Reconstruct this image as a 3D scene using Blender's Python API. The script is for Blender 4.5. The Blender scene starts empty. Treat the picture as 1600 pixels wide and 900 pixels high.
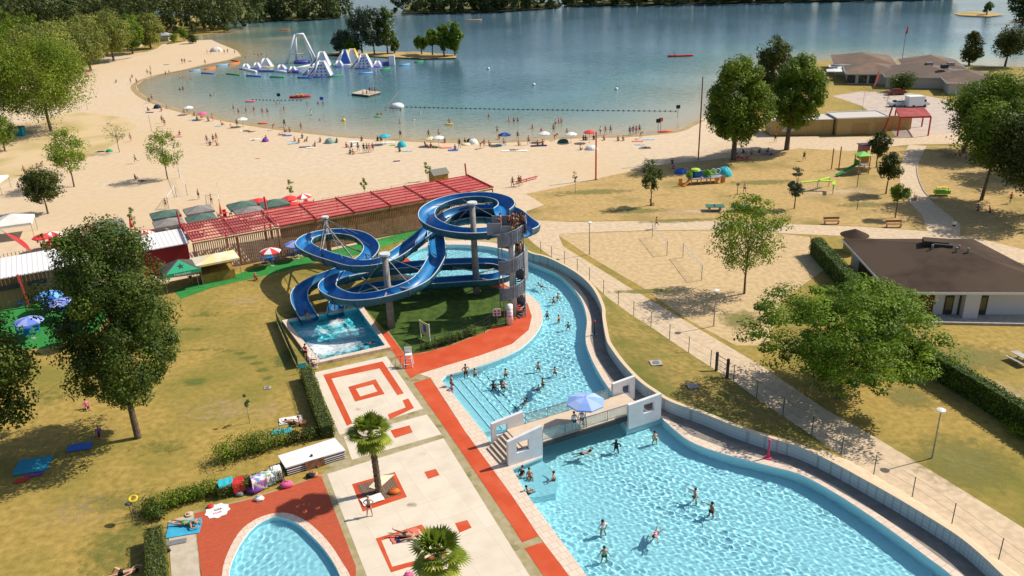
import bpy, math, random
import numpy as np
from mathutils import Vector, Matrix, geometry
R = math.radians
sc = bpy.context.scene
COL = sc.collection
# ---------------------------------------------------------------- camera
CH, FPX, PITCH, ROLL = 38.0, 1300.0, R(22.76), R(-1.956)
_F = np.array([0, math.cos(PITCH), -math.sin(PITCH)]); _U = np.array([0, math.sin(PITCH), math.cos(PITCH)]); _R = np.array([1.0, 0, 0])
CR = math.cos(ROLL)*_R + math.sin(ROLL)*_U
CU = -math.sin(ROLL)*_R + math.cos(ROLL)*_U
cd = bpy.data.cameras.new('camera'); cam = bpy.data.objects.new('camera', cd); COL.objects.link(cam); sc.camera = cam
cd.sensor_width = 36; cd.lens = 36*FPX/1600; cd.clip_end = 5000; cd.clip_start = .5
cam.matrix_world = Matrix(((CR[0], CU[0], -_F[0], 0), (CR[1], CU[1], -_F[1], 0), (CR[2], CU[2], -_F[2], CH), (0, 0, 0, 1)))
# ---------------------------------------------------------------- world and sun
SUN_EL, SUN_AZ = R(44), R(18)      # azimuth counted from +X towards +Y
w = bpy.data.worlds.new('World'); sc.world = w; w.use_nodes = True
nt = w.node_tree; sky = nt.nodes.new('ShaderNodeTexSky'); sky.sky_type = 'NISHITA'; sky.sun_disc = False
sky.sun_elevation = SUN_EL; sky.sun_rotation = R(90)-SUN_AZ; sky.dust_density = 1.5
nt.links.new(sky.outputs[0], nt.nodes['Background'].inputs[0]); nt.nodes['Background'].inputs[1].default_value = .092
sl = bpy.data.lights.new('sun', 'SUN'); sun = bpy.data.objects.new('sun', sl); COL.objects.link(sun)
sl.energy = 4.2; sl.angle = R(.5); sl.color = (1, .92, .79); sl.cycles.is_caustics_light = True
_d = Vector((-math.cos(SUN_EL)*math.cos(SUN_AZ), -math.cos(SUN_EL)*math.sin(SUN_AZ), -math.sin(SUN_EL)))
sun.rotation_euler = _d.to_track_quat('-Z', 'Y').to_euler()
vs = sc.view_settings; vs.view_transform = 'Standard'; vs.look = 'None'; vs.gamma = 1; vs.exposure = .42; vs.use_curve_mapping = False
sc.cycles.max_bounces = 8; sc.cycles.transparent_max_bounces = 12; sc.cycles.use_denoising = True
sc.cycles.caustics_reflective = False; sc.cycles.sample_clamp_indirect = 4

# ---------------------------------------------------------------- geometry helpers
def ray(px, py): return (px-800)/FPX*CR - (py-450)/FPX*CU + _F
def G(px, py, z=0.0):
    d = ray(px, py); t = (z-CH)/d[2]
    return np.array([d[0]*t, d[1]*t, z])
def hgt(base, top, z0=0):
    g = G(*base, z0); d = ray(*top); return CH + d[2]*math.hypot(g[0], g[1])/math.hypot(d[0], d[1])
def pxm(g): return FPX/float((np.array([g[0], g[1], g[2]-CH if len(g) > 2 else -CH]))@_F)
def P2(pts, z=0.0): return [tuple(G(x, y, z)[:2]) for x, y in pts]
def smooth2(pts, n=6, closed=False):
    pts = [np.array(p, float) for p in pts]; m = len(pts); out = []
    rng_ = range(m if closed else m-1)
    for i in rng_:
        g = (lambda k: pts[k % m]) if closed else (lambda k: pts[min(max(k, 0), m-1)])
        p0, p1, p2, p3 = g(i-1), g(i), g(i+1), g(i+2)
        for j in range(n):
            t = j/n
            out.append(.5*((2*p1)+(-p0+p2)*t+(2*p0-5*p1+4*p2-p3)*t*t+(-p0+3*p1-3*p2+p3)*t**3))
    if not closed: out.append(pts[-1])
    return [tuple(p) for p in out]
def offset(pts, d):
    """shift an open polyline sideways (positive = left of travel)"""
    p = np.array(pts, float)[:, :2]; t = np.gradient(p, axis=0); t /= np.linalg.norm(t, axis=1)[:, None]+1e-9
    n = np.stack([-t[:, 1], t[:, 0]], 1); return [tuple(q) for q in p+n*d]
def inside(P, poly):
    P = np.asarray(P, float); x, y = P[..., 0], P[..., 1]; c = np.zeros(x.shape, bool); q = np.asarray(poly, float)
    j = len(q)-1
    for i in range(len(q)):
        xi, yi = q[i][:2]; xj, yj = q[j][:2]
        hit = ((yi > y) != (yj > y)) & (x < (xj-xi)*(y-yi)/(yj-yi+1e-12)+xi); c ^= hit; j = i
    return c
def cdt(outer, holes=(), extra=()):
    vs_, es = [], []
    for loop in [outer]+list(holes)+list(extra):
        b = len(vs_); n = len(loop)
        vs_ += [Vector((float(p[0]), float(p[1]))) for p in loop]
        es += [(b+i, b+(i+1) % n) for i in range(n)]
    V, E, F, *_ = geometry.delaunay_2d_cdt(vs_, es, [], 0, 1e-5)
    V = np.array([tuple(v) for v in V]); F = np.array([tuple(f) for f in F if len(f) == 3])
    c = V[F].mean(1); k = inside(c, outer)
    for h in holes: k &= ~inside(c, h)
    F = F[k]; a = V[F]
    ar = (a[:, 1, 0]-a[:, 0, 0])*(a[:, 2, 1]-a[:, 0, 1])-(a[:, 1, 1]-a[:, 0, 1])*(a[:, 2, 0]-a[:, 0, 0])
    F[ar < 0] = F[ar < 0][:, ::-1]
    return V, F[abs(ar) > 1e-9]
def mesh(name, V, F, mat=None, smooth=False):
    me = bpy.data.meshes.new(name)
    V = np.asarray(V, float)
    if isinstance(F, np.ndarray):
        me.vertices.add(len(V)); me.vertices.foreach_set('co', V.ravel())
        n, k = F.shape; me.loops.add(n*k); me.polygons.add(n)
        me.loops.foreach_set('vertex_index', F.ravel().astype(np.int32))
        me.polygons.foreach_set('loop_start', np.arange(0, n*k, k, dtype=np.int32))
        me.update(calc_edges=True)
    else: me.from_pydata([tuple(v) for v in V], [], F)
    if mat is not None:
        for m in (mat if isinstance(mat, (list, tuple)) else [mat]): me.materials.append(m)
    if smooth: me.polygons.foreach_set('use_smooth', np.ones(len(me.polygons), bool))
    me.update(); return me
def tag(o, label=None, cat=None, group=None, kind=None):
    if label: o['label'] = label
    if cat: o['category'] = cat
    if group: o['group'] = group
    if kind: o['kind'] = kind
    return o
def link(name, me, parent=None, loc=(0, 0, 0), rz=0, s=1):
    o = bpy.data.objects.new(name, me); COL.objects.link(o); o.location = loc; o.rotation_euler = (0, 0, rz)
    o.scale = (s, s, s) if np.isscalar(s) else s
    o.parent = parent; return o
def empty(name, loc=(0, 0, 0), label=None, cat=None, group=None, rz=0):
    return tag(link(name, None, None, tuple(float(a) for a in (list(loc)+[0])[:3]), rz), label, cat, group)
def copy_tree(o, parent=None):
    c = o.copy(); COL.objects.link(c); c.parent = parent
    for ch in list(o.children): copy_tree(ch, c)
    return c
def place(proto, used, loc, rz=0, label=None, group=None, s=None):
    o = copy_tree(proto) if used.get(proto.name) else proto
    used[proto.name] = True
    o.location = tuple(float(a) for a in loc); o.rotation_euler.z = rz
    if s: o.scale = (s, s, s) if np.isscalar(s) else s
    if label: o['label'] = label
    if group: o['group'] = group
    return o
USED = {}
class MB:
    def __init__(s): s.v = []; s.f = []
    def add(s, V, F):
        b = len(s.v); s.v += [tuple(float(a) for a in v) for v in V]; s.f += [tuple(b+i for i in f) for f in F]; return s
    def box(s, c, size, rz=0, rx=0, ry=0):
        M_ = Matrix.Rotation(rz, 3, 'Z') @ Matrix.Rotation(ry, 3, 'Y') @ Matrix.Rotation(rx, 3, 'X')
        V = [Vector(c)+M_ @ Vector((size[0]/2*a, size[1]/2*b, size[2]/2*d)) for d in (-1, 1) for a, b in ((-1, -1), (1, -1), (1, 1), (-1, 1))]
        return s.add(V, [(3, 2, 1, 0), (4, 5, 6, 7), (0, 1, 5, 4), (1, 2, 6, 5), (2, 3, 7, 6), (3, 0, 4, 7)])
    def bar(s, a, b, wd, ht, up=(0, 0, 1)):
        a, b = Vector(a), Vector(b); d = (b-a).normalized(); x = d.cross(Vector(up))
        if x.length < 1e-4: x = d.cross(Vector((1, 0, 0)))
        x.normalize(); y = x.cross(d); x = x*wd/2; y = y*ht/2
        return s.add([a-x-y, a+x-y, a+x+y, a-x+y, b-x-y, b+x-y, b+x+y, b-x+y], [(0, 1, 2, 3), (7, 6, 5, 4), (1, 0, 4, 5), (2, 1, 5, 6), (3, 2, 6, 7), (0, 3, 7, 4)])
    def tube(s, path, r, n=8, cap=True):
        path = [Vector(tuple(float(a) for a in p)) for p in path]; m = len(path)
        rr = [r]*m if np.isscalar(r) else list(r); V = []; F = []; pu = None
        for i, p in enumerate(path):
            d = (path[min(i+1, m-1)]-path[max(i-1, 0)]).normalized()
            if pu is None: pu = d.orthogonal().normalized()
            u = (pu-d*pu.dot(d)).normalized(); pu = u; q = d.cross(u)
            V += [p+(u*math.cos(2*math.pi*k/n)+q*math.sin(2*math.pi*k/n))*rr[i] for k in range(n)]
        for i in range(m-1):
            for k in range(n): F.append((i*n+k, i*n+(k+1) % n, (i+1)*n+(k+1) % n, (i+1)*n+k))
        if cap: F += [tuple(range(n))[::-1], tuple((m-1)*n+k for k in range(n))]
        return s.add(V, F)
    def cyl(s, x, y, z0, z1, r0, r1=None, n=16): return s.tube([(x, y, z0), (x, y, z1)], [r0, r0 if r1 is None else r1], n)
    def lathe(s, c, prof, n=16, sx=1, sy=1):
        V = [(c[0]+r*math.cos(2*math.pi*k/n)*sx, c[1]+r*math.sin(2*math.pi*k/n)*sy, c[2]+z) for r, z in prof for k in range(n)]
        F = [(i*n+k, i*n+(k+1) % n, (i+1)*n+(k+1) % n, (i+1)*n+k) for i in range(len(prof)-1) for k in range(n)]
        return s.add(V, F)
    def prism(s, poly, z0, z1):
        V, F = cdt(poly); F = F.tolist(); n = len(V); b = []
        # boundary edges
        cnt = {}
        for f in F:
            for i in range(3): e = (f[i], f[(i+1) % 3]); cnt[e] = 1
        side = [(a, c, c+n, a+n) for (a, c) in cnt if (c, a) not in cnt]
        return s.add([(x, y, z0) for x, y in V]+[(x, y, z1) for x, y in V], [tuple(f[::-1]) for f in F]+[tuple(i+n for i in f) for f in F]+side)
    def wall(s, line, h0, h1, th, closed=False):
        a = np.array(line, float)[:, :2]; L_ = np.array(offset(line, th/2)); Rr = np.array(offset(line, -th/2)); m = len(a)
        h0 = [h0]*m if np.isscalar(h0) else h0; h1 = [h1]*m if np.isscalar(h1) else h1
        V = []; F = []
        for i in range(m): V += [(*L_[i], h0[i]), (*Rr[i], h0[i]), (*Rr[i], h1[i]), (*L_[i], h1[i])]
        for i in range(m-1):
            b = i*4
            for k in range(4): F.append((b+k, b+4+k, b+4+(k+1) % 4, b+(k+1) % 4))
        F += [(0, 1, 2, 3), (m*4-1, m*4-2, m*4-3, m*4-4)]
        return s.add(V, F)
    def build(s, name, mat, parent=None, loc=None, smooth=False, world=True, rec=False):
        V = np.array(s.v)
        if parent is not None and world: V = V-np.array(parent.location)
        if loc is not None: V = V-np.array(loc)
        me = mesh(name, V, s.f, mat, smooth)
        o = link(name, me, parent, tuple(loc) if loc is not None else (0, 0, 0))
        if rec: o.cycles.is_caustics_receiver = True
        return o

# ---------------------------------------------------------------- materials
MATS = {}
def M(name, c, c2=None, scale=1.0, rough=.8, bump=0, bscale=None, metal=0, detail=4, c3=None, s3=.05, t=(.4, .6), t3=(.45, .6), spec=.3, wob=None, obj=True, emit=0, trans=0):
    if name in MATS: return MATS[name]
    m = bpy.data.materials.new(name); m.use_nodes = True; N = m.node_tree.nodes; K = m.node_tree.links; b = N['Principled BSDF']
    b.inputs['Roughness'].default_value = rough; b.inputs['Metallic'].default_value = metal; b.inputs['Specular IOR Level'].default_value = spec
    tc = N.new('ShaderNodeTexCoord'); co = tc.outputs['Object']
    b.inputs['Base Color'].default_value = (*c, 1)
    def noise(sc_, det=detail):
        n = N.new('ShaderNodeTexNoise'); n.inputs['Scale'].default_value = sc_; n.inputs['Detail'].default_value = det; K.new(co, n.inputs['Vector']); return n.outputs[0]
    def ramp(src, lo, hi):
        r = N.new('ShaderNodeMapRange'); r.inputs[1].default_value = lo; r.inputs[2].default_value = hi; K.new(src, r.inputs[0]); return r.outputs[0]
    def mix(f, a, b_):
        x = N.new('ShaderNodeMix'); x.data_type = 'RGBA'; K.new(f, x.inputs[0])
        for i, v in ((6, a), (7, b_)):
            if isinstance(v, tuple): x.inputs[i].default_value = (*v, 1)
            else: K.new(v, x.inputs[i])
        return x.outputs[2]
    out = None
    if c2 is not None: out = mix(ramp(noise(scale), *t), c, c2)
    if c3 is not None: out = mix(ramp(noise(s3, 3), *t3), out if out is not None else c, c3)
    if out is not None: K.new(out, b.inputs['Base Color'])
    if bump:
        bp = N.new('ShaderNodeBump'); bp.inputs['Strength'].default_value = bump; bp.inputs['Distance'].default_value = .05
        K.new(noise(bscale or scale*4), bp.inputs['Height']); K.new(bp.outputs[0], b.inputs['Normal'])
    MATS[name] = m; m['_out'] = 1
    return m
def brick(name, c1, c2, mortar, bw, bh, rz=0, off=.5, ms=.02, rough=.8, wear=None, plane='XY', scale=1.0, spec=.3):
    if name in MATS: return MATS[name]
    m = bpy.data.materials.new(name); m.use_nodes = True; N = m.node_tree.nodes; K = m.node_tree.links; b = N['Principled BSDF']; b.inputs['Roughness'].default_value = rough
    b.inputs['Specular IOR Level'].default_value = spec
    tc = N.new('ShaderNodeTexCoord'); mp = N.new('ShaderNodeMapping'); K.new(tc.outputs['Object'], mp.inputs[0])
    mp.inputs['Rotation'].default_value = (0, 0, -rz) if plane == 'XY' else (0, 0, 0)
    src = mp.outputs[0]
    if plane == 'W':   # walls: use (x+y, z)
        sp = N.new('ShaderNodeSeparateXYZ'); K.new(src, sp.inputs[0]); ad = N.new('ShaderNodeMath'); K.new(sp.outputs[0], ad.inputs[0]); K.new(sp.outputs[1], ad.inputs[1])
        cb = N.new('ShaderNodeCombineXYZ'); K.new(ad.outputs[0], cb.inputs[0]); K.new(sp.outputs[2], cb.inputs[1]); src = cb.outputs[0]
    t_ = N.new('ShaderNodeTexBrick'); K.new(src, t_.inputs[0]); t_.offset = off
    t_.inputs['Color1'].default_value = (*c1, 1); t_.inputs['Color2'].default_value = (*c2, 1); t_.inputs['Mortar'].default_value = (*mortar, 1)
    t_.inputs['Scale'].default_value = 1; t_.inputs['Brick Width'].default_value = bw; t_.inputs['Row Height'].default_value = bh; t_.inputs['Mortar Size'].default_value = ms
    out = t_.outputs[0]
    if wear:
        n = N.new('ShaderNodeTexNoise'); n.inputs['Scale'].default_value = .6; n.inputs['Detail'].default_value = 6; K.new(tc.outputs['Object'], n.inputs[0])
        r = N.new('ShaderNodeMapRange'); r.inputs[1].default_value = .45; r.inputs[2].default_value = .75; r.inputs[4].default_value = .7; K.new(n.outputs[0], r.inputs[0])
        x = N.new('ShaderNodeMix'); x.data_type = 'RGBA'; K.new(r.outputs[0], x.inputs[0]); K.new(out, x.inputs[6]); x.inputs[7].default_value = (*wear, 1); out = x.outputs[2]
    K.new(out, b.inputs['Base Color']); MATS[name] = m; return m
def leafmat(name, c1, c2, trans=.25):
    if name in MATS: return MATS[name]
    m = bpy.data.materials.new(name); m.use_nodes = True; N = m.node_tree.nodes; K = m.node_tree.links; b = N['Principled BSDF']; b.inputs['Roughness'].default_value = .6; b.inputs['Specular IOR Level'].default_value = .25
    a = N.new('ShaderNodeAttribute'); a.attribute_name = 'tint'; x = N.new('ShaderNodeMix'); x.data_type = 'RGBA'
    K.new(a.outputs['Fac'], x.inputs[0]); x.inputs[6].default_value = (*c1, 1); x.inputs[7].default_value = (*c2, 1); K.new(x.outputs[2], b.inputs['Base Color'])
    tr = N.new('ShaderNodeBsdfTranslucent'); K.new(x.outputs[2], tr.inputs[0]); ms = N.new('ShaderNodeMixShader'); ms.inputs[0].default_value = trans
    K.new(b.outputs[0], ms.inputs[1]); K.new(tr.outputs[0], ms.inputs[2]); K.new(ms.outputs[0], N['Material Output'].inputs[0]); MATS[name] = m; return m
WHITE = M('white_paint', (.78, .78, .76), rough=.5)
CONC = M('concrete', (.42, .39, .34), (.34, .31, .27), 2, bump=.2)
DARK = M('dark_metal', (.04, .045, .05), rough=.5)
STEEL = M('galvanised_steel', (.32, .33, .34), (.24, .25, .26), 3, rough=.45, metal=.6)
# ================================================================ ground, lake, paths, pools
GRASS = M('dry_lawn', (.41, .282, .075), (.24, .175, .036), 1.7, c3=(.15, .15, .022), s3=.09, t3=(.44, .74), rough=.95, bump=.6, bscale=9, t=(.32, .72), detail=9)
SAND = M('beach_sand', (.60, .475, .335), (.54, .42, .285), .9, c3=(.56, .41, .24), s3=.02, t3=(.45, .75), rough=.95, bump=.3, bscale=5, detail=9)
PATH = M('path_gravel', (.60, .46, .31), (.50, .385, .26), 1.6, detail=8, rough=.95, bump=.2, bscale=8)
COURT = M('court_sand', (.55, .40, .22), (.45, .32, .165), 1.6, c3=(.38, .27, .11), s3=.1, t3=(.62, .72), rough=.95, bump=.4, bscale=4, detail=6)
DRY = M('worn_turf', (.49, .33, .135), (.34, .235, .08), 1.4, c3=(.21, .17, .045), s3=.13, t3=(.52, .74), rough=.95, bump=.5, bscale=8, t=(.34, .7), detail=9)
TURF = M('green_turf', (.065, .115, .014), (.035, .07, .010), 1.2, rough=.95, bump=.5, bscale=8)
FAKE = M('artificial_turf', (.03, .23, .045), (.025, .19, .035), 1, rough=.9, bump=.3, bscale=12)
shore = [(355, 50), (325, 54), (296, 57), (294, 63), (318, 66), (345, 69), (370, 79), (377, 88), (360, 94), (325, 101), (287, 110), (250, 117), (225, 125), (213, 134), (217, 143), (232, 154), (262, 166), (300, 176), (350, 186), (400, 195), (450, 202), (500, 208), (550, 213), (600, 216), (675, 220), (740, 221), (800, 220), (875, 215), (925, 213), (975, 212), (1025, 208), (1055, 204), (1075, 195), (1092, 187), (1130, 168), (1190, 135), (1235, 112), (1270, 98), (1330, 93), (1400, 95), (1480, 101), (1600, 105), (1700, 108), (1900, 112)]
left_far = [(-900, 22), (-300, 20), (0, 14), (120, 16), (200, 24), (300, 26), (352, 34)]
sh_w = smooth2(P2(shore), 3)
ground_outer = P2(left_far)+sh_w+[(420, 150), (220, 8), (-220, 8), (-500, 120)]
ZPOOL = -.12
pool_px = [(626, 412), (640, 397), (660, 387), (690, 383), (730, 383), (772, 387), (800, 396), (830, 411), (850, 419), (870, 428), (885, 440), (900, 456), (911, 475), (917, 500), (915, 532), (925, 562), (940, 590), (955, 612)]
pool_px2 = [(1037, 657), (1075, 688), (1125, 708), (1200, 728), (1250, 742), (1300, 768), (1350, 800), (1400, 835), (1450, 872), (1487, 900), (1560, 965), (1600, 1030), (1560, 1090), (1420, 1120), (1250, 1120), (1100, 1100), (1005, 1030)]
pool_px3 = [(697, 587), (750, 572), (800, 552), (825, 535), (842, 515), (848, 495), (840, 472), (815, 453), (790, 441), (755, 434), (700, 432), (650, 434), (628, 426)]
pool = smooth2(P2(pool_px), 5)+P2([(959, 630), (979, 668), (1033, 651)])+smooth2(P2(pool_px2), 5)+P2([(917, 900), (825, 775), (800, 733), (848, 713), (826, 675), (768, 693), (755, 675), (690, 594)])+smooth2(P2(pool_px3), 5)
land = P2([(450, 507), (560, 485), (602, 544), (500, 567)])
land_out = P2([(441, 505), (566, 480), (611, 547), (491, 573)])
kid = smooth2(P2([(358, 900), (367, 868), (383, 840), (402, 820), (427, 809), (447, 811), (468, 821), (487, 838), (505, 857), (520, 878), (531, 900), (541, 940), (536, 985), (505, 1015), (455, 1030), (400, 1010), (362, 960)]), 4, True)
kid_out = smooth2(P2([(347, 900), (357, 862), (376, 830), (400, 812), (427, 803), (452, 803), (477, 814), (500, 833), (519, 855), (535, 880), (548, 903), (556, 945), (550, 1000), (515, 1030), (455, 1045), (390, 1025), (350, 965)]), 4, True)
def sheet(name, outer, holes, z, mat, kind='structure', label=None, cat=None):
    V, F = cdt(outer, holes); o = link(name, mesh(name, np.c_[V, np.full(len(V), z)], F, mat)); return tag(o, label, cat, kind=kind)
sheet('ground', ground_outer, [pool, land, kid], 0, GRASS)
# wooded far shores of the lake
far_lands = [P2([(-900, 6), (-300, 8), (210, 10), (400, 33), (470, 32), (530, 29), (520, 2), (300, -6), (-900, -30)]),
             P2([(626, 22), (700, 21), (800, 18), (872, 13), (880, 6), (800, 0), (640, 3)]),
             P2([(886, 10), (1000, 8), (1200, 4), (1400, 1), (1470, -2), (1600, -6), (1700, -40), (1200, -45), (860, -30)]),
             P2([(1490, 22), (1510, 19), (1545, 20), (1570, 24), (1545, 27), (1500, 25)]),
             P2([(1575, 34), (1610, 36), (1680, 36), (1750, 20), (1640, 18)]),
             P2([(505, 86), (540, 81), (600, 83), (650, 82), (713, 87), (713, 92), (660, 93), (580, 89), (540, 88)])]
for i, fl in enumerate(far_lands): sheet('far_shore' if i < 5 else 'lake_islet', fl, [], .35, DRY if i in (3, 5) else M('shore_grass', (.10, .12, .03), (.16, .15, .05), .2, rough=.95))
# lake
def polydist(P, line):
    P = np.asarray(P, float); a = np.array(line, float); d = np.full(len(P), 1e9)
    for p, q in zip(a[:-1], a[1:]):
        e = q-p; t = np.clip(((P-p)@e)/(e@e+1e-12), 0, 1); d = np.minimum(d, np.linalg.norm(P-p-t[:, None]*e, axis=1))
    return d
xs = np.r_[np.linspace(-1500, -170, 30), np.linspace(-165, 130, 99), np.linspace(135, 1500, 30)]; ys = np.r_[np.linspace(160, 340, 76), np.linspace(346, 560, 20), np.linspace(600, 2500, 16)]
X, Y = np.meshgrid(xs, ys); n1, n0 = X.shape; V = np.stack([X.ravel(), Y.ravel(), np.full(X.size, -.05)], 1)
i = np.arange(X.size).reshape(X.shape); F = np.stack([i[:-1, :-1], i[:-1, 1:], i[1:, 1:], i[1:, :-1]], -1).reshape(-1, 4)
d = polydist(V[:, :2], sh_w); d[inside(V[:, :2], ground_outer)] = 0; sho = np.exp(-d/19)
for bx, by, bw, bh in ((395, 74, 14, 5), (440, 60, 14, 9), (1520, 21, 14, 9)):
    c = G(bx, by); sho = np.maximum(sho, .75*np.exp(-(((V[:, 0]-c[0])/bw)**2+((V[:, 1]-c[1])/bh)**2)))
lk = mesh('lake', V, F); at = lk.attributes.new('shoal', 'FLOAT', 'POINT'); at.data.foreach_set('value', sho.astype(np.float32))
m = bpy.data.materials.new('lake_water'); m.use_nodes = True; N = m.node_tree.nodes; K = m.node_tree.links; b = N['Principled BSDF']
a = N.new('ShaderNodeAttribute'); a.attribute_name = 'shoal'; r = N.new('ShaderNodeValToRGB'); K.new(a.outputs['Fac'], r.inputs[0])
e = r.color_ramp.elements; e[0].color = (.07, .14, .19, 1); e[1].color = (.38, .29, .15, 1); e[1].position = .97
for p_, c_ in ((.12, (.07, .17, .17, 1)), (.4, (.20, .24, .18, 1)), (.75, (.34, .30, .19, 1))): q = e.new(p_); q.color = c_
K.new(r.outputs[0], b.inputs['Base Color']); b.inputs['Roughness'].default_value = .12; b.inputs['IOR'].default_value = 1.33
tc = N.new('ShaderNodeTexCoord'); mp = N.new('ShaderNodeMapping'); mp.inputs['Scale'].default_value = (.35, 1.1, 1); K.new(tc.outputs['Object'], mp.inputs[0])
nz = N.new('ShaderNodeTexNoise'); nz.inputs['Scale'].default_value = .9; nz.inputs['Detail'].default_value = 3; K.new(mp.outputs[0], nz.inputs[0])
nz2 = N.new('ShaderNodeTexNoise'); nz2.inputs['Scale'].default_value = .02; K.new(tc.outputs['Object'], nz2.inputs[0])
ml = N.new('ShaderNodeMapRange'); ml.inputs[1].default_value = .4; ml.inputs[2].default_value = .62; ml.inputs[3].default_value = .3; ml.inputs[4].default_value = .85; K.new(nz2.outputs[0], ml.inputs[0])
bp = N.new('ShaderNodeBump'); bp.inputs['Distance'].default_value = .25; K.new(ml.outputs[0], bp.inputs['Strength']); K.new(nz.outputs[0], bp.inputs['Height']); K.new(bp.outputs[0], b.inputs['Normal'])
lk.materials.append(m); tag(link('lake', lk), kind='structure')

# sand, promenade and paths
beach = P2([(-420, 460), (-420, 215), (-200, 120), (60, 128), (170, 95), (200, 92), (260, 70), (296, 64), (330, 62)])+P2(shore[5:35])+P2([(1140, 176), (1168, 190), (1205, 214), (1160, 222), (1092, 238), (1040, 256), (960, 273), (880, 291), (822, 303), (852, 320), (822, 330), (840, 362), (800, 372), (760, 366), (700, 356), (560, 385), (390, 412), (200, 455), (0, 485)])
sheet('beach', beach, [], .006, SAND)
wet = P2(shore[7:34]); wl = smooth2(wet, 3)
mb = MB(); mb.add([(x, y, .011) for x, y in wl]+[(x, y, .011) for x, y in offset(wl, -1.6)], [(k, len(wl)+k, len(wl)+k+1, k+1) for k in range(len(wl)-1)])
tag(mb.build('wet_sand', M('wet_sand', (.40, .28, .13), (.33, .23, .11), .5, rough=.6)), kind='structure')
sheet('beach_turf', P2([(-200, 215), (60, 190), (110, 172), (200, 185), (215, 200), (180, 225), (150, 243), (60, 262), (0, 290), (-200, 330)]), [], .012, M('thin_beach_turf', (.56, .42, .24), (.42, .32, .13), .12, rough=.95, t=(.45, .65), bump=.3))
sheet('play_lawn', P2([(822, 303), (880, 291), (960, 273), (1040, 256), (1092, 238), (1160, 238), (1260, 232), (1340, 234), (1430, 228), (1600, 228), (1800, 240), (1800, 420), (1600, 400), (1530, 372), (1445, 360), (1340, 353), (1220, 349), (1025, 344), (880, 346), (824, 350), (822, 332), (852, 321)]), [], .009, DRY)
sheet('ball_court', P2([(870, 366), (950, 363), (1015, 361), (1135, 360), (1230, 366), (1275, 372), (1290, 420), (1220, 470), (1200, 540), (1150, 540), (1075, 500), (1005, 450), (920, 400)]), [], .009, COURT)
sheet('promenade', P2([(1040, 256), (1092, 238), (1130, 222), (1205, 213), (1402, 214), (1500, 206), (1640, 208), (1640, 222), (1420, 226), (1330, 236), (1250, 232), (1180, 240), (1110, 250)]), [], .013, PATH)
sheet('restaurant_yard', P2([(1300, 150), (1345, 143), (1420, 145), (1480, 156), (1500, 175), (1500, 207), (1400, 214), (1382, 190), (1345, 165)]), [], .017, M('yard_paving', (.50, .41, .34), (.44, .36, .30), .5, rough=.9))
pathA = P2([(800, 352), (824, 344), (887, 347), (1025, 345), (1135, 345), (1222, 350), (1340, 354), (1445, 361), (1530, 373), (1620, 395), (1800, 440), (1800, 460), (1600, 412), (1500, 392), (1420, 378), (1320, 369), (1230, 365), (1135, 359), (1015, 360), (950, 362), (872, 366), (880, 385), (980, 447), (1085, 510), (1190, 572), (1290, 640), (1365, 682), (1470, 745), (1575, 810), (1700, 890), (1700, 1000), (1560, 895), (1500, 850), (1400, 775), (1312, 718), (1200, 645), (1112, 580), (1030, 525), (932, 455), (880, 415), (835, 382), (815, 362)])
sheet('gravel_path', pathA, [], .017, PATH)
sheet('playground_path', P2([(1420, 226), (1448, 228), (1437, 250), (1432, 270), (1440, 295), (1460, 318), (1500, 350), (1500, 372), (1450, 361), (1440, 335), (1410, 305), (1405, 270), (1412, 245)]), [], .014, PATH)
for k, q in enumerate(([(1340, 60)],)): pass
mb = MB(); kl = smooth2(P2([(1432, 256), (1434, 275), (1443, 298), (1458, 314)]), 4); mb.wall(kl, 0, .12, .12); tag(mb.build('path_kerb', CONC), kind='structure')
# artificial turf of the bar
sheet('artificial_turf', P2([(283, 467), (272, 455), (300, 444), (360, 432), (400, 418), (480, 400), (590, 374), (640, 362), (665, 358), (640, 372), (600, 385), (560, 398), (500, 408), (440, 425), (380, 438), (330, 450)]), [], .02, FAKE)
sheet('artificial_turf', P2([(-40, 490), (30, 476), (130, 456), (200, 450), (150, 520), (70, 545), (20, 545)]), [], .02, FAKE)
# turf of the slide island, with its own green grass
sheet('island_lawn', P2([(575, 465), (600, 440), (640, 441), (700, 440), (750, 443), (775, 450), (800, 463), (806, 482), (798, 506), (770, 509), (760, 516), (702, 539), (660, 550), (634, 553), (600, 515), (567, 478)]), [], .02, TURF)

# ---- pool terrace
BASE = M('weedy_paving', (.38, .31, .20), (.30, .26, .12), 1.5, c3=(.18, .17, .06), s3=.7, t3=(.58, .68), rough=.95, bump=.3)
wall_base_px = [(800, 398), (830, 413), (850, 420), (872, 424), (900, 436), (920, 450), (937, 475), (941, 500), (944, 525), (952, 555), (966, 582), (980, 600), (1005, 622), (1032, 637), (1072, 657), (1115, 676), (1160, 691), (1200, 706), (1250, 722), (1300, 744), (1350, 769), (1400, 798), (1450, 830), (1500, 866), (1535, 897), (1600, 960), (1660, 1030)]
wall_top_px = [(800, 380), (830, 395), (850, 400), (872, 409), (905, 428), (928, 450), (942, 478), (944, 498), (950, 530), (958, 545), (975, 568), (1000, 594), (1025, 612), (1050, 627), (1100, 645), (1150, 665), (1200, 682), (1250, 697), (1300, 720), (1350, 747), (1400, 775), (1450, 805), (1500, 837), (1537, 867), (1572, 900), (1640, 965), (1700, 1030)]
wl = smooth2(P2(wall_top_px, 1.15), 5)
deck_outer = P2([(488, 583), (612, 549), (596, 520), (606, 516), (634, 555), (665, 550), (702, 540), (760, 518), (772, 510), (797, 508), (806, 490), (803, 468), (780, 452), (750, 442), (700, 440), (640, 442), (610, 432), (604, 405), (632, 385), (665, 374), (730, 372), (780, 374)])+offset(wl[8:], .1)+P2([(1660, 1160), (300, 1160), (315, 900), (296, 800), (400, 776), (502, 742), (508, 737), (522, 683)])
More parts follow.
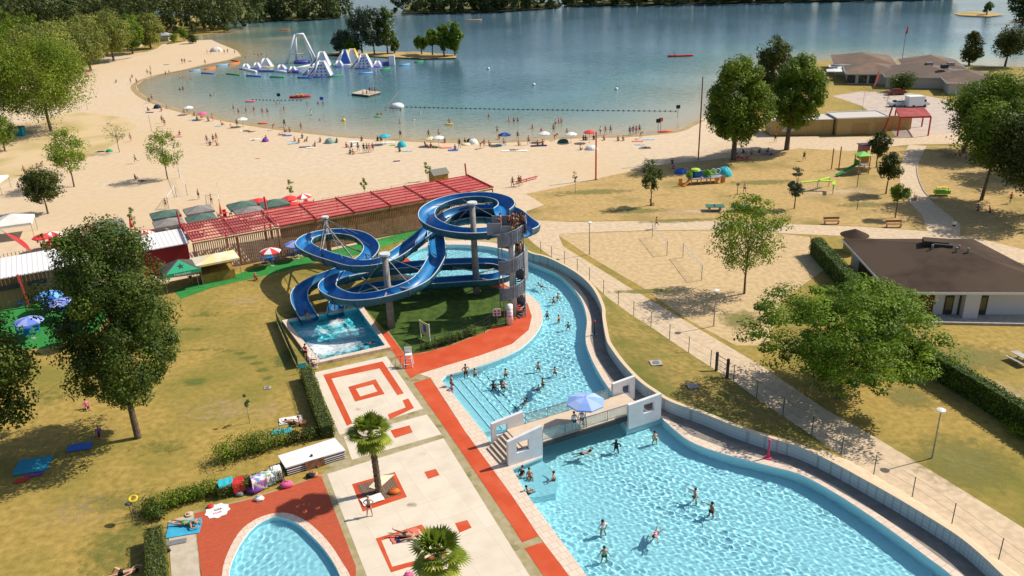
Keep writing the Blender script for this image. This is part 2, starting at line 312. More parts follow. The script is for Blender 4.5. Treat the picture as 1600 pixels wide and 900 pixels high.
sheet('pool_terrace', deck_outer, [pool, kid], .022, BASE)
SLAB = brick('washed_concrete', (.66, .58, .47), (.62, .54, .435), (.55, .47, .37), 2.4, 2.4, math.atan2(4.456, 8.79), off=0, ms=.02, wear=(.53, .45, .35), rough=.85)
for k, q in enumerate(([(489, 583), (604, 557), (661, 639), (531, 680)], [(537, 683), (667, 648), (690, 679), (550, 719)], [(511, 741), (693, 685), (835, 912), (900, 1020), (610, 1060), (573, 900)])):
    sheet('paving_slab', P2(q), [], .03, SLAB)
RZB = math.atan2(4.456, 8.79)
RED = brick('red_paint', (.53, .072, .020), (.48, .062, .017), (.42, .09, .04), 1.2, 1.2, RZB, ms=.012, wear=(.57, .12, .055))
REDT = brick('red_tiles', (.50, .068, .020), (.41, .052, .016), (.34, .12, .07), .32, .16, RZB, ms=.02)
def red(px, z=.036, mat=RED, name='red_surfacing'): return sheet(name, P2(px), [], z, mat)
redbig = [(596, 522), (605, 518), (634, 556), (665, 551), (702, 541), (760, 519), (772, 511), (797, 509), (806, 490), (803, 470), (790, 455), (760, 445), (757, 440), (785, 444), (812, 458), (824, 474), (831, 495), (826, 516), (800, 538), (750, 556), (700, 571), (655, 584), (642, 592)]
red(redbig); red([(646, 599), (672, 591), (727, 675), (800, 775), (842, 838), (816, 848), (800, 822), (700, 676)]); red([(820, 857), (851, 847), (889, 900), (970, 1010), (930, 1020), (850, 902)]); red([(612, 406), (630, 398), (642, 408), (618, 420)])
def ring(o, i): return [o, i]
def redring(outer, inner, z=.036):
    return sheet('red_surfacing', P2(outer), [P2(inner)], z, RED)
sheet('red_surfacing', P2([(505, 586), (598, 565), (631, 615), (621, 618), (593, 576), (518, 592), (551, 662), (542, 666)]), [], .036, RED)
red([(606, 648), (609, 656), (647, 638), (638, 623), (629, 626), (634, 637)])
redring([(544, 605), (587, 593), (601, 616), (555, 628)], [(556, 608), (583, 601), (590, 612), (563, 620)])
red([(610, 673), (640, 665), (645, 676), (617, 685)])
red([(663, 738), (681, 733), (687, 743), (669, 749)]); red([(711, 818), (730, 813), (737, 825), (718, 833)])
redring([(550, 757), (617, 738), (636, 777), (567, 800)], [(558, 759), (613, 743), (627, 773), (572, 788)])
redring([(587, 842), (659, 820), (700, 868), (611, 895)], [(596, 845), (655, 827), (690, 866), (613, 886)])
sheet('red_tile_terrace', P2([(304, 803), (400, 778), (502, 744), (553, 878), (556, 885)])+P2([(560, 1160), (318, 1160), (315, 900)]), [kid_out], .04, REDT)
COP = brick('pool_coping', (.70, .56, .45), (.63, .50, .40), (.42, .33, .26), .6, .6, RZB, ms=.02, wear=(.60, .49, .38))
cop = P2([(655, 585), (700, 571), (750, 556), (800, 538), (826, 516), (831, 495), (824, 474), (812, 458), (785, 443), (757, 437), (700, 436), (645, 438), (620, 430), (612, 412), (632, 390), (655, 380), (690, 376), (730, 376), (772, 380), (803, 390), (830, 407), (850, 413), (872, 421), (890, 434), (905, 450), (917, 467), (922, 487), (924, 505), (922, 530), (931, 558), (948, 586), (965, 612), (985, 640), (1042, 652), (1080, 681), (1130, 700), (1200, 720), (1255, 735), (1305, 760), (1357, 793), (1408, 828), (1459, 866), (1500, 896), (1575, 958), (1625, 1035), (1580, 1105), (1430, 1140), (1240, 1140), (1080, 1120), (970, 1020), (889, 900), (842, 838), (800, 775), (727, 675), (673, 591)])
sheet('pool_coping', cop, [pool], .042, COP)
sheet('kids_pool_coping', kid_out, [kid], .05, COP)
wk = [tuple(p) for p in wl[10:]]; ck = P2([(850, 413), (872, 421), (890, 434), (905, 450), (917, 467), (922, 487), (924, 505), (922, 530), (931, 558), (948, 586), (965, 612), (985, 640), (1042, 652), (1080, 681), (1130, 700), (1200, 720), (1255, 735), (1305, 760), (1357, 793), (1408, 828), (1459, 866), (1500, 896), (1575, 958), (1625, 1035)])
sheet('pool_walkway', ck+wk[::-1], [pool], .032, M('shade_toned_walkway', (.27, .24, .21), (.21, .19, .165), 1.2, rough=.85, bump=.1, detail=8))  # shade from the wall is put into the paving colour, darker than the stone
sheet('side_paving', P2([(262, 815), (302, 803), (313, 900), (318, 960), (270, 960), (268, 900)]), [], .028, M('side_slabs', (.50, .43, .34), (.44, .37, .28), 1.5, rough=.85))
# basins
TILE = brick('pool_tile', (.84, .97, .99), (.82, .965, .985), (.66, .90, .95), .5, .5, RZB, off=0, ms=.012, rough=.5)
TILEW = M('pool_wall', (.70, .90, .94), rough=.5)
DEEP = brick('landing_tile', (.25, .82, .86), (.23, .79, .84), (.18, .70, .76), .5, .5, RZB, off=0, ms=.012, rough=.5)
SWIM = [(1086, 774), (1112, 796), (942, 824), (944, 865), (1023, 684), (963, 697), (865, 747), (1026, 832), (910, 708), (786, 604), (818, 630), (842, 606), (728, 588), (742, 583), (790, 583), (771, 603), (785, 602), (841, 573), (867, 580), (848, 598), (855, 492), (873, 498), (888, 509), (872, 464), (846, 447), (573, 537)]
def wave_grid(name, poly, z, cell, amp, mat, seed=1, lmin=.35, lmax=1.15):
    p = np.array(poly); x0, y0 = p.min(0)-.2; x1, y1 = p.max(0)+.2
    xs = np.arange(x0, x1, cell); ys = np.arange(y0, y1, cell); X, Y = np.meshgrid(xs, ys)
    k = inside(np.stack([X, Y], -1), poly); kk = k.copy()
    for a_ in (-1, 0, 1):
        for b_ in (-1, 0, 1): kk |= np.roll(np.roll(k, a_, 0), b_, 1)
    cells = kk[:-1, :-1] & kk[1:, :-1] & kk[:-1, 1:] & kk[1:, 1:]
    idx = -np.ones(X.shape, int); used = np.zeros(X.shape, bool)
    used[:-1, :-1] |= cells; used[1:, :-1] |= cells; used[:-1, 1:] |= cells; used[1:, 1:] |= cells
    idx[used] = np.arange(used.sum()); x = X[used]; y = Y[used]; Z = np.zeros(len(x)); rg = np.random.default_rng(seed)
    for _ in range(36):
        l = rg.uniform(lmin, lmax); t = rg.uniform(0, 6.283); Z += amp*l/.5*np.sin(2*np.pi/l*(x*np.cos(t)+y*np.sin(t))+rg.uniform(0, 6.283))
    Z *= .55+.9*np.clip(.5+.35*np.sin(x*.21+1)*np.cos(y*.17)+.35*np.sin(x*.55+y*.4), 0, 1)
    for sx, sy in SWIM:
        g_ = G(sx, sy, z); r_ = np.hypot(x-g_[0], y-g_[1]); Z += .003*np.exp(-r_/.9)*np.sin(2*np.pi*r_/.42)
    cj, ci = np.nonzero(cells); F = np.stack([idx[cj, ci], idx[cj, ci+1], idx[cj+1, ci+1], idx[cj+1, ci]], 1)
    o = link(name, mesh(name, np.stack([x, y, z+Z], 1), F, mat, True)); o.cycles.is_caustics_caster = True; return o
def watermat(name, col):
    m = bpy.data.materials.new(name); m.use_nodes = True; N = m.node_tree.nodes; N.remove(N['Principled BSDF']); g = N.new('ShaderNodeBsdfGlass'); g.inputs['IOR'].default_value = 1.33; g.inputs['Roughness'].default_value = 0; g.inputs['Color'].default_value = (*col, 1)
    m.node_tree.links.new(g.outputs[0], N['Material Output'].inputs[0]); return m
CLEAR = watermat('pool_water', (.665, .94, 1)); 
def basin(name, poly, depth, fm, wm, top=0):
    V, F = cdt(poly); o = link(name+'_floor', mesh(name+'_floor', np.c_[V, np.full(len(V), -depth)], F, fm)); o.cycles.is_caustics_receiver = True; tag(o, kind='structure')
    n = len(poly); V = [(x, y, top) for x, y in poly]+[(x, y, -depth) for x, y in poly]
    o = link(name+'_wall', mesh(name+'_wall', V, [(i, (i+1) % n, n+(i+1) % n, n+i) for i in range(n)], wm)); o.cycles.is_caustics_receiver = True; tag(o, kind='structure')
basin('pool', pool, 1.35, TILE, TILEW, .042); basin('landing_pool', land, 1.1, DEEP, DEEP, .35); basin('kids_pool', kid, .55, TILE, TILEW, .05)
tag(wave_grid('pool_water', pool, ZPOOL, .065, .00125, CLEAR, 1, .26, .8), kind='structure')
tag(wave_grid('landing_pool_water', land, .18, .08, .0022, CLEAR, 3), kind='structure')
tag(wave_grid('kids_pool_water', kid, -.05, .06, .0017, CLEAR, 5, .25, .8), kind='structure')
# foam churned up below the chutes
fm_ = bpy.data.materials.new('foam'); fm_.use_nodes = True; N = fm_.node_tree.nodes; K = fm_.node_tree.links; b = N['Principled BSDF']; b.inputs['Base Color'].default_value = (.8, .86, .88, 1); b.inputs['Roughness'].default_value = .9
tc = N.new('ShaderNodeTexCoord'); nz = N.new('ShaderNodeTexNoise'); nz.inputs['Scale'].default_value = 2.2; nz.inputs['Detail'].default_value = 7; nz.inputs['Roughness'].default_value = .7; K.new(tc.outputs['Object'], nz.inputs[0])
at_ = N.new('ShaderNodeAttribute'); at_.attribute_name = 'cover'; ad = N.new('ShaderNodeMath'); ad.operation = 'ADD'; K.new(nz.outputs[0], ad.inputs[0]); K.new(at_.outputs['Fac'], ad.inputs[1]); mr = N.new('ShaderNodeMapRange'); mr.inputs[1].default_value = .80; mr.inputs[2].default_value = 1.2; mr.inputs[4].default_value = .85; K.new(ad.outputs[0], mr.inputs[0]); K.new(mr.outputs[0], b.inputs['Alpha'])
def foam(name, poly, z, blobs, label):
    p = np.array(poly); x0, y0 = p.min(0); x1, y1 = p.max(0); xs = np.linspace(x0, x1, 60); ys = np.linspace(y0, y1, 60); X, Y = np.meshgrid(xs, ys); k = inside(np.stack([X, Y], -1), poly); c = k[:-1, :-1] & k[1:, :-1] & k[:-1, 1:] & k[1:, 1:]; i = np.arange(X.size).reshape(X.shape); cj, ci = np.nonzero(c); F = np.stack([i[cj, ci], i[cj, ci+1], i[cj+1, ci+1], i[cj+1, ci]], 1)
    D = np.zeros(X.size); XX, YY = X.ravel(), Y.ravel()
    for bx, by, rx, ry, s_ in blobs: g_ = G(bx, by, z); D = np.maximum(D, s_*np.exp(-((XX-g_[0])/rx)**2-((YY-g_[1])/ry)**2))
    F = F[D[F].max(1) > .2]; me = mesh(name, np.stack([XX, YY, np.full(X.size, z)], 1), F, fm_); a_ = me.attributes.new('cover', 'FLOAT', 'POINT'); a_.data.foreach_set('value', D.astype(np.float32)); o = link(name, me); o.cycles.is_caustics_receiver = True; return tag(o, label, 'foam', kind='stuff')
def patchmat(name, c):
    m = fm_.copy(); m.name = name; m.node_tree.nodes['Principled BSDF'].inputs['Base Color'].default_value = (*c, 1); m.node_tree.nodes['Noise Texture'].inputs['Scale'].default_value = 1.1; return m
def patches(name, blobs, mat, z):
    V = []; F = []; D = []
    for bx, by, rx, ry, s_ in blobs:
        g_ = G(bx, by); n = 12; b_ = len(V)
        for i_ in range(n):
            for j_ in range(n): u_, v_ = i_/(n-1)*4-2, j_/(n-1)*4-2; V.append((g_[0]+u_*rx, g_[1]+v_*ry, z)); D.append(min(s_+.14, .8)*math.exp(-(u_*u_+v_*v_)*1.1))
        F += [(b_+i_*n+j_, b_+(i_+1)*n+j_, b_+(i_+1)*n+j_+1, b_+i_*n+j_+1) for i_ in range(n-1) for j_ in range(n-1)]; z += .0012
    me = mesh(name, V, F, mat); a_ = me.attributes.new('cover', 'FLOAT', 'POINT'); a_.data.foreach_set('value', np.array(D, np.float32)); return tag(link(name, me), kind='structure')
patches('green_lawn_patch', [(305, 597, 1.5, 1.0, .55), (290, 549, 1.3, .5, .3), (305, 547, 1.3, .5, .32), (322, 546, 1.3, .5, .35), (340, 546, 1.3, .5, .38), (358, 548, 1.3, .55, .4), (374, 552, 1.2, .6, .42), (389, 559, 1.1, .7, .45), (402, 568, 1.0, .7, .45), (411, 579, .9, .8, .45), (417, 591, .8, .8, .42), (190, 850, 4, 5, .4), (180, 785, 6, 2.5, .35), (320, 492, 3, 1.5, .35), (300, 515, 2.5, 1, .35), (450, 500, 2, 3, .5), (445, 560, 1.5, 3, .5), (250, 700, 5, 2, .28), (60, 620, 5, 3, .3)], patchmat('green_grass_patch', (.12, .16, .025)), .006)
patches('dry_turf_patch', [(1160, 500, 3, 3, .6), (1250, 540, 3, 3, .6), (1010, 455, 5, .8, .7), (930, 300, 8, 2, .55), (990, 330, 7, 1.5, .6), (1060, 345, 8, 1.2, .55), (1190, 285, 8, 2, .55), (1350, 320, 6, 2, .5), (1520, 560, 6, 4, .5), (1500, 720, 5, 5, .5), (1420, 620, 3, 3, .5)], patchmat('olive_turf_patch', (.20, .19, .045)), .0185)
patches('wet_deck_patch', [(640, 790, .8, .5, .3), (700, 860, .9, .6, .3), (560, 700, .7, .4, .3), (660, 710, 1.0, .5, .25), (560, 640, .8, .4, .25)], patchmat('wet_paving_patch', (.26, .17, .11)), .054)
patches('bare_ground_patch', [(380, 470, 4, 2.5, .32), (350, 640, 6, 4, .3), (120, 800, 6, 4, .25), (420, 640, 2.5, 3, .3), (1100, 330, 9, 2, .6), (1300, 300, 9, 3, .6), (1180, 240, 8, 3, .5), (1560, 620, 5, 4, .5)], patchmat('bare_soil_patch', (.55, .40, .22)), .024)
foam('foam', land, .235, [(488, 520, 2.2, 1.6, .6), (525, 505, 1.2, 1.6, .6), (545, 522, 2.4, 2.2, .6), (500, 545, 3.6, 2.4, .7), (530, 540, 3.0, 2.2, .6)], 'white foam below the slide chutes')
# entry steps with dark nosings along the shallow end
DN = M('dark_nosing', (.03, .06, .09), rough=.5)
A0 = np.array(G(690, 594)[:2]); A1 = np.array(G(755, 675)[:2]); ua = (A1-A0)/np.linalg.norm(A1-A0); va = np.array([-ua[1], ua[0]]); LA = np.linalg.norm(A1-A0)
if va[0] < 0: va = -va
st = empty('pool_steps', (*A0, -1.35)); st['kind'] = 'structure'
for k in range(5):
    c = A0+ua*LA*.5+va*(.45+.9*k); top = -.28-.2*k; o = MB().box((*c, (top-1.36)/2), (LA-.3, .9, top+1.36), math.atan2(ua[1], ua[0])).build('tread', TILE, st, rec=True)
    c = A0+ua*LA*.5+va*(.9+.9*k-.05); MB().box((*c, top+.006), (LA-.3, .07, .02), math.atan2(ua[1], ua[0])).build('nosing', DN, st, rec=True)
# white seating shelf with bubbles beside the bridge
sp = P2([(801, 736), (848, 716), (862, 728), (872, 745), (868, 766), (838, 772), (824, 772)]); o = MB().prism(sp, -1.35, -.42).build('bench_shelf', TILEW, rec=True); tag(o, kind='structure')
# landing pool: raised white rim
mb = MB(); V, F = cdt(land_out, [land]); lo = [tuple(p) for p in land_out]
rim = empty('landing_pool_rim', (*lo[0], 0)); rim['kind'] = 'structure'
nv = len(V); mb.add([(x, y, .35) for x, y in V], F.tolist())
mb.add([(x, y, z) for z in (0, .35) for x, y in lo], [(0, 1, 5, 4), (1, 2, 6, 5), (2, 3, 7, 6), (3, 0, 4, 7)]); mb.build('coping', COP, rim)
# retaining wall round the pool walkway, and the grassy bank behind it
WT = brick('wall_tile', (.50, .58, .60), (.46, .55, .57), (.34, .40, .42), .22, .3, off=0, ms=.02, plane='W', rough=.5)
rw = tag(empty('retaining_wall', (*wl[60], 0)), 'long curved tiled wall behind the pool walkway with a beige stone cap', 'wall')
MB().wall(wl, 0, 1.12, .24).build('wall', WT, rw); MB().wall(wl, 1.122, 1.2, .36).build('cap', M('cap_stone', (.62, .49, .33), rough=.8), rw)
fence_px = [(815, 381), (845, 397), (862, 405), (882, 413), (902, 425), (921, 440), (943, 460), (966, 477), (990, 494), (1017, 511), (1046, 531), (1076, 551), (1110, 573), (1146, 596), (1182, 622), (1223, 650), (1268, 680), (1314, 712), (1365, 742), (1425, 777), (1487, 819), (1560, 875), (1640, 935), (1700, 990)]
fl = smooth2(P2(fence_px), 3)
wo = np.array(offset(wl, .12)); fa = np.array(fl)
ts = np.linspace(0, 1, 70)
def resamp(a, n=70):
    s = np.r_[0, np.cumsum(np.linalg.norm(np.diff(a, axis=0), axis=1))]; return np.stack([np.interp(np.linspace(0, s[-1], n), s, a[:, k]) for k in (0, 1)], 1)
rr = resamp(fa, 140); V = []; F = []
wr = resamp(wo, 140)
# pair each wall point with the nearest fence point
for p in wr:
    q = rr[np.argmin(((rr-p)**2).sum(1))]; V += [(*p, 1.04), (*(p*.5+q*.5), .72), (*q, .02)]
for k in range(139):
    for j in (0, 1): F.append((k*3+j, (k+1)*3+j, (k+1)*3+j+1, k*3+j+1))
bm_ = link('grass_bank', mesh('grass_bank', V, F, [M('bank_grass', (.33, .235, .065), (.17, .135, .03), 1.9, c3=(.13, .13, .022), s3=.22, t3=(.42, .66), rough=.95, bump=.7, bscale=8, t=(.32, .7), detail=9), PATH])); tag(bm_, kind='structure')
for pl in bm_.data.polygons:
    c = pl.center
    if c[1] < G(1330, 720)[1]: pl.material_index = 1
# ================================================================ trees and planting
L_DARK = leafmat('leaf_dark', (.028, .046, .008), (.11, .135, .018))
L_FAR = leafmat('leaf_far', (.045, .07, .022), (.16, .19, .05))
L_PLANE = leafmat('leaf_plane', (.09, .12, .025), (.34, .36, .07), .35)
L_OLIVE = leafmat('leaf_olive', (.028, .056, .008), (.13, .185, .022), .3)
L_MID = leafmat('leaf_mid', (.045, .10, .008), (.20, .28, .016), .32)
L_LIGHT = leafmat('leaf_light', (.08, .16, .008), (.29, .39, .02), .4)
L_BLUE = leafmat('leaf_grey', (.03, .055, .03), (.13, .17, .09))
L_HEDGE = leafmat('leaf_hedge', (.03, .075, .006), (.14, .22, .014), .15)
L_SPREAD = leafmat('leaf_spreading', (.055, .125, .006), (.21, .32, .012), .38)
L_PALM = leafmat('leaf_palm', (.10, .17, .015), (.38, .42, .05), .3)
BARK = M('bark', (.16, .12, .08), (.09, .07, .05), 4, rough=.95, bump=.6, bscale=12)
BARKP = M('pale_bark', (.30, .25, .18), (.20, .16, .11), 4, rough=.95, bump=.4, bscale=12)
def leaf_mesh(name, cent, rad, nper, size, mat, seed=0, flat=.0, squash=1.0, up=.35):
    """cent (n,3) clump centres, rad (n,) clump radii -> one mesh of small leaf faces"""
    rg = np.random.default_rng(seed); cent = np.asarray(cent, float); n = len(cent); rad = np.broadcast_to(rad, (n,))
    k = n*nper; ci = np.repeat(np.arange(n), nper)
    d = rg.normal(size=(k, 3)); d /= np.linalg.norm(d, axis=1)[:, None]
    r = rg.uniform(.25, 1, k)**.5
    p = cent[ci]+d*(r*rad[ci])[:, None]*np.array([1, 1, squash])
    nr = d*1.0+rg.normal(size=(k, 3))*.42; nr[:, 2] += up+flat*2; nr /= np.linalg.norm(nr, axis=1)[:, None]
    t = np.cross(nr, rg.normal(size=(k, 3))); t /= np.linalg.norm(t, axis=1)[:, None]+1e-9; b_ = np.cross(nr, t)
    s = size*rg.uniform(.6, 1.3, k)[:, None]
    V = np.stack([p-t*s*.5, p+b_*s*.32, p+t*s*.5, p-b_*s*.32], 1).reshape(-1, 3)
    F = np.arange(k*4).reshape(k, 4)
    me = mesh(name, V, F, mat)
    tint = np.clip(rg.normal(.48, .24, n)[ci]+rg.normal(0, .09, k), 0, 1)
    at = me.attributes.new('tint', 'FLOAT', 'FACE'); at.data.foreach_set('value', tint.astype(np.float32)); return me
def crown_pts(rx, rz, n, seed, zc, shape='ball', hollow=.45):
    rg = np.random.default_rng(seed); out = []
    while len(out) < n:
        p = rg.uniform(-1, 1, 3); r = np.linalg.norm(p)
        if r > 1 or r < hollow*rg.random()**.5*1.2: continue
        if shape == 'cone' and math.hypot(p[0], p[1]) > .15+.85*(1-(p[2]+1)/2): continue
        if shape == 'dome' and p[2] < -.35 and math.hypot(p[0], p[1]) > .8: continue
        if shape == 'egg' and math.hypot(p[0], p[1]) > 1.02-.45*max(p[2]+.1, 0): continue
        out.append((p[0]*rx, p[1]*rx, zc+p[2]*rz))
    out = np.array(out)
    ang = np.arctan2(out[:, 1], out[:, 0]); k = 1+.15*np.sin(ang*3+seed)+.10*np.sin(ang*5+seed*2)+.10*np.sin(out[:, 2]*1.3+seed+ang); out[:, :2] *= k[:, None]; return out
def trunk_mesh(h, r0, cent, bark, seed=0, lean=(0, 0), nb=7, split=.3, r1=.35, name='trunk'):
    rg = np.random.default_rng(seed); mb = MB(); top = np.array([lean[0], lean[1], h])
    pth = [np.array([0, 0, -.1])]+[top*t+np.array([rg.normal(0, r0*.35), rg.normal(0, r0*.35), 0]) for t in (.3, .6)]+[top]
    mb.tube(pth, [r0*1.25, r0, r0*.8, r0*r1], 9)
    c = cent[rg.permutation(len(cent))[:nb]]
    for q in c:
        t = rg.uniform(split, .95); s = top*t; mid = s*.45+q*.55+np.array([0, 0, .08*h]); mb.tube([s, mid, q], [r0*.42, r0*.25, r0*.08], 6)
    return mesh(name, np.array(mb.v), mb.f, bark)
def tree(name, base, label, cat='tree', top=None, h=None, w=4, cb=.3, kind='ball', leaf=L_MID, bark=BARK, n=60, nper=60, size=.35, cr=.28, seed=1, tr=.2, group=None, off=(0, 0), nb=7, lean=(0, 0), flat=0, gap=.45, squash=1.0, z=0):
    g = G(*base, z) if len(base) == 2 else np.array(base, float); H_ = h or hgt(base, top, z)-z
    W = w/pxm((g[0], g[1], H_*.6))/2 if w > 12 else w/2
    z0 = H_*cb; zc = (z0+H_)/2; rz = (H_-z0)/2; rad = cr*W
    if flat: rad = cr*W
    pts = crown_pts(max(W-rad*.7, W*.55), max(rz-rad*.6*squash, rz*.5), n, seed, zc, kind, gap); pts[:, 0] += off[0]; pts[:, 1] += off[1]
    rg = np.random.default_rng(seed+9); rads = rad*rg.uniform(.55, 1.45, n)
    root = empty(name, (g[0], g[1], z), label, cat, group)
    link('crown', leaf_mesh('crown', pts, rads, nper, size, leaf, seed, flat, squash), root)
    link('trunk', trunk_mesh(z0+(H_-z0)*.45, tr, pts, bark, seed, (off[0]*.5+lean[0], off[1]*.5+lean[1]), nb), root)
    return root
# near trees
tree('broadleaf_tree', (216, 684), 'large dark olive tree on the dry lawn in front of the white roofed bar', top=(200, 332), w=226, cb=.14, kind='egg', leaf=L_OLIVE, n=210, nper=300, size=.23, cr=.19, seed=4, tr=.24, off=(.1, .3), nb=14, gap=.35)
tree('broadleaf_tree', (-12, 730), 'dark tree cut off by the left edge of the photo beside the blue tables', top=(-5, 430), w=215, cb=.1, leaf=L_OLIVE, n=130, nper=200, size=.30, cr=.26, seed=8, tr=.3, nb=10)
tree('spreading_tree', (1310, 622), 'wide flat crowned bright green tree between the gravel path and the clipped hedge', top=(1330, 445), w=310, cb=.2, kind='dome', leaf=L_SPREAD, n=300, nper=150, size=.24, cr=.14, seed=12, tr=.2, flat=.4, squash=.45, nb=26, gap=.15, off=(.4, .5))
tree('young_tree', (1163, 459), 'slender pale green tree with loose foliage in the sand court', top=(1173, 296), w=132, cb=.2, kind='egg', leaf=L_LIGHT, n=95, nper=100, size=.24, cr=.22, seed=15, tr=.11, nb=22, gap=.2)
# the big rounded pair by the beach and what grows round them
tree('rounded_tree', (1146, 250), 'tall egg shaped tree, leftmost of the big trees at the end of the beach', top=(1152, 81), w=114, cb=.15, kind='egg', leaf=L_MID, n=190, nper=170, size=.42, cr=.22, seed=21, tr=.42, gap=.6)
tree('rounded_tree', (1229, 234), 'tall rounded tree right of the egg shaped one, behind the timber kiosk', top=(1250, 82), w=90, cb=.2, kind='egg', leaf=L_MID, n=170, nper=160, size=.42, cr=.23, seed=22, tr=.4, off=(1.2, 0), gap=.6)
tree('rounded_tree', (1203, 160), 'darker tree peeping out behind the two big rounded trees', top=(1203, 51), w=62, cb=.12, leaf=L_DARK, n=90, nper=120, size=.45, cr=.27, seed=23, tr=.3)
tree('broadleaf_tree', (1502, 240), 'bright green bushy tree right of the red pergola', top=(1536, 110), w=140, cb=.12, leaf=L_MID, n=150, nper=150, size=.42, cr=.24, seed=24, tr=.3, off=(4.6, 0))
tree('broadleaf_tree', (1533, 313), 'green tree with a thin bare trunk at the right end of the playground', top=(1560, 145), w=135, cb=.28, leaf=L_MID, n=130, nper=140, size=.4, cr=.26, seed=25, tr=.22, off=(1.6, 0))
tree('broadleaf_tree', (1606, 335), 'dark tree half cut off by the right edge above the brown roof', top=(1606, 165), w=150, cb=.2, leaf=L_DARK, n=120, nper=130, size=.4, cr=.27, seed=26, tr=.25)
tree('broadleaf_tree', (1660, 270), 'tall dark tree just outside the right edge shading the path', top=(1660, 90), w=140, cb=.15, leaf=L_DARK, n=120, nper=130, size=.45, cr=.27, seed=27, tr=.3)
tree('lakeside_tree', (1514, 101), 'narrow dark tree on the lake bank right of the restaurant', top=(1521, 41), w=44, cb=.06, kind='cone', leaf=L_DARK, n=70, nper=90, size=.5, cr=.32, seed=28, tr=.25)
tree('lakeside_tree', (1570, 104), 'broad dark tree leaning over the lake at the right edge', top=(1578, 34), w=62, cb=.14, leaf=L_DARK, n=70, nper=100, size=.5, cr=.3, seed=29, tr=.28, off=(1, 0))
tree('islet_tree', (1541, 24), 'small bare topped tree on a tiny islet far out', top=(1541, -4), w=18, cb=.15, leaf=L_OLIVE, n=16, nper=40, size=.9, cr=.35, seed=30, tr=.3)
tree('lakeside_tree', (1598, 36), 'dark tree on the far point at the right edge', top=(1600, -20), w=50, cb=.02, leaf=L_DARK, n=50, nper=80, size=.9, cr=.32, seed=31, tr=.4)
# playground trees
tree('small_tree', (1017, 321), 'small thin topped tree above the running bather', top=(1019, 246), w=36, cb=.3, kind='egg', leaf=L_OLIVE, n=34, nper=70, size=.26, cr=.3, seed=32, tr=.08)
tree('small_conifer', (1241, 326), 'small blue green conifer left of the playground', top=(1245, 258), w=36, cb=.28, kind='cone', leaf=L_BLUE, n=40, nper=60, size=.24, cr=.3, seed=33, tr=.08, squash=.5)
tree('small_tree', (1384, 303), 'young dark green tree beside the curved playground path', top=(1397, 232), w=43, cb=.3, kind='egg', leaf=L_DARK, n=60, nper=80, size=.28, cr=.3, seed=34, tr=.1)
tree('small_tree', (1369, 262), 'dark young tree behind the climbing tower', top=(1378, 204), w=36, cb=.28, leaf=L_DARK, n=50, nper=70, size=.3, cr=.3, seed=35, tr=.1)
tree('small_tree', (1399, 340), 'smallest round topped tree next to the wheel shaped bench', top=(1408, 285), w=33, cb=.42, leaf=L_MID, n=40, nper=70, size=.24, cr=.32, seed=36, tr=.08)
# beach and left side
tree('small_tree', (75, 334), 'round dark tree on the sand next to the white canopy', top=(65, 258), w=62, cb=.22, leaf=L_DARK, n=80, nper=110, size=.3, cr=.3, seed=37, tr=.12, gap=.6)
tree('young_tree', (116, 292), 'loose light green tree left on the sand', top=(108, 196), w=66, cb=.22, leaf=L_LIGHT, n=56, nper=90, size=.3, cr=.3, seed=38, tr=.12)
tree('young_tree', (262, 280), 'young light green tree alone in the middle of the sand', top=(252, 200), w=60, cb=.2, leaf=L_LIGHT, n=48, nper=60, size=.28, cr=.3, seed=39, tr=.1, gap=.2)
tree('sapling', (187, 238), 'almost leafless pale sapling on the thin beach turf', top=(180, 186), w=44, cb=.35, leaf=L_BLUE, bark=BARKP, n=22, nper=16, size=.24, cr=.25, seed=40, tr=.07, nb=14)
tree('broadleaf_tree', (80, 205), 'big lime green tree with two stems at the left of the beach', top=(58, 46), w=175, cb=.12, leaf=leafmat('leaf_lime', (.08, .14, .01), (.29, .36, .03), .35), n=170, nper=190, size=.42, cr=.25, seed=41, tr=.3)
tree('broadleaf_tree', (-20, 215), 'green tree at the left edge below the plane trees', top=(-10, 60), w=150, cb=.05, leaf=L_MID, n=100, nper=120, size=.45, cr=.28, seed=42, tr=.3)
tree('broadleaf_tree', (8, 236), 'low bright bush tree at the left edge above the hut', top=(5, 170), w=50, cb=.1, leaf=L_MID, n=40, nper=90, size=.35, cr=.33, seed=43, tr=.15)
for k, (b_, t_, w_, lb) in enumerate([((72, 150), (78, 30), 118, 'first and nearest of the row of olive plane trees'), ((112, 122), (108, 26), 92, 'second of the row of olive plane trees'), ((142, 110), (138, 16), 82, 'third of the row of plane trees'), ((178, 95), (172, 12), 80, 'last plane tree of the row, trunk visible on the sand'), ((208, 84), (206, 20), 48, 'small bright tree just behind the end of the plane row'), ((236, 76), (232, 20), 50, 'round tree behind the small tents by the beach road')]):
    tree('plane_tree', b_, lb, top=t_, w=w_, cb=.1, kind='egg', leaf=L_PLANE if k != 4 else L_MID, n=130, nper=110, size=.6, cr=.25, seed=50+k, tr=.35, group='plane trees along the left side of the beach', gap=.6)
tree('small_tree', (272, 67), 'lime green little tree on the sand spit', top=(272, 51), w=14, cb=.15, leaf=L_LIGHT, n=24, nper=50, size=.45, cr=.4, seed=60, tr=.12)
tree('small_tree', (288, 64), 'taller lime green tree on the sand spit', top=(285, 41), w=17, cb=.2, leaf=L_LIGHT, n=30, nper=50, size=.5, cr=.38, seed=61, tr=.14)
tree('small_tree', (300, 68), 'dark low tree right of the two lime green ones', top=(300, 52), w=19, cb=.05, leaf=L_DARK, n=30, nper=50, size=.5, cr=.38, seed=62, tr=.12)
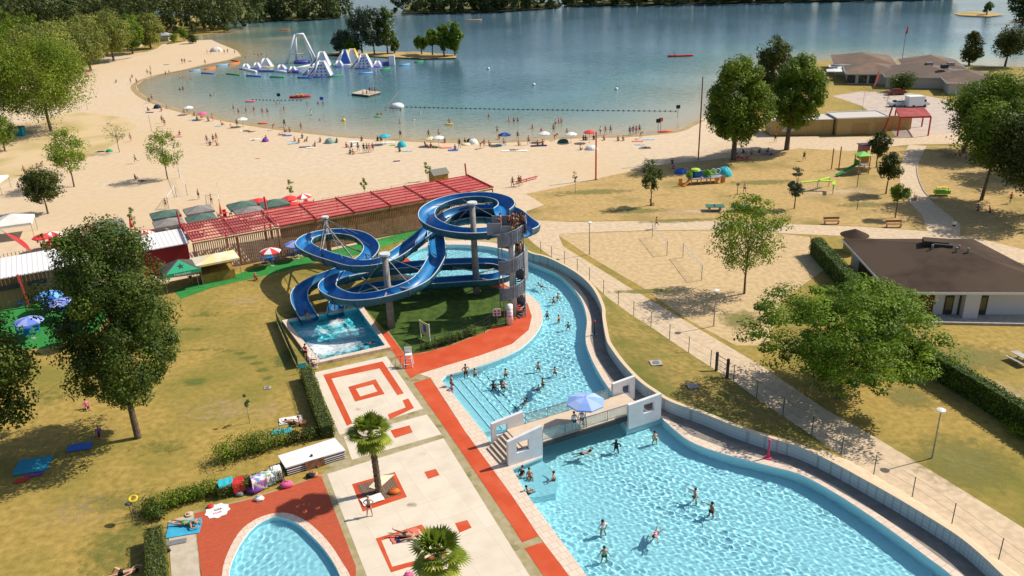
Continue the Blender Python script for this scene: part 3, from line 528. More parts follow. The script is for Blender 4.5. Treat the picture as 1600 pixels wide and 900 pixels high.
# islet trees
for k, (bx, by, tx, ty, w_, cb, lf, kd, lb) in enumerate([(566, 84, 565, 9, 52, .1, L_BLUE, 'egg', 'left poplar of the grey green clump on the lake islet'), (585, 85, 585, 8, 50, .1, L_BLUE, 'egg', 'middle poplar of the grey green clump on the lake islet'), (606, 84, 604, 10, 40, .12, L_OLIVE, 'egg', 'right poplar of the grey green clump on the lake islet'), (537, 84, 533, 42, 36, .02, L_BLUE, 'ball', 'bushy willow at the left end of the islet'), (552, 85, 552, 58, 26, .02, L_MID, 'ball', 'low green willow under the poplars of the islet'), (617, 83, 614, 58, 16, .05, L_OLIVE, 'ball', 'small slim tree right of the islet poplars'),
        (659, 85, 659, 56, 24, .3, L_MID, 'ball', 'small round tree, leftmost of the right hand islet group'), (676, 86, 672, 43, 22, .3, L_LIGHT, 'egg', 'yellow green tree in the right hand islet group'), (694, 87, 694, 36, 30, .15, L_MID, 'egg', 'green tree in the middle of the right hand islet group'), (711, 87, 710, 34, 34, .1, L_MID, 'egg', 'rightmost green tree of the islet')]):
    tree('islet_tree', (bx, by), lb, top=(tx, ty), w=w_, cb=cb, kind=kd, leaf=lf, n=60, nper=70, size=.7, cr=.3, seed=70+k, tr=.25, group='trees on the lake islet', z=.3, gap=.3)
# saplings and low plants
for k, (bx, by, tx, ty, w_, lf, nn, lb) in enumerate([(390, 661, 388, 613, 14, L_OLIVE, 4, 'thin staked sapling with a few leaves on the dry lawn'), (899, 303, 899, 256, 14, L_OLIVE, 5, 'bare pale sapling on the turf beside the path'), (457, 318, 455, 278, 14, L_MID, 14, 'narrow sapling behind the pergola beside the red parasols'), (570, 306, 569, 276, 13, L_MID, 14, 'narrow sapling behind the middle of the pergola'), (669, 282, 668, 250, 13, L_LIGHT, 14, 'narrow sapling leaning on the small wooden hut'), (213, 372, 210, 318, 15, L_MID, 14, 'narrow sapling behind the white roof next to the folded parasol'), (72, 402, 67, 358, 14, L_OLIVE, 12, 'wispy sapling between the red feather flag and the red parasol'),
        (1347, 174, 1346, 108, 10, L_OLIVE, 6, 'thin staked sapling before the restaurant'), (1384, 175, 1386, 120, 8, L_OLIVE, 6, 'thin sapling between the car and the feather flag'), (618, 392, 616, 362, 12, L_OLIVE, 6, 'small leafless sapling beside the straight slide')]):
    tree('sapling', (bx, by), lb, top=(tx, ty), w=w_, cb=.25, kind='egg', leaf=lf, bark=BARKP, n=nn, nper=26, size=.2, cr=.35, seed=90+k, tr=.03, nb=4, gap=.0)
# ---- clipped hedges
def hedge(line, wd, h, label, mat=L_HEDGE, size=.14, dens=55, seed=1, cat='hedge', name='hedge', top_mat=None):
    line = [np.array(p) for p in line]; mb = MB(); g = line[0]; root = empty(name, (g[0], g[1], 0), label, cat)
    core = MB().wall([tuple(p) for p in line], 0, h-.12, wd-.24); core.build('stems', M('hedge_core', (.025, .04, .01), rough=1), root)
    rg = np.random.default_rng(seed); P = []; Nn = []
    for a, b_ in zip(line[:-1], line[1:]):
        e = b_-a; L_ = np.linalg.norm(e); u = e/L_; nn = np.array([-u[1], u[0]])
        for nrm, hh, ww in ((0, wd, 0), (1, h, wd/2), (-1, h, -wd/2)):
            cnt = int(L_*hh*dens); t = rg.uniform(0, L_, cnt); s = rg.uniform(0, hh, cnt)
            if nrm == 0: xy = a+u*t[:, None]+nn*(s-wd/2)[:, None]; z_ = np.full(cnt, h)
            else: xy = a+u*t[:, None]+nn*ww; z_ = s
            P.append(np.c_[xy, z_]); Nn.append(np.tile([*(nn*nrm), 1.0 if nrm == 0 else .25], (cnt, 1)))
    for p_, d_ in ((line[0], line[0]-line[1]), (line[-1], line[-1]-line[-2])):
        d_ = d_/np.linalg.norm(d_); nn = np.array([-d_[1], d_[0]]); cnt = int(wd*h*dens); s = rg.uniform(-wd/2, wd/2, cnt)
        P.append(np.c_[p_+nn*s[:, None], rg.uniform(0, h, cnt)]); Nn.append(np.tile([*d_, .2], (cnt, 1)))
    P = np.concatenate(P); Nn = np.concatenate(Nn); k = len(P); P += rg.normal(0, .035, P.shape)+.05*np.sin(P[:, :1]*2.1+P[:, 1:2]*1.7)*Nn
    nr = Nn+rg.normal(0, .5, P.shape); nr /= np.linalg.norm(nr, axis=1)[:, None]; t = np.cross(nr, rg.normal(size=P.shape)); t /= np.linalg.norm(t, axis=1)[:, None]; b_ = np.cross(nr, t); s = size*rg.uniform(.6, 1.4, k)[:, None]
    V = np.stack([P-t*s*.5, P+b_*s*.4, P+t*s*.5, P-b_*s*.4], 1).reshape(-1, 3)-np.array([g[0], g[1], 0]); me = mesh('foliage', V, np.arange(k*4).reshape(k, 4), mat)
    at = me.attributes.new('tint', 'FLOAT', 'FACE'); at.data.foreach_set('value', np.clip(rg.normal(.45, .25, k), 0, 1).astype(np.float32)); link('foliage', me, root); return root
def W2(px, z=0): return [G(x, y, z)[:2] for x, y in px]
hedge(W2([(1275, 372), (1325, 425), (1362, 470), (1420, 525), (1452, 548)], 2.1), 1.35, 2.2, 'long clipped hedge running down the left side of the brown roofed building', seed=2, size=.16)
hedge(W2([(1457, 550), (1530, 592), (1600, 634), (1680, 684)], 2.1), 1.2, 2.2, 'dark clipped hedge right of the spreading tree, bounding the lawn', seed=3, size=.16)
hedge(W2([(476, 572), (487, 600), (498, 630), (510, 664)], 1.3), 1.15, 1.3, 'flat topped hedge between the dry lawn and the maze paving', leafmat('leaf_dryhedge', (.06, .085, .012), (.18, .19, .03), .15), seed=4, size=.10, dens=110)
hedge(W2([(238, 822), (241, 860), (246, 905), (250, 960)], 1.3), 1.2, 1.3, 'flat topped hedge at the bottom left beside the yellow lifebuoy stand', leafmat('leaf_dryhedge', (.06, .085, .012), (.18, .19, .03), .15), seed=5, size=.10, dens=110)
hedge(W2([(338, 760), (390, 746), (440, 732)], 1.0), .9, 1.0, 'low clipped hedge with bathing towels thrown over it', leafmat('leaf_dryhedge', (.06, .085, .012), (.18, .19, .03), .15), seed=6, size=.10, dens=110)
def bushrow(px, r, n, label, mat, seed, h=1.0, name='shrub', nper=150, size=.16):
    pts = np.array(W2(px)); s = resamp(pts, n); rg = np.random.default_rng(seed); c = np.c_[s+rg.normal(0, r*.25, s.shape), rg.uniform(h*.35, h*.8, n)]
    root = empty(name, (*pts[0], 0), label, 'shrub'); c -= np.array([pts[0][0], pts[0][1], 0])
    link('foliage', leaf_mesh('foliage', c, r*rg.uniform(.7, 1.2, n), nper, size, mat, seed), root)
    mb = MB()
    mb.tube([(q[0], q[1], .06) for q in c], .03, 5)
    for q in c[::2]: mb.tube([(q[0], q[1], .05), tuple(q)], [.04, .015], 5)
    mb.build('stems', BARK, root, world=False)
bushrow([(345, 722), (375, 712), (410, 705), (440, 694)], 1.0, 26, 'bright green shrub bed left of the long white bench', L_MID, 3, 1.5)
bushrow([(450, 692), (478, 690), (515, 672)], .6, 16, 'patchy shrub bed behind the long white bench', L_DARK, 4)
bushrow([(245, 800), (270, 790), (305, 780), (338, 768)], .75, 24, 'dark shrub bed above the sunbather on the blue towel', L_MID, 5)
bushrow([(228, 800), (238, 806), (244, 815)], .65, 9, 'dull purple green shrub next to the yellow lifebuoy stand', L_OLIVE, 6)
bushrow([(345, 772), (395, 757), (435, 745)], .4, 16, 'low plants under the hanging towels beside the red tiles', L_DARK, 7, .6)
bushrow([(665, 545), (690, 540), (715, 532), (740, 522)], .5, 16, 'low shrubs inside the slide enclosure fence', L_OLIVE, 8, .7)
bushrow([(690, 450), (712, 446), (728, 449)], .55, 8, 'pale bushes under the lower slide loop', L_LIGHT, 9, .9)
bushrow([(1398, 143), (1409, 142), (1419, 144)], 1.9, 14, 'large olive bush in front of the lakeside restaurant', L_OLIVE, 10, 4.5, nper=200, size=.4)
bushrow([(1582, 678), (1600, 684)], .7, 6, 'bright green shrub at the right edge in front of the hedge', L_LIGHT, 11)
# ---- fan palms
def palm(base, h, R_, label, seed, lean=(0, 0)):
    g = G(*base); rg = np.random.default_rng(seed); root = empty('fan_palm', (g[0], g[1], 0), label, 'palm tree', 'fan palms on the pool deck')
    mb = MB(); N_ = 26; pth = [(lean[0]*t*t, lean[1]*t*t, h*t) for t in np.linspace(0, 1, N_)]; mb.tube(pth, [.24+.035*(k % 2)-.03*k/N_ for k in range(N_)], 10); mb.build('trunk', M('palm_trunk', (.17, .12, .08), (.08, .055, .035), 6, rough=1, bump=1, bscale=14), root, world=False)
    V = []; F = []; T = []; top = np.array(pth[-1])
    for k in range(62):
        az = k*2.39996+rg.normal(0, .1); el = R(rg.uniform(-55, 75)) if k > 12 else R(rg.uniform(45, 85)); d = np.array([math.cos(az)*math.cos(el), math.sin(az)*math.cos(el), math.sin(el)])
        st_ = R_*rg.uniform(.42, .58); c = top+d*st_+np.array([0, 0, -.1]); side = np.cross(d, [0, 0, 1]); side /= np.linalg.norm(side)+1e-9; upv = np.cross(side, d); tt = np.clip(.35+.5*(el < R(-15))+rg.normal(0, .15), 0, 1)
        b_ = len(V); V += [top+side*.02, top-side*.02, c-side*.02, c+side*.02]; F.append((b_, b_+1, b_+2, b_+3)); T.append(tt)
        nb = 13; fr = R_*rg.uniform(.48, .62)
        for j in range(nb):
            a_ = R(-82+164*j/(nb-1)); bd = d*math.cos(a_)+side*math.sin(a_); ln = fr*(1-.25*abs(a_)/R(90)); mid = c+bd*ln*.6+upv*.03; tip = c+bd*ln-np.array([0, 0, .10*ln]); wv = np.cross(bd, upv); wv /= np.linalg.norm(wv)+1e-9; wv *= .07
            b_ = len(V); V += [c, mid+wv, tip, mid-wv]; F.append((b_, b_+1, b_+2, b_+3)); T.append(np.clip(tt+rg.normal(0, .1), 0, 1))
    me = mesh('crown', np.array(V), np.array(F), L_PALM); at = me.attributes.new('tint', 'FLOAT', 'FACE'); at.data.foreach_set('value', np.array(T, np.float32)); link('crown', me, root)
palm((592, 769), 5.2, 1.75, 'fan palm on the wooden tree surround in the middle of the deck', 3, (-.15, 0))
palm((690, 935), 3.4, 1.95, 'fan palm at the bottom edge beside the man lying on his towel', 5)
# ---- far woods: masses nobody could count
def wood(name, label, segs, seed, leaf=L_DARK, hh=(14, 22), step=6, rows=3, size=1.1, cat='wood', nper=60):
    rg = np.random.default_rng(seed); C = []; RR = []
    for a, b_ in segs:
        a = G(*a)[:2]; b_ = G(*b_)[:2]; L_ = np.linalg.norm(b_-a); n = max(int(L_/step), 2); nn = np.array([-(b_-a)[1], (b_-a)[0]])/L_
        if nn[1] < 0: nn = -nn
        for r_ in range(rows):
            for t in np.linspace(0, 1, n):
                p = a+(b_-a)*t+nn*r_*step*.9+rg.normal(0, step*.25, 2); h = rg.uniform(*hh); cr_ = step*rg.uniform(.45, .75)
                m_ = 9
                C += [(p[0]+rg.normal(0, cr_*.45), p[1]+rg.normal(0, cr_*.45), h*f) for f in np.linspace(.08, .95, m_)]; RR += list(cr_*np.sin(np.linspace(.5, 2.75, m_))*rg.uniform(.6, .9, m_))
    C = np.array(C); o = empty(name, (C[0][0], C[0][1], 0), None, None); bpy.data.objects.remove(o)
    me = leaf_mesh(name, C, np.array(RR), nper, size, leaf, seed); return tag(link(name, me), label, cat, kind='stuff')
wood('distant_wood', 'dark wood on the far shore behind the plane trees', [((-20, 46), (200, 44)), ((-60, 28), (170, 26))], 1, L_FAR, (13, 20), 7, 5, 1.2)
wood('distant_wood', 'tall dark trees at the lake edge behind the sand spit', [((205, 52), (355, 50))], 2, L_FAR, (22, 34), 7, 6, 1.2)
wood('distant_wood', 'dark wood across the water left of the islet', [((350, 36), (525, 30))], 3, L_FAR, (18, 27), 8, 5, 1.5)
wood('distant_wood', 'wood on the far shore right of the islet poplars', [((630, 22), (800, 18)), ((800, 18), (866, 13))], 4, L_FAR, (18, 28), 9, 4, 1.7)
wood('distant_wood', 'long dark wood along the top right shore', [((892, 9), (1150, 5)), ((1150, 5), (1480, -2))], 5, L_FAR, (18, 28), 11, 4, 2.2)
wood('scrub_belt', 'belt of green scrub trees at the upper left edge', [((-160, 120), (40, 75)), ((-160, 90), (60, 60))], 6, L_MID, (8, 15), 6, 4, .7)
# ================================================================ water slides
BLUE = M('slide_blue', (.004, .12, .34), (.008, .17, .43), .8, rough=.4, spec=.5, c3=(.05, .24, .45), s3=.3, t3=(.55, .8))
TEAL = M('slide_underside', (.02, .105, .16), (.035, .14, .19), 1, rough=.5)
RIM = M('slide_rim', (.55, .60, .62), rough=.5)
POLEC = M('mast_concrete', (.30, .28, .26), (.22, .20, .19), 2, rough=.8)
def crom(pts, step=.45):
    pts = [np.array(p, float) for p in pts]; out = []
    for i in range(len(pts)-1):
        p0, p1, p2, p3 = pts[max(i-1, 0)], pts[i], pts[i+1], pts[min(i+2, len(pts)-1)]; n = max(2, int(np.linalg.norm(p2-p1)/step))
        for j in range(n):
            t = j/n; out.append(.5*((2*p1)+(-p0+p2)*t+(2*p0-5*p1+4*p2-p3)*t*t+(-p0+3*p1-3*p2+p3)*t**3))
    out.append(pts[-1]); return np.array(out)
def sweep(path, sec, closed=True):
    T = np.gradient(path, axis=0); T /= np.linalg.norm(T, axis=1)[:, None]; S = np.cross(T, [0, 0, 1]); S /= np.linalg.norm(S, axis=1)[:, None]; Uu = np.cross(S, T)
    k = len(sec); V = [path[i]+S[i]*a+Uu[i]*b for i in range(len(path)) for a, b in sec]; F = []
    for i in range(len(path)-1):
        for j in range(k if closed else k-1): F.append((i*k+j, i*k+(j+1) % k, (i+1)*k+(j+1) % k, (i+1)*k+j))
    if closed: F += [tuple(range(k))[::-1], tuple((len(path)-1)*k+j for j in range(k))]
    return V, F, S, Uu
def slide(name, pts, label, w=.92, d=1.0):
    path = crom(pts); root = empty(name, tuple(path[0]), label, 'water slide'); th = np.linspace(0, math.pi, 11)
    inner = [(-w*math.cos(t), -d*math.sin(t)**.8) for t in th]; outer = [((w+.07)*math.cos(t), -(d+.07)*math.sin(t)**.8) for t in th]
    sk = MB(); V, F, S, Uu = sweep(path, inner, False); sk.add(V, F); sk.build('channel', BLUE, root, smooth=True)
    sk = MB(); V, F, _, _ = sweep(path, [(a, b) for a, b in outer], False); sk.add(V, F)
    for s in (-1, 1): MB().tube([p+S[i]*s*(w+.03)+Uu[i]*.0 for i, p in enumerate(path)], .05, 6).build('rim', RIM, root, smooth=True)
    mb = sk; acc = 0
    for i in range(1, len(path)-1):
        acc += np.linalg.norm(path[i]-path[i-1])
        if acc > 2.4:
            acc = 0; ring = [path[i]+S[i]*a*1.05+Uu[i]*b*1.06 for a, b in outer]; T = path[i+1]-path[i]; T /= np.linalg.norm(T); mb.tube(ring, .055, 4)
    mb.build('outer_shell', TEAL, root, smooth=True); return path, root
rc = np.array([-5.0, 93.2]); rr_ = 4.7
def ringpt(a, z, r=rr_): return (rc[0]+r*math.cos(R(a)), rc[1]+r*1.05*math.sin(R(a)), z)
def g3(l): return [tuple(G(x, y, z)) for x, y, z in l]
A = [ringpt(-30, 9.7), ringpt(-5, 9.65), ringpt(25, 9.6), ringpt(60, 9.5), ringpt(95, 9.35), ringpt(130, 9.15), ringpt(165, 8.95), ringpt(200, 8.7), ringpt(235, 8.45), ringpt(265, 8.2), ringpt(295, 7.95), ringpt(325, 7.7), ringpt(0, 7.4), ringpt(35, 7.1), ringpt(75, 6.8), ringpt(110, 6.55), ringpt(145, 6.3)]+g3([(683, 386, 6.0), (680, 405, 5.7), (655, 437, 5.2), (600, 458, 4.7), (545, 463, 4.3), (512, 449, 4.0), (524, 433, 3.7), (575, 421, 3.4), (640, 413, 3.1), (710, 408, 2.9), (775, 408, 2.6), (795, 419, 2.4), (775, 431, 2.2), (710, 436, 2.0), (640, 441, 1.8), (580, 446, 1.5), (535, 462, 1.15), (526, 477, .85), (524, 489, .6)])
pathA_, sA = slide('water_slide', A, 'blue slide that rings the tall mast and ends at the right chute')
Bp = [(1.5, 84.9, 9.3), (2.3, 87.2, 8.9), (1.7, 90.3, 8.5)]+[ringpt(20, 8.2, 5.6), ringpt(50, 7.9, 5.4), ringpt(80, 7.6, 5.4), ringpt(110, 7.3, 5.4)]+g3([(676, 352, 6.9), (645, 377, 6.4), (603, 404, 5.9), (560, 411, 5.5), (525, 403, 5.2), (490, 391, 4.9), (474, 379, 4.6), (488, 367, 4.4), (525, 361, 4.2), (560, 366, 4.0), (579, 381, 3.8), (575, 397, 3.5), (550, 414, 3.2), (515, 427, 2.8), (488, 438, 2.4), (470, 452, 1.9), (468, 468, 1.4), (476, 484, .9), (484, 497, .6)])
pathB_, sB = slide('water_slide', Bp, 'blue slide that loops out to the far left and ends at the left chute')
def mast(base, h, label, arms, low=None, r=.42):
    g = G(*base); root = empty('slide_mast', (g[0], g[1], 0), label, 'mast'); MB().cyl(g[0], g[1], 0, h, r, r*.72, 18).build('pole', POLEC, root, smooth=True)
    MB().cyl(g[0], g[1], h, h+.22, r*1.35, r*1.35, 20).build('cap', RIM, root)
    for p in arms: MB().tube([(g[0], g[1], h-.1), tuple(p)], .035, 5).build('cable', STEEL, root)
    for p in (low or []): MB().tube([(g[0], g[1], p[2]-.15), (p[0], p[1], p[2]-.6)], .10, 6).build('bracket', POLEC, root)
    return root
mast((745, 459), 10.9, 'tallest concrete mast, in the middle of the top slide ring', [ringpt(a, 8.9) for a in (40, 150, 200, 255, 320, 100)], [ringpt(a, z) for a, z in ((20, 7.0), (120, 6.6), (205, 8.1), (300, 7.6))]+[tuple(G(700, 409, 3.0)), tuple(G(780, 410, 2.6)), tuple(G(770, 432, 2.2))])
mast((612, 512), 8.3, 'concrete mast in front between the lower slide curves', [tuple(G(x, y, z)) for x, y, z in ((560, 456, 4.4), (640, 444, 5), (665, 425, 5.4), (560, 424, 3.5), (540, 408, 5.3))], [tuple(G(x, y, z)) for x, y, z in ((600, 456, 4.7), (640, 443, 5.0), (560, 460, 4.3), (560, 423, 3.5))])
mast((517, 412), 6.2, 'short concrete mast inside the left slide loop', [tuple(G(x, y, z)) for x, y, z in ((485, 370, 4.4), (560, 366, 4.0), (578, 384, 3.8), (500, 392, 4.9), (535, 404, 5.2))], [tuple(G(x, y, z)) for x, y, z in ((560, 408, 5.4), (500, 393, 4.9), (577, 392, 3.6))], .33)
for (px, py, z, lb) in ((476, 478, 1.2, 'short grey post under the left chute'), (522, 470, 1.3, 'short grey post under the right chute')):
    g = G(px, py, z); tag(MB().cyl(g[0], g[1], 0, z-.3, .1, n=8).build('slide_post', STEEL, None, (g[0], g[1], 0)), lb, 'post')
# ---- spiral stair tower
TC = np.array([.1, 83.0]); PANEL = M('grey_panel', (.27, .29, .32), (.21, .23, .26), 1.5, rough=.5); TOWERH = 9.5
tw = empty('stair_tower', (TC[0], TC[1], 0), 'grey spiral stair tower crowded with bathers queuing for the slides', 'tower')
def spir(a, r, z): return (TC[0]+r*math.cos(a), TC[1]+r*math.sin(a), z)
NT = 3.1; A0s = R(-60)
MB().cyl(TC[0], TC[1], 0, TOWERH+.6, .36, .36, 18).build('column', M('tower_column', (.62, .60, .58), rough=.6), tw, smooth=True)
mb = MB(); ns = 57
for k in range(ns):
    a = A0s+2*math.pi*NT*k/ns; z = .17*(k+1)*TOWERH/(ns*.17); da = 2*math.pi*NT/ns
    P = [spir(a, .3, 0), spir(a, 1.32, 0), spir(a+da*1.05, 1.32, 0), spir(a+da*1.05, .3, 0)]
    mb.add([(x, y, z-.06) for x, y, _ in P]+[(x, y, z) for x, y, _ in P], [(3, 2, 1, 0), (4, 5, 6, 7), (0, 1, 5, 4), (1, 2, 6, 5), (2, 3, 7, 6), (3, 0, 4, 7)])
o = mb.build('stair', STEEL, tw); tag(o)
def balus(r, a0, a1, zf, h0, h1, name, mat, step=R(5), corr=.03):
    mb = MB(); aa = np.arange(a0, a1, step); V = []
    for i, a in enumerate(aa):
        q = r+(corr if i % 2 else -corr); V += [spir(a, q, zf(a)+h0), spir(a, q, zf(a)+h1), spir(a, q+.04, zf(a)+h1), spir(a, q+.04, zf(a)+h0)]
    F = []
    for i in range(len(aa)-1):
        for k in range(4): F.append((i*4+k, i*4+(k+1) % 4, i*4+4+(k+1) % 4, i*4+4+k))
    mb.add(V, F); return mb.build(name, mat, tw)
zf = lambda a: (a-A0s)/(2*math.pi*NT)*TOWERH
balus(1.36, A0s+R(50), A0s+2*math.pi*NT, zf, -.35, 1.05, 'balustrade', PANEL)
mb = MB(); aa = np.arange(A0s, A0s+2*math.pi*NT, R(12)); mb.tube([spir(a, 1.4, zf(a)+1.15) for a in aa], .035, 6); mb.build('handrail', RIM, tw)
for a in (R(170), R(225), R(275), R(330), R(40)): MB().cyl(*spir(a, 1.46, 0)[:2], 0, TOWERH+1, .06, n=8).build('post', STEEL, tw)
pf = MB().box((TC[0]-.1, TC[1]+.6, TOWERH+.1), (3.4, 3.0, .14)).build('platform', STEEL, tw)
for c, s, rz in (((TC[0]-1.75, TC[1]-.6, TOWERH+.65), (1.5, .08, 1.25), 0), ((TC[0]+1.62, TC[1]+.6, TOWERH+.65), (.08, 3.0, 1.2), 0), ((TC[0]-.3, TC[1]+2.1, TOWERH+.65), (3.4, .08, 1.2), 0), ((TC[0]-.5, TC[1]-.9, TOWERH+.55), (1.2, .08, 1.0), 0)):
    MB().box(c, s, rz).build('parapet_panel', PANEL, tw)
MB().box((TC[0]+1.5, TC[1]+.2, 5.8), (1.0, .1, 3.6), R(70)).build('side_panel', PANEL, tw)
REDM = M('red_lettering', (.6, .03, .03), rough=.5)
def text(s, size, loc, rot, mat, name='lettering', parent=None, ext=.004):
    cu = bpy.data.curves.new(name, 'FONT'); cu.body = s; cu.size = size; cu.extrude = ext; cu.align_x = 'CENTER'; cu.align_y = 'CENTER'; cu.materials.append(mat); o = bpy.data.objects.new(name, cu); COL.objects.link(o); o.rotation_euler = rot
    l = np.array(loc, float)
    if parent: o.parent = parent; l = l-np.array(parent.location)
    o.location = tuple(l); return o
cb = empty('sign_column', (*G(797, 507)[:2], 0), 'white round column with red writing at the foot of the stair tower', 'column'); q = cb.location
MB().cyl(q[0], q[1], 0, 2.3, .34, n=20).build('column', WHITE, cb, smooth=True)
for k, s in enumerate(('INTERDIT', 'AUX', 'ENFANTS')): text(s, .26, (q[0]-.02, q[1]-.36, 1.9-k*.4), (R(90), 0, 0), REDM, parent=cb)
sb = empty('notice_board', (*G(777, 506)[:2], 0), 'small white notice board on a post left of the white column', 'sign'); q = sb.location
MB().cyl(q[0], q[1], 0, 1.1, .04, n=8).build('post', STEEL, sb); MB().box((q[0], q[1], 1.35), (.85, .05, .85)).build('panel', WHITE, sb)
for dx, dz in ((-.2, 1.52), (.2, 1.52), (-.2, 1.2), (.2, 1.2)): MB().box((q[0]+dx, q[1]-.03, dz), (.24, .015, .2)).build('pictogram', REDM, sb)
# ================================================================ bridge over the pool
bo = np.array(G(793.5, 728)[:2]); be = np.array(G(1033, 651)[:2]); bu = (be-bo)/np.linalg.norm(be-bo); bv = np.array([-bu[1], bu[0]]); brz = math.atan2(bu[1], bu[0]); BLn = np.linalg.norm(be-bo)
def bp3(s, t, z=0): p = bo+bu*s+bv*t; return (p[0], p[1], z)
br = tag(empty('footbridge', bp3(0, 0)), 'footbridge with white portal walls and glass parapets crossing the pool', 'bridge')
WP = M('white_render', (.72, .71, .72), (.66, .65, .66), 1.2, rough=.7)
def portal(s0, s1, t, h0, h1, w0, w1, z0, z1, base=-.02):
    """wall from s0..s1 along the bridge with a real window w0..w1, z0..z1"""
    mb = MB(); th = .28
    def seg(a, b_, za, zb):
        ha = lambda s: h0+(h1-h0)*(s-s0)/(s1-s0)
        V = []
        for s in (a, b_):
            for tt in (t-th/2, t+th/2):
                V += [bp3(s, tt, za), bp3(s, tt, zb if zb is not None else ha(s))]
        mb.add(V, [(0, 1, 3, 2), (4, 6, 7, 5), (0, 4, 5, 1), (2, 3, 7, 6), (1, 5, 7, 3), (0, 2, 6, 4)])
    seg(s0, w0, base, None); seg(w1, s1, base, None); seg(w0, w1, base, z0); seg(w0, w1, z1, None)
    mb.build('portal_wall', WP, br)
portal(0, 3.05, 0, 2.25, 2.75, .75, 1.85, 1.0, 1.95); portal(11.2, 14.5, 0, 2.2, 2.35, 12.7, 13.8, .95, 1.8, -.6)
portal(.2, 3.1, 3.3, 2.0, 2.3, .6, 1.6, .8, 1.65); portal(12.0, 14.3, 3.6, 2.2, 2.35, 13.0, 13.8, .8, 1.7, -.4)
BD = M('bridge_deck', (.60, .48, .36), (.55, .44, .33), 1, rough=.8)
ang = brz
MB().box(bp3(7.3, 1.72, 1.0), (11.6, 3.1, .18), brz).build('deck', BD, br); MB().box(bp3(7.3, .12, .82), (11.0, .16, .42), brz).build('beam', DARK, br); MB().box(bp3(7.3, 3.3, .82), (11.0, .16, .42), brz).build('beam', DARK, br)
for k in range(6): MB().box(bp3(-.25+.32*k, 1.65, .085+.085*k), (.34, 2.6, .17*(k+1)), brz).build('step', BD, br)
GL = M('parapet_glass', (.45, .62, .60), rough=.05); n_ = GL.node_tree.nodes['Principled BSDF']; n_.inputs['Alpha'].default_value = .35
for t in (.28, 3.2):
    for s in np.linspace(3.3, 11.4, 5): MB().bar(bp3(s, t, 1.08), bp3(s, t, 2.0), .06, .06).build('post', STEEL, br)
    MB().bar(bp3(3.2, t, 2.02), bp3(11.6, t, 2.02), .06, .05).build('handrail', STEEL, br)
    for k in range(4):
        s0 = 3.38+k*2.025; MB().box(bp3(s0+.93, t, 1.56), (1.86, .015, .8), brz).build('glass_panel', GL, br)
# ================================================================ pergola, bars and beach huts
pb = np.array(G(400, 410)[:2]); pe = np.array(G(667, 357)[:2]); pu = (pe-pb)/np.linalg.norm(pe-pb); pv = np.array([-pu[1], pu[0]]); prz = math.atan2(pu[1], pu[0]); PZ = 4.2
def pst(x, y, z): d = np.array(G(x, y, z)[:2])-pb; return float(d@pu), float(d@pv)
def pp(s, t, z=0): q = pb+pu*s+pv*t; return (q[0], q[1], z)
s0, t0 = pst(300, 377, PZ); s1, _ = pst(772, 295, PZ); _, t1 = pst(288, 352, PZ); sm, tm = pst(737, 279, PZ)
TW = min(max(t1, tm), 8.5)
pg = tag(empty('long_pergola', pp(s0, 0)), 'long red slatted pergola with a timber slat wall behind the slides', 'pergola')
REDS = M('red_slat', (.50, .06, .06), (.42, .045, .05), .4, rough=.6); PINK = M('faded_red_slat', (.62, .17, .15), (.52, .11, .11), .5, rough=.7); TIMB = M('timber_slat', (.36, .22, .10), (.25, .15, .065), 1.2, rough=.8)
mb = MB()
s = s0
while s < s1: mb.bar(pp(s, 0, PZ+.05), pp(s, TW, PZ+.05), .17 if s > s0+11 else .15, .05); s += .25 if s > s0+11 else .36
mb.build('roof_slats', PINK, pg)
for k in range(7): MB().bar(pp(s0, k*TW/6, PZ+.15), pp(s1, k*TW/6, PZ+.15), .13, .10).build('purlin', REDS, pg)
nb_ = 9
for k in range(nb_):
    s = s0+(s1-s0)*k/(nb_-1); MB().bar(pp(s, -.3, PZ+.2), pp(s, TW+.3, PZ+.2), .14, .16).build('rafter', REDS, pg)
    for t in (.0, TW): MB().bar(pp(s, t, 0), pp(s, t, PZ-.1), .16, .16).build('post', REDS, pg)
mb = MB(); s = s0
while s < s1-1.2: mb.bar(pp(s, -.08, .05), pp(s, -.08, PZ-.25), .13, .05, (pv[0], pv[1], 0)); s += .26
mb.build('slat_wall', TIMB, pg); MB().bar(pp(s0, -.15, PZ-.12), pp(s1, -.15, PZ-.12), .08, .22).build('fascia', TIMB, pg)
for s in (s0, s0+11.5, s1): MB().bar(pp(s, TW+.1, 0), pp(s-.3, TW+.3, 6.2), .2, .2).build('tall_post', REDS, pg)
MB().box(pp((s0+s1)/2+4, TW-.6, 1.2), ((s1-s0)*.6, .12, 2.4), prz).build('inner_wall', TIMB, pg)
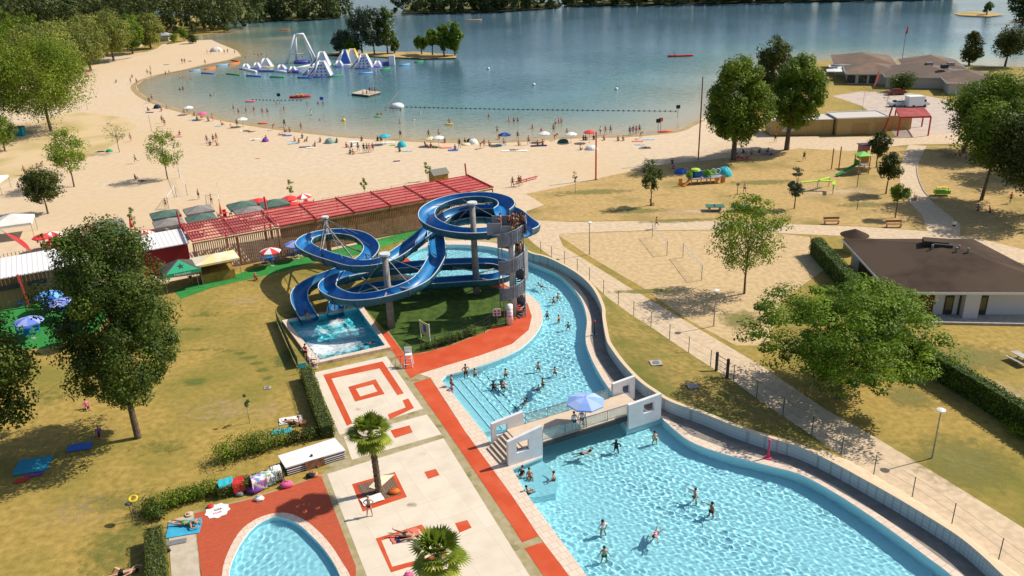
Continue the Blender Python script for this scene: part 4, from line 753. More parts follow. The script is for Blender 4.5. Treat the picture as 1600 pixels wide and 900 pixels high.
# white roofed bar buildings on the same line
CORR = brick('white_corrugated', (.74, .72, .72), (.72, .70, .70), (.45, .44, .45), .55, 40, prz, off=0, ms=.035, rough=.5)
zb = hgt((45, 478), (45, 426))
bs0, bt0 = pst(-60, 446, zb); bs1, _ = pst(142, 402, zb); _, bt1 = pst(100, 389, zb)
TIMB2 = brick('timber_cladding', (.34, .23, .11), (.28, .19, .09), (.10, .07, .04), .16, 40, 0, off=0, ms=.02, plane='W')
bd = tag(empty('beach_bar', pp(bs0, bt0)), 'timber beach bar with a long white corrugated roof at the left', 'bar building')
D_ = max(bt1-bt0, 4.5)
MB().box(pp((bs0+bs1)/2, bt0+D_/2+.15, (zb-.1)/2), (bs1-bs0-.4, D_-.6, zb-.1), prz).build('wall', TIMB2, bd)
mb = MB(); V = [pp(bs0, bt0-.1, zb), pp(bs1, bt0-.1, zb), pp(bs1, bt0+D_, zb+.25), pp(bs0, bt0+D_, zb+.25)]; mb.add(V+[(x, y, z-.1) for x, y, z in V], [(0, 1, 2, 3), (7, 6, 5, 4), (0, 4, 5, 1), (1, 5, 6, 2), (2, 6, 7, 3), (3, 7, 4, 0)]); mb.build('roof', CORR, bd)
mb = MB(); s = bs0
while s < bs1: mb.bar(pp(s, bt0-.18, zb-.9), pp(s, bt0-.18, zb+.1), .07, .05); mb.bar(pp(s, bt0+D_+.1, zb-.5), pp(s, bt0+D_+.1, zb+.7), .07, .05); s += .42
mb.build('slat_trim', M('dark_timber', (.16, .10, .06), rough=.9), bd)
for px, py in ((15, 452), (58, 443), (104, 433)):
    s, t = pst(px, py, 2.6); MB().box(pp(s, bt0+.1, 2.7), (2.0, .16, .5), prz).build('hatch', DARK, bd)
g1 = G(46, 480); MB().bar((g1[0], g1[1], 0), pp(pst(28, 428, zb)[0], bt0-.4, zb+.2), .22, .22).build('raking_post', REDS, bd)
rs0, rt0 = pst(214, 393, zb-.3); rs1, _ = pst(300, 378, zb-.3); _, rt1 = pst(285, 358, zb-.3); rt0 = max(rt0, 0)+.0; rD = max(rt1-rt0, 4)
b2 = tag(empty('beach_bar', pp(rs0, rt0)), 'small bar with a white roof and a dark red front beside the pergola', 'bar building')
zr = zb-.35; e2 = min(rs1, s0)-.25
MB().box(pp((rs0+e2)/2, rt0+rD/2+.1, (zr-.1)/2), (e2-rs0-.3, rD-.4, zr-.1), prz).build('wall', M('dark_red_wall', (.27, .02, .025), rough=.7), b2)
mb = MB(); V = [pp(rs0, rt0-.1, zr), pp(e2, rt0-.1, zr), pp(e2, rt0+rD, zr+.2), pp(rs0, rt0+rD, zr+.2)]; mb.add(V+[(x, y, z-.1) for x, y, z in V], [(0, 1, 2, 3), (7, 6, 5, 4), (0, 4, 5, 1), (1, 5, 6, 2), (2, 6, 7, 3), (3, 7, 4, 0)]); mb.build('roof', CORR, b2)
mb = MB(); s = rs0
while s < e2: mb.bar(pp(s, rt0+rD+.1, zr-.5), pp(s, rt0+rD+.1, zr+.7), .07, .05); s += .42
mb.build('slat_trim', M('dark_timber', (.16, .10, .06), rough=.9), b2)
# gazebos / canopies
def canopy(name, quad, z, rise, label, cm, val=.35, pole=STEEL, extra=None, cat='gazebo', group=None, vm=None):
    q = [np.array(p) for p in quad]; c = sum(q)/4; root = empty(name, (c[0], c[1], 0), label, cat, group)
    mb = MB(); mb.add([(*p, z) for p in q]+[(*c, z+rise)], [(0, 1, 4), (1, 2, 4), (2, 3, 4), (3, 0, 4)]); mb.build('canopy', cm, root)
    mb = MB()
    for i in range(4): a, b_ = q[i], q[(i+1) % 4]; mb.add([(*a, z), (*b_, z), (*b_, z-val), (*a, z-val)], [(0, 1, 2, 3)])
    mb.build('valance', vm or cm, root)
    for p in q: p2 = c+(p-c)*.96; MB().cyl(p2[0], p2[1], 0, z-.02, .035, n=6).build('leg', pole, root)
    return root
def rect(c, w, d, rz): c = np.array(c[:2]); u = np.array([math.cos(rz), math.sin(rz)]); v = np.array([-u[1], u[0]]); return [c-u*w/2-v*d/2, c+u*w/2-v*d/2, c+u*w/2+v*d/2, c-u*w/2+v*d/2]
CANV = M('white_canvas', (.70, .69, .64), (.62, .61, .56), 1, rough=.9)
canopy('canopy_tent', rect(G(20, 345, 2.4), 5.2, 4.6, R(22)), 2.4, 1.1, 'white pop up canopy casting a square shadow on the sand at the left', CANV)
canopy('canopy_tent', rect(G(-12, 280, 2.4), 3.6, 5, R(12)), 2.4, .5, 'white canopy cut by the left edge under the trees', CANV)
GREENC = M('green_canvas', (.03, .33, .17), rough=.8); BLK = M('charcoal_canvas', (.07, .065, .06), (.10, .09, .08), 2, rough=.9)
gz = canopy('drinks_gazebo', rect(G(281, 418, 2.5), 4.3, 3.6, prz), 2.5, 1.1, 'dark drinks gazebo with a green star panel on its roof', BLK, .4, vm=GREENC)
q = rect(G(281, 418, 2.5), 4.3, 3.6, prz); c = sum(q)/4; mb = MB()
tri = [q[0]*.93+q[1]*.07, q[0]*.07+q[1]*.93]; m_ = (q[0]+q[1])/2; ap = m_+(c-m_)*.93
nrm = np.array([*( (m_-c)/np.linalg.norm(m_-c)*1.1), np.linalg.norm(m_-c)]); nrm /= np.linalg.norm(nrm)
def onr(p, k=.03): t = np.linalg.norm(np.array(p)-m_)/1; f = ((np.array(p)-m_)@(c-m_))/((c-m_)@(c-m_)); return tuple(np.array([*p, 2.5+1.1*f])+nrm*k)
mb.add([onr(tri[0]), onr(tri[1]), onr(ap)], [(0, 1, 2)]); mb.build('roof_panel', GREENC, gz)
cs = m_+(c-m_)*.42; uu = (q[1]-q[0])/np.linalg.norm(q[1]-q[0]); vv = (c-m_)/np.linalg.norm(c-m_)
sp_ = [cs+(uu*math.sin(2*math.pi*k/10)+vv*math.cos(2*math.pi*k/10))*(.45 if k % 2 == 0 else .18) for k in range(10)]
mb = MB(); mb.add([onr(p, .05) for p in sp_]+[onr(cs, .05)], [(k, (k+1) % 10, 10) for k in range(10)]); mb.build('star', DARK, gz)
text('Heineken', .5, (*(m_-vv*.03), 2.3), (R(90), 0, prz), WHITE, parent=gz)
YEL = M('cream_canvas', (.72, .58, .28), (.68, .62, .48), .9, rough=.8, t=(.45, .55)); WOODY = M('ochre_wood', (.34, .22, .05), (.26, .16, .04), 2, rough=.8)
kq = rect(G(335, 403, 2.7), 5.4, 3.4, prz); canopy('snack_kiosk', kq, 2.7, .55, 'snack kiosk with a cream and yellow canopy and an ochre wooden counter', YEL, .25)
kc = sum(kq)/4; MB().box((kc[0], kc[1], .62), (3.9, 2.4, 1.2), prz).build('kiosk_counter', WOODY, bpy.data.objects[[o.name for o in bpy.data.objects if o.name.startswith('snack_kiosk')][0]])
MB().box((*(kc+pv*1.3), 1.5), (3.9, .1, 2.2), prz).build('back_panel', WOODY, bpy.data.objects['snack_kiosk'])
# small wooden hut
g = G(686, 288); ht = tag(empty('wooden_hut', (g[0], g[1], 0)), 'small ochre hut with a grey pitched roof at the end of the pergola', 'hut')
MB().box((g[0], g[1], 1.0), (2.6, 2.2, 2.0), prz).build('wall', WOODY, ht); MB().box((g[0]+1.33*pu[0], g[1]+1.33*pu[1], 1.0), (.06, 2.0, 1.9), prz).build('red_panel', REDS, ht)
mb = MB(); qq = rect(g, 3.0, 2.8, prz); e_ = [(*p, 2.0) for p in qq]; r1_ = (*((qq[0]+qq[3])/2), 2.75); r2_ = (*((qq[1]+qq[2])/2), 2.75); mb.add(e_+[r1_, r2_], [(0, 1, 5, 4), (2, 3, 4, 5), (0, 4, 3), (1, 2, 5), (3, 2, 1, 0)]); mb.build('roof', M('grey_roof', (.20, .20, .17), rough=.9), ht)
# ================================================================ house with the brown roof (right)
FLc, BLc, BRc = (np.array(G(x, y, 3.0)[:2]) for x, y in ((1392, 456), (1316, 373), (1520, 373))); FRc = FLc+(BRc-BLc)*1.12+np.array([1.2, 0]); AP = np.array(G(1478, 381, 4.7)[:2])
hs = tag(empty('changing_pavilion', (*FLc, 0)), 'single storey white pavilion with a low brown pyramid roof and white fascia', 'building')
ROOF = M('brown_roof', (.062, .042, .030), (.048, .033, .025), .7, rough=.95, spec=.1, c3=(.08, .056, .040), s3=.12, bump=.15, bscale=3)
mb = MB(); mb.add([(*FLc, 3.0), (*FRc, 3.0), (*BRc, 3.0), (*BLc, 3.0), (*AP, 4.75)], [(0, 1, 4), (1, 2, 4), (2, 3, 4), (3, 0, 4)]); rf = mb.build('roof', ROOF, hs)
mb = MB(); mb.wall([tuple(p) for p in (FLc, FRc, BRc, BLc, FLc)], 2.72, 2.98, .08); mb.build('fascia', WHITE, hs)
cen = (FLc+FRc+BRc+BLc)/4; ins = [cen+(p-cen)*.87 for p in (FLc, FRc, BRc, BLc)]
mb = MB(); mb.wall([tuple(p) for p in ins+[ins[0]]], 0, 2.74, .2); mb.build('wall', M('off_white_render', (.60, .58, .56), rough=.8), hs)
MB().prism([tuple(cen+(p-cen)*.97) for p in (FLc, FRc, BRc, BLc)], 2.66, 2.7).build('soffit', WHITE, hs)
hu = (FRc-FLc)/np.linalg.norm(FRc-FLc); hn = np.array([hu[1], -hu[0]]); hz = math.atan2(hu[1], hu[0])
def hw(px, z=1.4): # position along the front wall under a pixel column
    a = ins[0]; d = np.array(G(px, 478, 1.2)[:2]); return (d-a)@hu
CLAD = M('brown_cladding', (.16, .07, .025), (.12, .05, .02), 2, rough=.8)
a0, a1 = 0.0, hw(1461); MB().box((*(ins[0]+hu*(a0+a1)/2+hn*.14), 1.35), (a1-a0, .08, 2.7), hz).build('cladding', CLAD, hs)
MB().box((*((ins[0]+ins[3])/2-hu*.14), 1.35), (.08, np.linalg.norm(ins[3]-ins[0]), 2.7), hz).build('cladding', CLAD, hs)
for x0, x1 in ((1478, 1492), (1500, 1510), (1525, 1545)):
    a0, a1 = hw(x0), hw(x1); f_ = MB().box((*(ins[0]+hu*(a0+a1)/2+hn*.13), 1.1), (a1-a0, .06, 2.2), hz).build('door', DARK, hs); 
    l = np.array([*(ins[0]+hu*(a0+a1)/2+hn*.17), 1.3])-np.array(hs.location); mb = MB(); mb.box((0, 0, 0), ((a1-a0)*.7, .03, 1.4), hz); o = mb.build('pane', M('yellow_glass', (.16, .13, .04), rough=.2), None); o.parent = f_; o.location = l
MB().box((*(ins[0]+hu*hw(1515)+hn*.6), 1.35), (1.5, .9, 2.7), hz).build('pier', MATS['off_white_render'], hs)
cp = AP+np.array([-.9, .6]); mb = MB(); mb.box((cp[0], cp[1], 4.75), (2.6, 1.5, .5), R(-20)); mb.build('ridge_vent', ROOF, hs); MB().box((cp[0]+.3, cp[1]-1.1, 4.68), (2.0, .5, .4), R(-20)).build('vent_opening', DARK, hs)
for dx, dy in ((.9, -1.2), (.3, -1.9), (-1.9, -.8), (1.4, -2.2)): MB().cyl(AP[0]+dx, AP[1]+dy, 4.1, 4.95, .12, n=10).build('flue', STEEL, hs)
sheet('patio', P2([(1455, 503), (1640, 507), (1640, 478), (1480, 470)]), [], .03, CONC)
mb = MB(); pl_ = P2([(1455, 506), (1660, 510)]); mb.wall(pl_, 0, .25, .2); tag(mb.build('patio_kerb', CONC), kind='structure')
g = G(1332, 392); rt = tag(empty('round_hut', (g[0], g[1], 0)), 'round brown conical roof of a little hut behind the pavilion corner', 'hut'); MB().lathe((g[0], g[1], 0), [(1.2, 0), (1.2, 2.2)], 18).build('wall', M('yellow_render', (.45, .36, .10), rough=.8), rt); MB().lathe((g[0], g[1], 2.2), [(1.75, -.05), (.05, .75), (0, .78)], 22).build('roof', ROOF, rt)
# ================================================================ lakeside restaurant, kiosk, far huts
ro = np.array([89.0, 221.0]); ra = np.array([.95, -.31]); rb = np.array([.31, .95]); rrz = math.atan2(ra[1], ra[0])
rs = tag(empty('lakeside_restaurant', (*ro, 0)), 'low white restaurant with several brown hipped roofs on the lake shore', 'restaurant')
RR = M('restaurant_roof', (.20, .125, .085), (.155, .10, .075), .35, rough=.9, c3=(.12, .09, .07), s3=.1); WW = M('restaurant_wall', (.55, .53, .50), rough=.8)
def rp(a, b, z): p = ro+ra*a+rb*b; return (p[0], p[1], z)
def hip(a0, a1, b0, b1, ze, zr, ov=.9, axis='a', gap=1.0):
    w_ = MB(); c = rp((a0+a1)/2, (b0+b1)/2, ze/2); w_.box(c, (a1-a0-2*ov, b1-b0-2*ov, ze), rrz); w_.build('wall', WW, rs)
    m = min(a1-a0, b1-b0)/2*gap; e_ = [rp(a0, b0, ze), rp(a1, b0, ze), rp(a1, b1, ze), rp(a0, b1, ze)]
    if a1-a0 >= b1-b0: r_ = [rp(a0+m, (b0+b1)/2, zr), rp(a1-m, (b0+b1)/2, zr)]; F = [(0, 1, 5, 4), (1, 2, 5), (2, 3, 4, 5), (3, 0, 4)]
    else: r_ = [rp((a0+a1)/2, b0+m, zr), rp((a0+a1)/2, b1-m, zr)]; F = [(0, 1, 4), (1, 2, 5, 4), (2, 3, 5), (3, 0, 4, 5)]
    mb = MB(); mb.add(e_+r_, F); mb.build('roof', RR, rs); mb = MB(); mb.wall([p[:2] for p in e_+[e_[0]]], ze-.35, ze-.01, .1); mb.build('fascia', WHITE, rs)
hip(0, 14, 0, 14, 3.0, 4.7); hip(-2.5, 14, 15, 34, 3.1, 5.0); hip(9, 27, -5, 12, 3.05, 5.2); hip(15, 30, 8, 26, 3.15, 5.4); hip(22, 34, -13, 3, 3.0, 4.6)
for a, b_ in ((1.6, .75), (4.4, .75), (7.0, .75)): MB().box(rp(a, b_+.05, 1.25), (2.0, .1, 2.0), rrz).build('window', DARK, rs)
for a, b_, w_ in ((13.5, -4.15, 3), (28, -12.15, 4)): MB().box(rp(a, b_, 1.3), (w_, .1, 1.9), rrz).build('window', M('grey_glazing', (.25, .3, .33), rough=.2), rs)
for a, b_ in ((20, 3), (23, -1), (25, 3)): MB().box(rp(a, b_, 5.0), (1.6, 1.1, .9), rrz+.3).build('roof_unit', STEEL if b_ > 0 else DARK, rs)
g = G(1409, 96); fp = tag(empty('flag_pole', (g[0], g[1], 0)), 'thin mast with a red and white windsock beside the restaurant roof', 'flag pole'); hh = 8; MB().cyl(g[0], g[1], 0, hh, .09, .05, 8).build('pole', DARK, fp); mb = MB(); mb.tube([(g[0], g[1], hh), (g[0]+.4, g[1], hh+1.2), (g[0]+.2, g[1], hh+2.2)], [.3, .22, .12], 8); mb.build('windsock', REDS, fp)
ks = tag(empty('timber_kiosk', (*G(1307, 213)[:2], 0)), 'low timber clad kiosk with a white rimmed flat roof by the red pergola', 'kiosk')
TK = brick('kiosk_timber', (.50, .36, .15), (.44, .31, .13), (.2, .14, .06), .22, 40, 0, off=0, ms=.02, plane='W')
MB().box((59, 166.8, 1.5), (12, 5, 3.0), R(-4)).build('wall', TK, ks); MB().box((70.2, 165.9, 1.65), (10, 6, 3.3), R(0)).build('wall', TK, ks)
MB().box((59, 166.8, 3.06), (12.2, 5.2, .1), R(-4)).build('roof', M('roof_felt', (.5, .47, .43), rough=.9), ks); MB().box((70.2, 165.9, 3.36), (9.7, 5.7, .1)).build('roof', MATS['roof_felt'], ks)
mb = MB(); mb.wall([tuple(p) for p in rect((70.2, 165.9), 10.1, 6.1, 0)]+[tuple(rect((70.2, 165.9), 10.1, 6.1, 0)[0])], 3.3, 3.55, .14); mb.build('parapet', WHITE, ks)
for x, w_ in ((70, 3.2), (73.6, 1.4)): MB().box((x, 162.86, 1.2), (w_, .06, 2.1)).build('shutter', M('shutter_timber', (.36, .24, .10), rough=.8), ks)
MB().box((56, 164.3, 1.5), (2.4, .06, 1.3), R(-4)).build('hatch', M('pale_grey', (.5, .5, .5), rough=.6), ks)
sl_ = tag(MB().box((78.5, 166.5, 1.4), (6, .12, 2.8), R(-6)).build('timber_screen', TK, None, (78.5, 166.5, 0)), 'timber screen wall between the kiosk and the red pergola', 'screen')
pr = tag(empty('red_pergola', (*G(1402, 213)[:2], 0)), 'square red timber pergola beside the kiosk and the parked van', 'pergola')
pc = [np.array(G(x, y)[:2]) for x, y in ((1402, 213), (1450, 212), (1440, 198), (1396, 199))]
for k, p in enumerate(pc): MB().bar((*p, 0), (*p, 3.6), .22, .22).build('post', REDS, pr)
for k in range(4): MB().bar((*pc[k], 3.65), (*pc[(k+1) % 4], 3.65), .2, .25).build('beam', REDS, pr)
mb = MB()
for t in np.linspace(0, 1, 22): mb.bar((*(pc[0]*(1-t)+pc[3]*t), 3.84), (*(pc[1]*(1-t)+pc[2]*t), 3.84), .16, .08)
mb.build('roof_slats', PINK, pr); g = G(1380, 210); MB().bar((g[0], g[1], 0), (g[0]+1.2, g[1]+.4, 5.2), .22, .22).build('raking_post', REDS, pr)
for (x, y, w_, lb) in ((211, 73, 9, 'small grey roofed hut under the trees, left of the beach road'), (256, 64, 10, 'small pale hut at the end of the beach road'),):
    g = G(x, y); h_ = empty('park_hut', (g[0], g[1], 0), lb, 'hut'); MB().box((g[0], g[1], 1.3), (w_*.6, 4, 2.6)).build('wall', M('hut_wall', (.4, .36, .28), rough=.9), h_); mb = MB(); q = rect(g, w_*.75, 5, 0); mb.add([(*p, 2.6) for p in q]+[(g[0]-1.5, g[1], 3.8), (g[0]+1.5, g[1], 3.8)], [(0, 1, 5, 4), (1, 2, 5), (2, 3, 4, 5), (3, 0, 4)]); mb.build('roof', M('hut_roof', (.35, .36, .36), rough=.8), h_)
sheet('beach_road', P2([(140, 100), (170, 86), (200, 84), (240, 80), (252, 70), (262, 66), (256, 76), (248, 84), (215, 88), (190, 92)]), [], .014, PATH)
# ================================================================ people
def col(name, c, rough=.7): return M(name, c, rough=rough)
SKIN = [col('skin_light', (.60, .36, .25), .5), col('skin_tan', (.50, .27, .165), .5), col('skin_brown', (.30, .145, .08), .5), col('skin_dark', (.075, .04, .028), .5)]
HAIRC = [col('hair_black', (.012, .010, .009)), col('hair_brown', (.06, .03, .015)), col('hair_blond', (.36, .23, .10)), col('hair_grey', (.35, .34, .33))]
CL = {'red': (.55, .03, .03), 'blue': (.03, .12, .45), 'navy': (.015, .02, .07), 'black': (.015, .015, .018), 'white': (.75, .74, .72), 'pink': (.70, .12, .28), 'green': (.03, .28, .10), 'turquoise': (.03, .42, .50), 'yellow': (.70, .50, .04), 'orange': (.70, .17, .02), 'purple': (.20, .05, .30), 'grey': (.18, .19, .2), 'coral': (.72, .16, .11)}
for k_, v_ in CL.items(): col('cloth_'+k_, v_)
def unit(v): v = np.array(v, float); return v/np.linalg.norm(v)
def skinmesh(verts, edges, rad, sub=1, root=0):
    me = bpy.data.meshes.new('tmp'); me.from_pydata([tuple(map(float, v)) for v in verts], edges, []); o = bpy.data.objects.new('tmp', me); COL.objects.link(o)
    o.modifiers.new('Skin', 'SKIN'); 
    if not me.skin_vertices: me.attributes
    sk = me.skin_vertices[0].data
    for i, r in enumerate(rad): sk[i].radius = r if isinstance(r, tuple) else (r, r); sk[i].use_root = (i == root)
    s = o.modifiers.new('Sub', 'SUBSURF'); s.levels = sub; s.render_levels = sub
    bpy.context.view_layer.update(); dg = bpy.context.evaluated_depsgraph_get(); ev = o.evaluated_get(dg); m2 = bpy.data.meshes.new_from_object(ev)
    V = np.zeros(len(m2.vertices)*3); m2.vertices.foreach_get('co', V); F = [tuple(p.vertices) for p in m2.polygons]
    bpy.data.objects.remove(o); bpy.data.meshes.remove(me); bpy.data.meshes.remove(m2); return V.reshape(-1, 3), F
def figure(torso=(0, 0, 1), hip=(0, 0, .93), thL=(-.12, 0, -1), thR=(.12, 0, -1), shL=None, shR=None, uaL=(-.35, 0, -1), uaR=(.35, 0, -1), faL=None, faR=None, fwd=(0, -1, 0), head=None, side=(1, 0, 0), longhair=False):
    t = unit(torso); side = unit(side); fwd = unit(fwd); hip = np.array(hip, float)
    shL = thL if shL is None else shL; shR = thR if shR is None else shR; faL = uaL if faL is None else faL; faR = uaR if faR is None else faR
    head = t if head is None else unit(head)
    V = [hip, hip+t*.15, hip+t*.34, hip+t*.47, hip+t*.55, hip+t*.56+head*.09, hip+t*.56+head*.20]; Rd = [(.125, .10), (.115, .085), (.145, .10), (.12, .08), .052, (.075, .085), (.06, .07)]
    E = [(0, 1), (1, 2), (2, 3), (3, 4), (4, 5), (5, 6)]; J = {'head': V[5]+head*.05, 'hd': head}
    V.append(V[5]+fwd*.10-head*.01); Rd.append(.016); E.append((5, 7))
    for s, th, sh in ((-1, thL, shL), (1, thR, shR)):
        th, sh = unit(th), unit(sh); b = len(V); h = hip+side*s*.095-t*.04; k = h+th*.42; a = k+sh*.40
        ft = fwd if abs(sh@fwd) < .8 else -t*0+np.array([0, 0, 1.])
        V += [h, h+th*.2, k, k+sh*.14, a, a+sh*.04+unit(ft)*.13]; Rd += [.09, .078, .055, .056, .036, (.042, .028)]; E += [(0, b), (b, b+1), (b+1, b+2), (b+2, b+3), (b+3, b+4), (b+4, b+5)]
    hands = []
    for s, ua_, fa_ in ((-1, uaL, faL), (1, uaR, faR)):
        ua_, fa_ = unit(ua_), unit(fa_); b = len(V); sh_ = hip+t*.46+side*s*.175; el = sh_+ua_*.28; wr = el+fa_*.25; pm = wr+fa_*.07
        V += [sh_, el, wr, pm]; Rd += [.055, .040, .027, (.040, .018)]; E += [(3, b), (b, b+1), (b+1, b+2), (b+2, b+3)]; hands.append((wr, pm, fa_, s))
    V0, F0 = skinmesh(V, E, Rd, 1); mb = MB(); mb.add(V0, F0)
    for wr, pm, fa_, s in hands:
        sd = np.cross(fa_, fwd); sd = unit(sd if np.linalg.norm(sd) > .1 else side); cu = unit(np.cross(sd, fa_))*.3
        for j, ln in enumerate((.07, .08, .075, .06)): a = pm+sd*(-.027+.018*j); mb.tube([a-fa_*.02, a+fa_*ln*.55, a+unit(fa_+cu)*ln*1.1], [.010, .009, .007], 5)
        a = wr+fa_*.03-sd*.02*s; mb.tube([a, a-sd*.045*s+fa_*.03, a-sd*.05*s+fa_*.06], [.012, .011, .008], 5)
    body = mesh('body', np.array(mb.v), mb.f, SKIN[0], True)
    # clothes grown from the same skeleton
    def sub(idx, ed, k): 
        mp = {v: i for i, v in enumerate(idx)}; r = [tuple(np.array(Rd[i] if isinstance(Rd[i], tuple) else (Rd[i],)*2)*k) for i in idx]; v, f = skinmesh([V[i] for i in idx], [(mp[a], mp[b]) for a, b in ed], r, 1); return v, f
    v, f = sub([0, 8, 9, 14, 15], [(0, 8), (8, 9), (0, 14), (14, 15)], 1.16); shorts = mesh('swim_shorts', v, f, MATS['cloth_navy'], True)
    v, f = sub([0, 1, 2, 3, 20, 21, 24, 25], [(0, 1), (1, 2), (2, 3), (3, 20), (20, 21), (3, 24), (24, 25)], 1.14); shirt = mesh('shirt', v, f, MATS['cloth_white'], True)
    c = J['head']; h = J['hd']; mb = MB(); bk = -fwd
    def hairball(r, cz, sz, ln=0):
        n, m = 12, 7; VV = []
        ax = unit(h); sx = side; sy = unit(np.cross(ax, sx))
        for i in range(m+1):
            ph = math.pi*.62*i/m
            for j in range(n): a = 2*math.pi*j/n; VV.append(c+bk*.022+ax*(.018+math.cos(ph)*r*1.12)+(sx*math.cos(a)+sy*math.sin(a))*math.sin(ph)*r)
        mb.add(VV, [(i*n+j, i*n+(j+1) % n, (i+1)*n+(j+1) % n, (i+1)*n+j) for i in range(m) for j in range(n)])
    hairball(.102, 0, 1)
    short = mesh('hair', np.array(mb.v), mb.f, HAIRC[0], True)
    mb.tube([c+bk*.07+h*.05, c+bk*.09-h*.08, c+bk*.09-h*.26], [.07, .085, .03], 8); long_ = mesh('hair', np.array(mb.v), mb.f, HAIRC[0], True)
    v, f = sub([0, 8, 14], [(0, 8), (0, 14)], 1.1); brief = MB().add(v, f); brief = mesh('bikini_bottom', np.array(brief.v), brief.f, MATS['cloth_black'], True)
    mb = MB(); cc = hip+t*.33; n = 14
    if True:
        VV = []
        for z_ in (-.055, .055): VV += [cc+t*z_+(side*math.cos(2*math.pi*j/n)*.158+fwd*math.sin(2*math.pi*j/n)*.118) for j in range(n)]
        mb.add(VV, [(j, (j+1) % n, n+(j+1) % n, n+j) for j in range(n)])
    top = mesh('bikini_top', np.array(mb.v), mb.f, MATS['cloth_black'], True)
    return dict(body=body, shorts=shorts, shirt=shirt, hair=short, longhair=long_, brief=brief, top=top)
S2 = (0, 0, 1)
POSES = {
 'stand': figure(), 'hips': figure(uaL=(-.8, .1, -.7), faL=(.7, -.3, -.5), uaR=(.8, .1, -.7), faR=(-.7, -.3, -.5)),
 'walk': figure(thL=(-.05, -.45, -1), shL=(-.05, .15, -1), thR=(.05, .4, -1), shR=(.05, .6, -1), uaL=(-.25, .4, -1), uaR=(.25, -.45, -1), faR=(.1, -.8, -.7)),
 'run': figure(torso=(0, -.15, 1), thL=(0, -.8, -.8), shL=(0, .35, -1), thR=(0, .5, -1), shR=(0, 1, -.4), uaL=(-.25, .7, -.7), faL=(0, -.6, -.5), uaR=(.25, -.5, -.8), faR=(0, -.7, .4)),
 'reach': figure(uaL=(-1, -.5, .1), faL=(-.8, -.7, .3), uaR=(.7, -.5, -.6), faR=(.5, -.8, -.3)),
 'wave': figure(uaL=(-.5, -.2, -1), uaR=(.6, -.1, .9), faR=(.2, -.1, 1)),
 'phone': figure(uaL=(-.3, -.2, -1), faL=(.2, -.9, .2), uaR=(.3, -.2, -1), faR=(-.2, -.9, .3)),
 'sit': figure(hip=(0, .3, .13), torso=(0, .22, 1), thL=(-.12, -.95, .55), shL=(-.05, -.5, -1), thR=(.12, -.95, .55), shR=(.05, -.5, -1), uaL=(-.3, -.4, -.9), faL=(.2, -.9, .1), uaR=(.3, -.4, -.9), faR=(-.2, -.9, .1)),
 'sitleg': figure(hip=(0, .3, .13), torso=(0, .35, 1), thL=(-.15, -1, .05), shL=(-.1, -1, -.12), thR=(.15, -1, .5), shR=(.1, -.7, -.75), uaL=(-.35, .5, -1), uaR=(.35, .5, -1)),
 'chair': figure(hip=(0, .1, .5), torso=(0, .12, 1), thL=(-.12, -1, 0), shL=(0, -.1, -1), thR=(.12, -1, 0), shR=(0, -.1, -1), uaL=(-.3, -.4, -.9), faL=(.1, -.9, -.2), uaR=(.3, -.4, -.9), faR=(-.1, -.9, -.2)),
 'lie': figure(hip=(0, 0, .12), torso=(0, 1, .03), fwd=S2, thL=(-.15, -1, 0), thR=(.15, -1, 0), uaL=(-.5, -1, -.05), uaR=(.5, -1, -.05)),
 'prone': figure(hip=(0, 0, .12), torso=(0, 1, .08), fwd=(0, 0, -1), thL=(-.12, -1, 0), thR=(.12, -1, 0), shR=(.1, -.9, .3), uaL=(-.9, .7, -.1), faL=(.6, .9, 0), uaR=(.9, .7, -.1), faR=(-.6, .9, 0), head=(.1, 1, .2)),
 'liebent': figure(hip=(0, 0, .12), torso=(0, 1, .05), fwd=S2, thL=(-.1, -.8, .7), shL=(-.05, -.55, -1), thR=(.12, -1, 0), uaL=(-.8, .7, .1), faL=(.5, 1, .1), uaR=(.5, -1, -.05)),
 'swim': figure(hip=(0, 0, .0), torso=(0, 1, .18), fwd=(0, .2, -1), head=(0, .8, .7), thL=(-.2, -1, -.25), thR=(.2, -1, -.1), uaL=(-.9, .9, -.1), faL=(-.2, 1, 0), uaR=(.9, .8, -.2), faR=(.3, 1, -.2)),
 'armsout': figure(uaL=(-1, -.1, -.25), faL=(-.9, -.5, -.1), uaR=(1, -.1, -.25), faR=(.8, -.6, -.1)),
}
POSES['bend'] = figure(torso=(0, -.85, .6), head=(0, -1, .3), uaL=(-.2, -.3, -1), uaR=(.2, -.3, -1))
PN = [0]
def person(x, y, z, pose, face, label, skin=1, wear='shorts', c='navy', hair=0, long=False, s=1.0, group=None, rec=False, c2=None):
    """face: degrees, 0 = looking at the camera, 90 = looking to the right"""
    P = POSES[pose]; rz = R(face); o = link('person', P['body'], None, (float(x), float(y), float(z)), rz, s); tag(o, label, 'person', group)
    def mt(ob, m): ob.material_slots[0].link = 'OBJECT'; ob.material_slots[0].material = m
    mt(o, SKIN[skin]); kids = [('hair', P['longhair' if long else 'hair'], HAIRC[hair])]
    if wear == 'shorts': kids.append(('swim_shorts', P['shorts'], MATS['cloth_'+c]))
    if wear == 'bikini': kids += [('bikini_bottom', P['brief'], MATS['cloth_'+c]), ('bikini_top', P['top'], MATS['cloth_'+c])]
    if wear == 'suit': kids += [('swimsuit', P['shirt'], MATS['cloth_'+c]), ('bikini_bottom', P['brief'], MATS['cloth_'+c])]
    if wear == 'shirt': kids += [('shirt', P['shirt'], MATS['cloth_'+c]), ('shorts', P['shorts'], MATS['cloth_'+(c2 or 'navy')])]
    if wear == 'brief': kids.append(('swim_briefs', P['brief'], MATS['cloth_'+c]))
    for nm, me, m in kids:
        k = link(nm, me, o); mt(k, m)
        if rec: k.cycles.is_caustics_receiver = True
    if rec: o.cycles.is_caustics_receiver = True
    return o
def GP(px, py, z=0): return G(px, py, z)
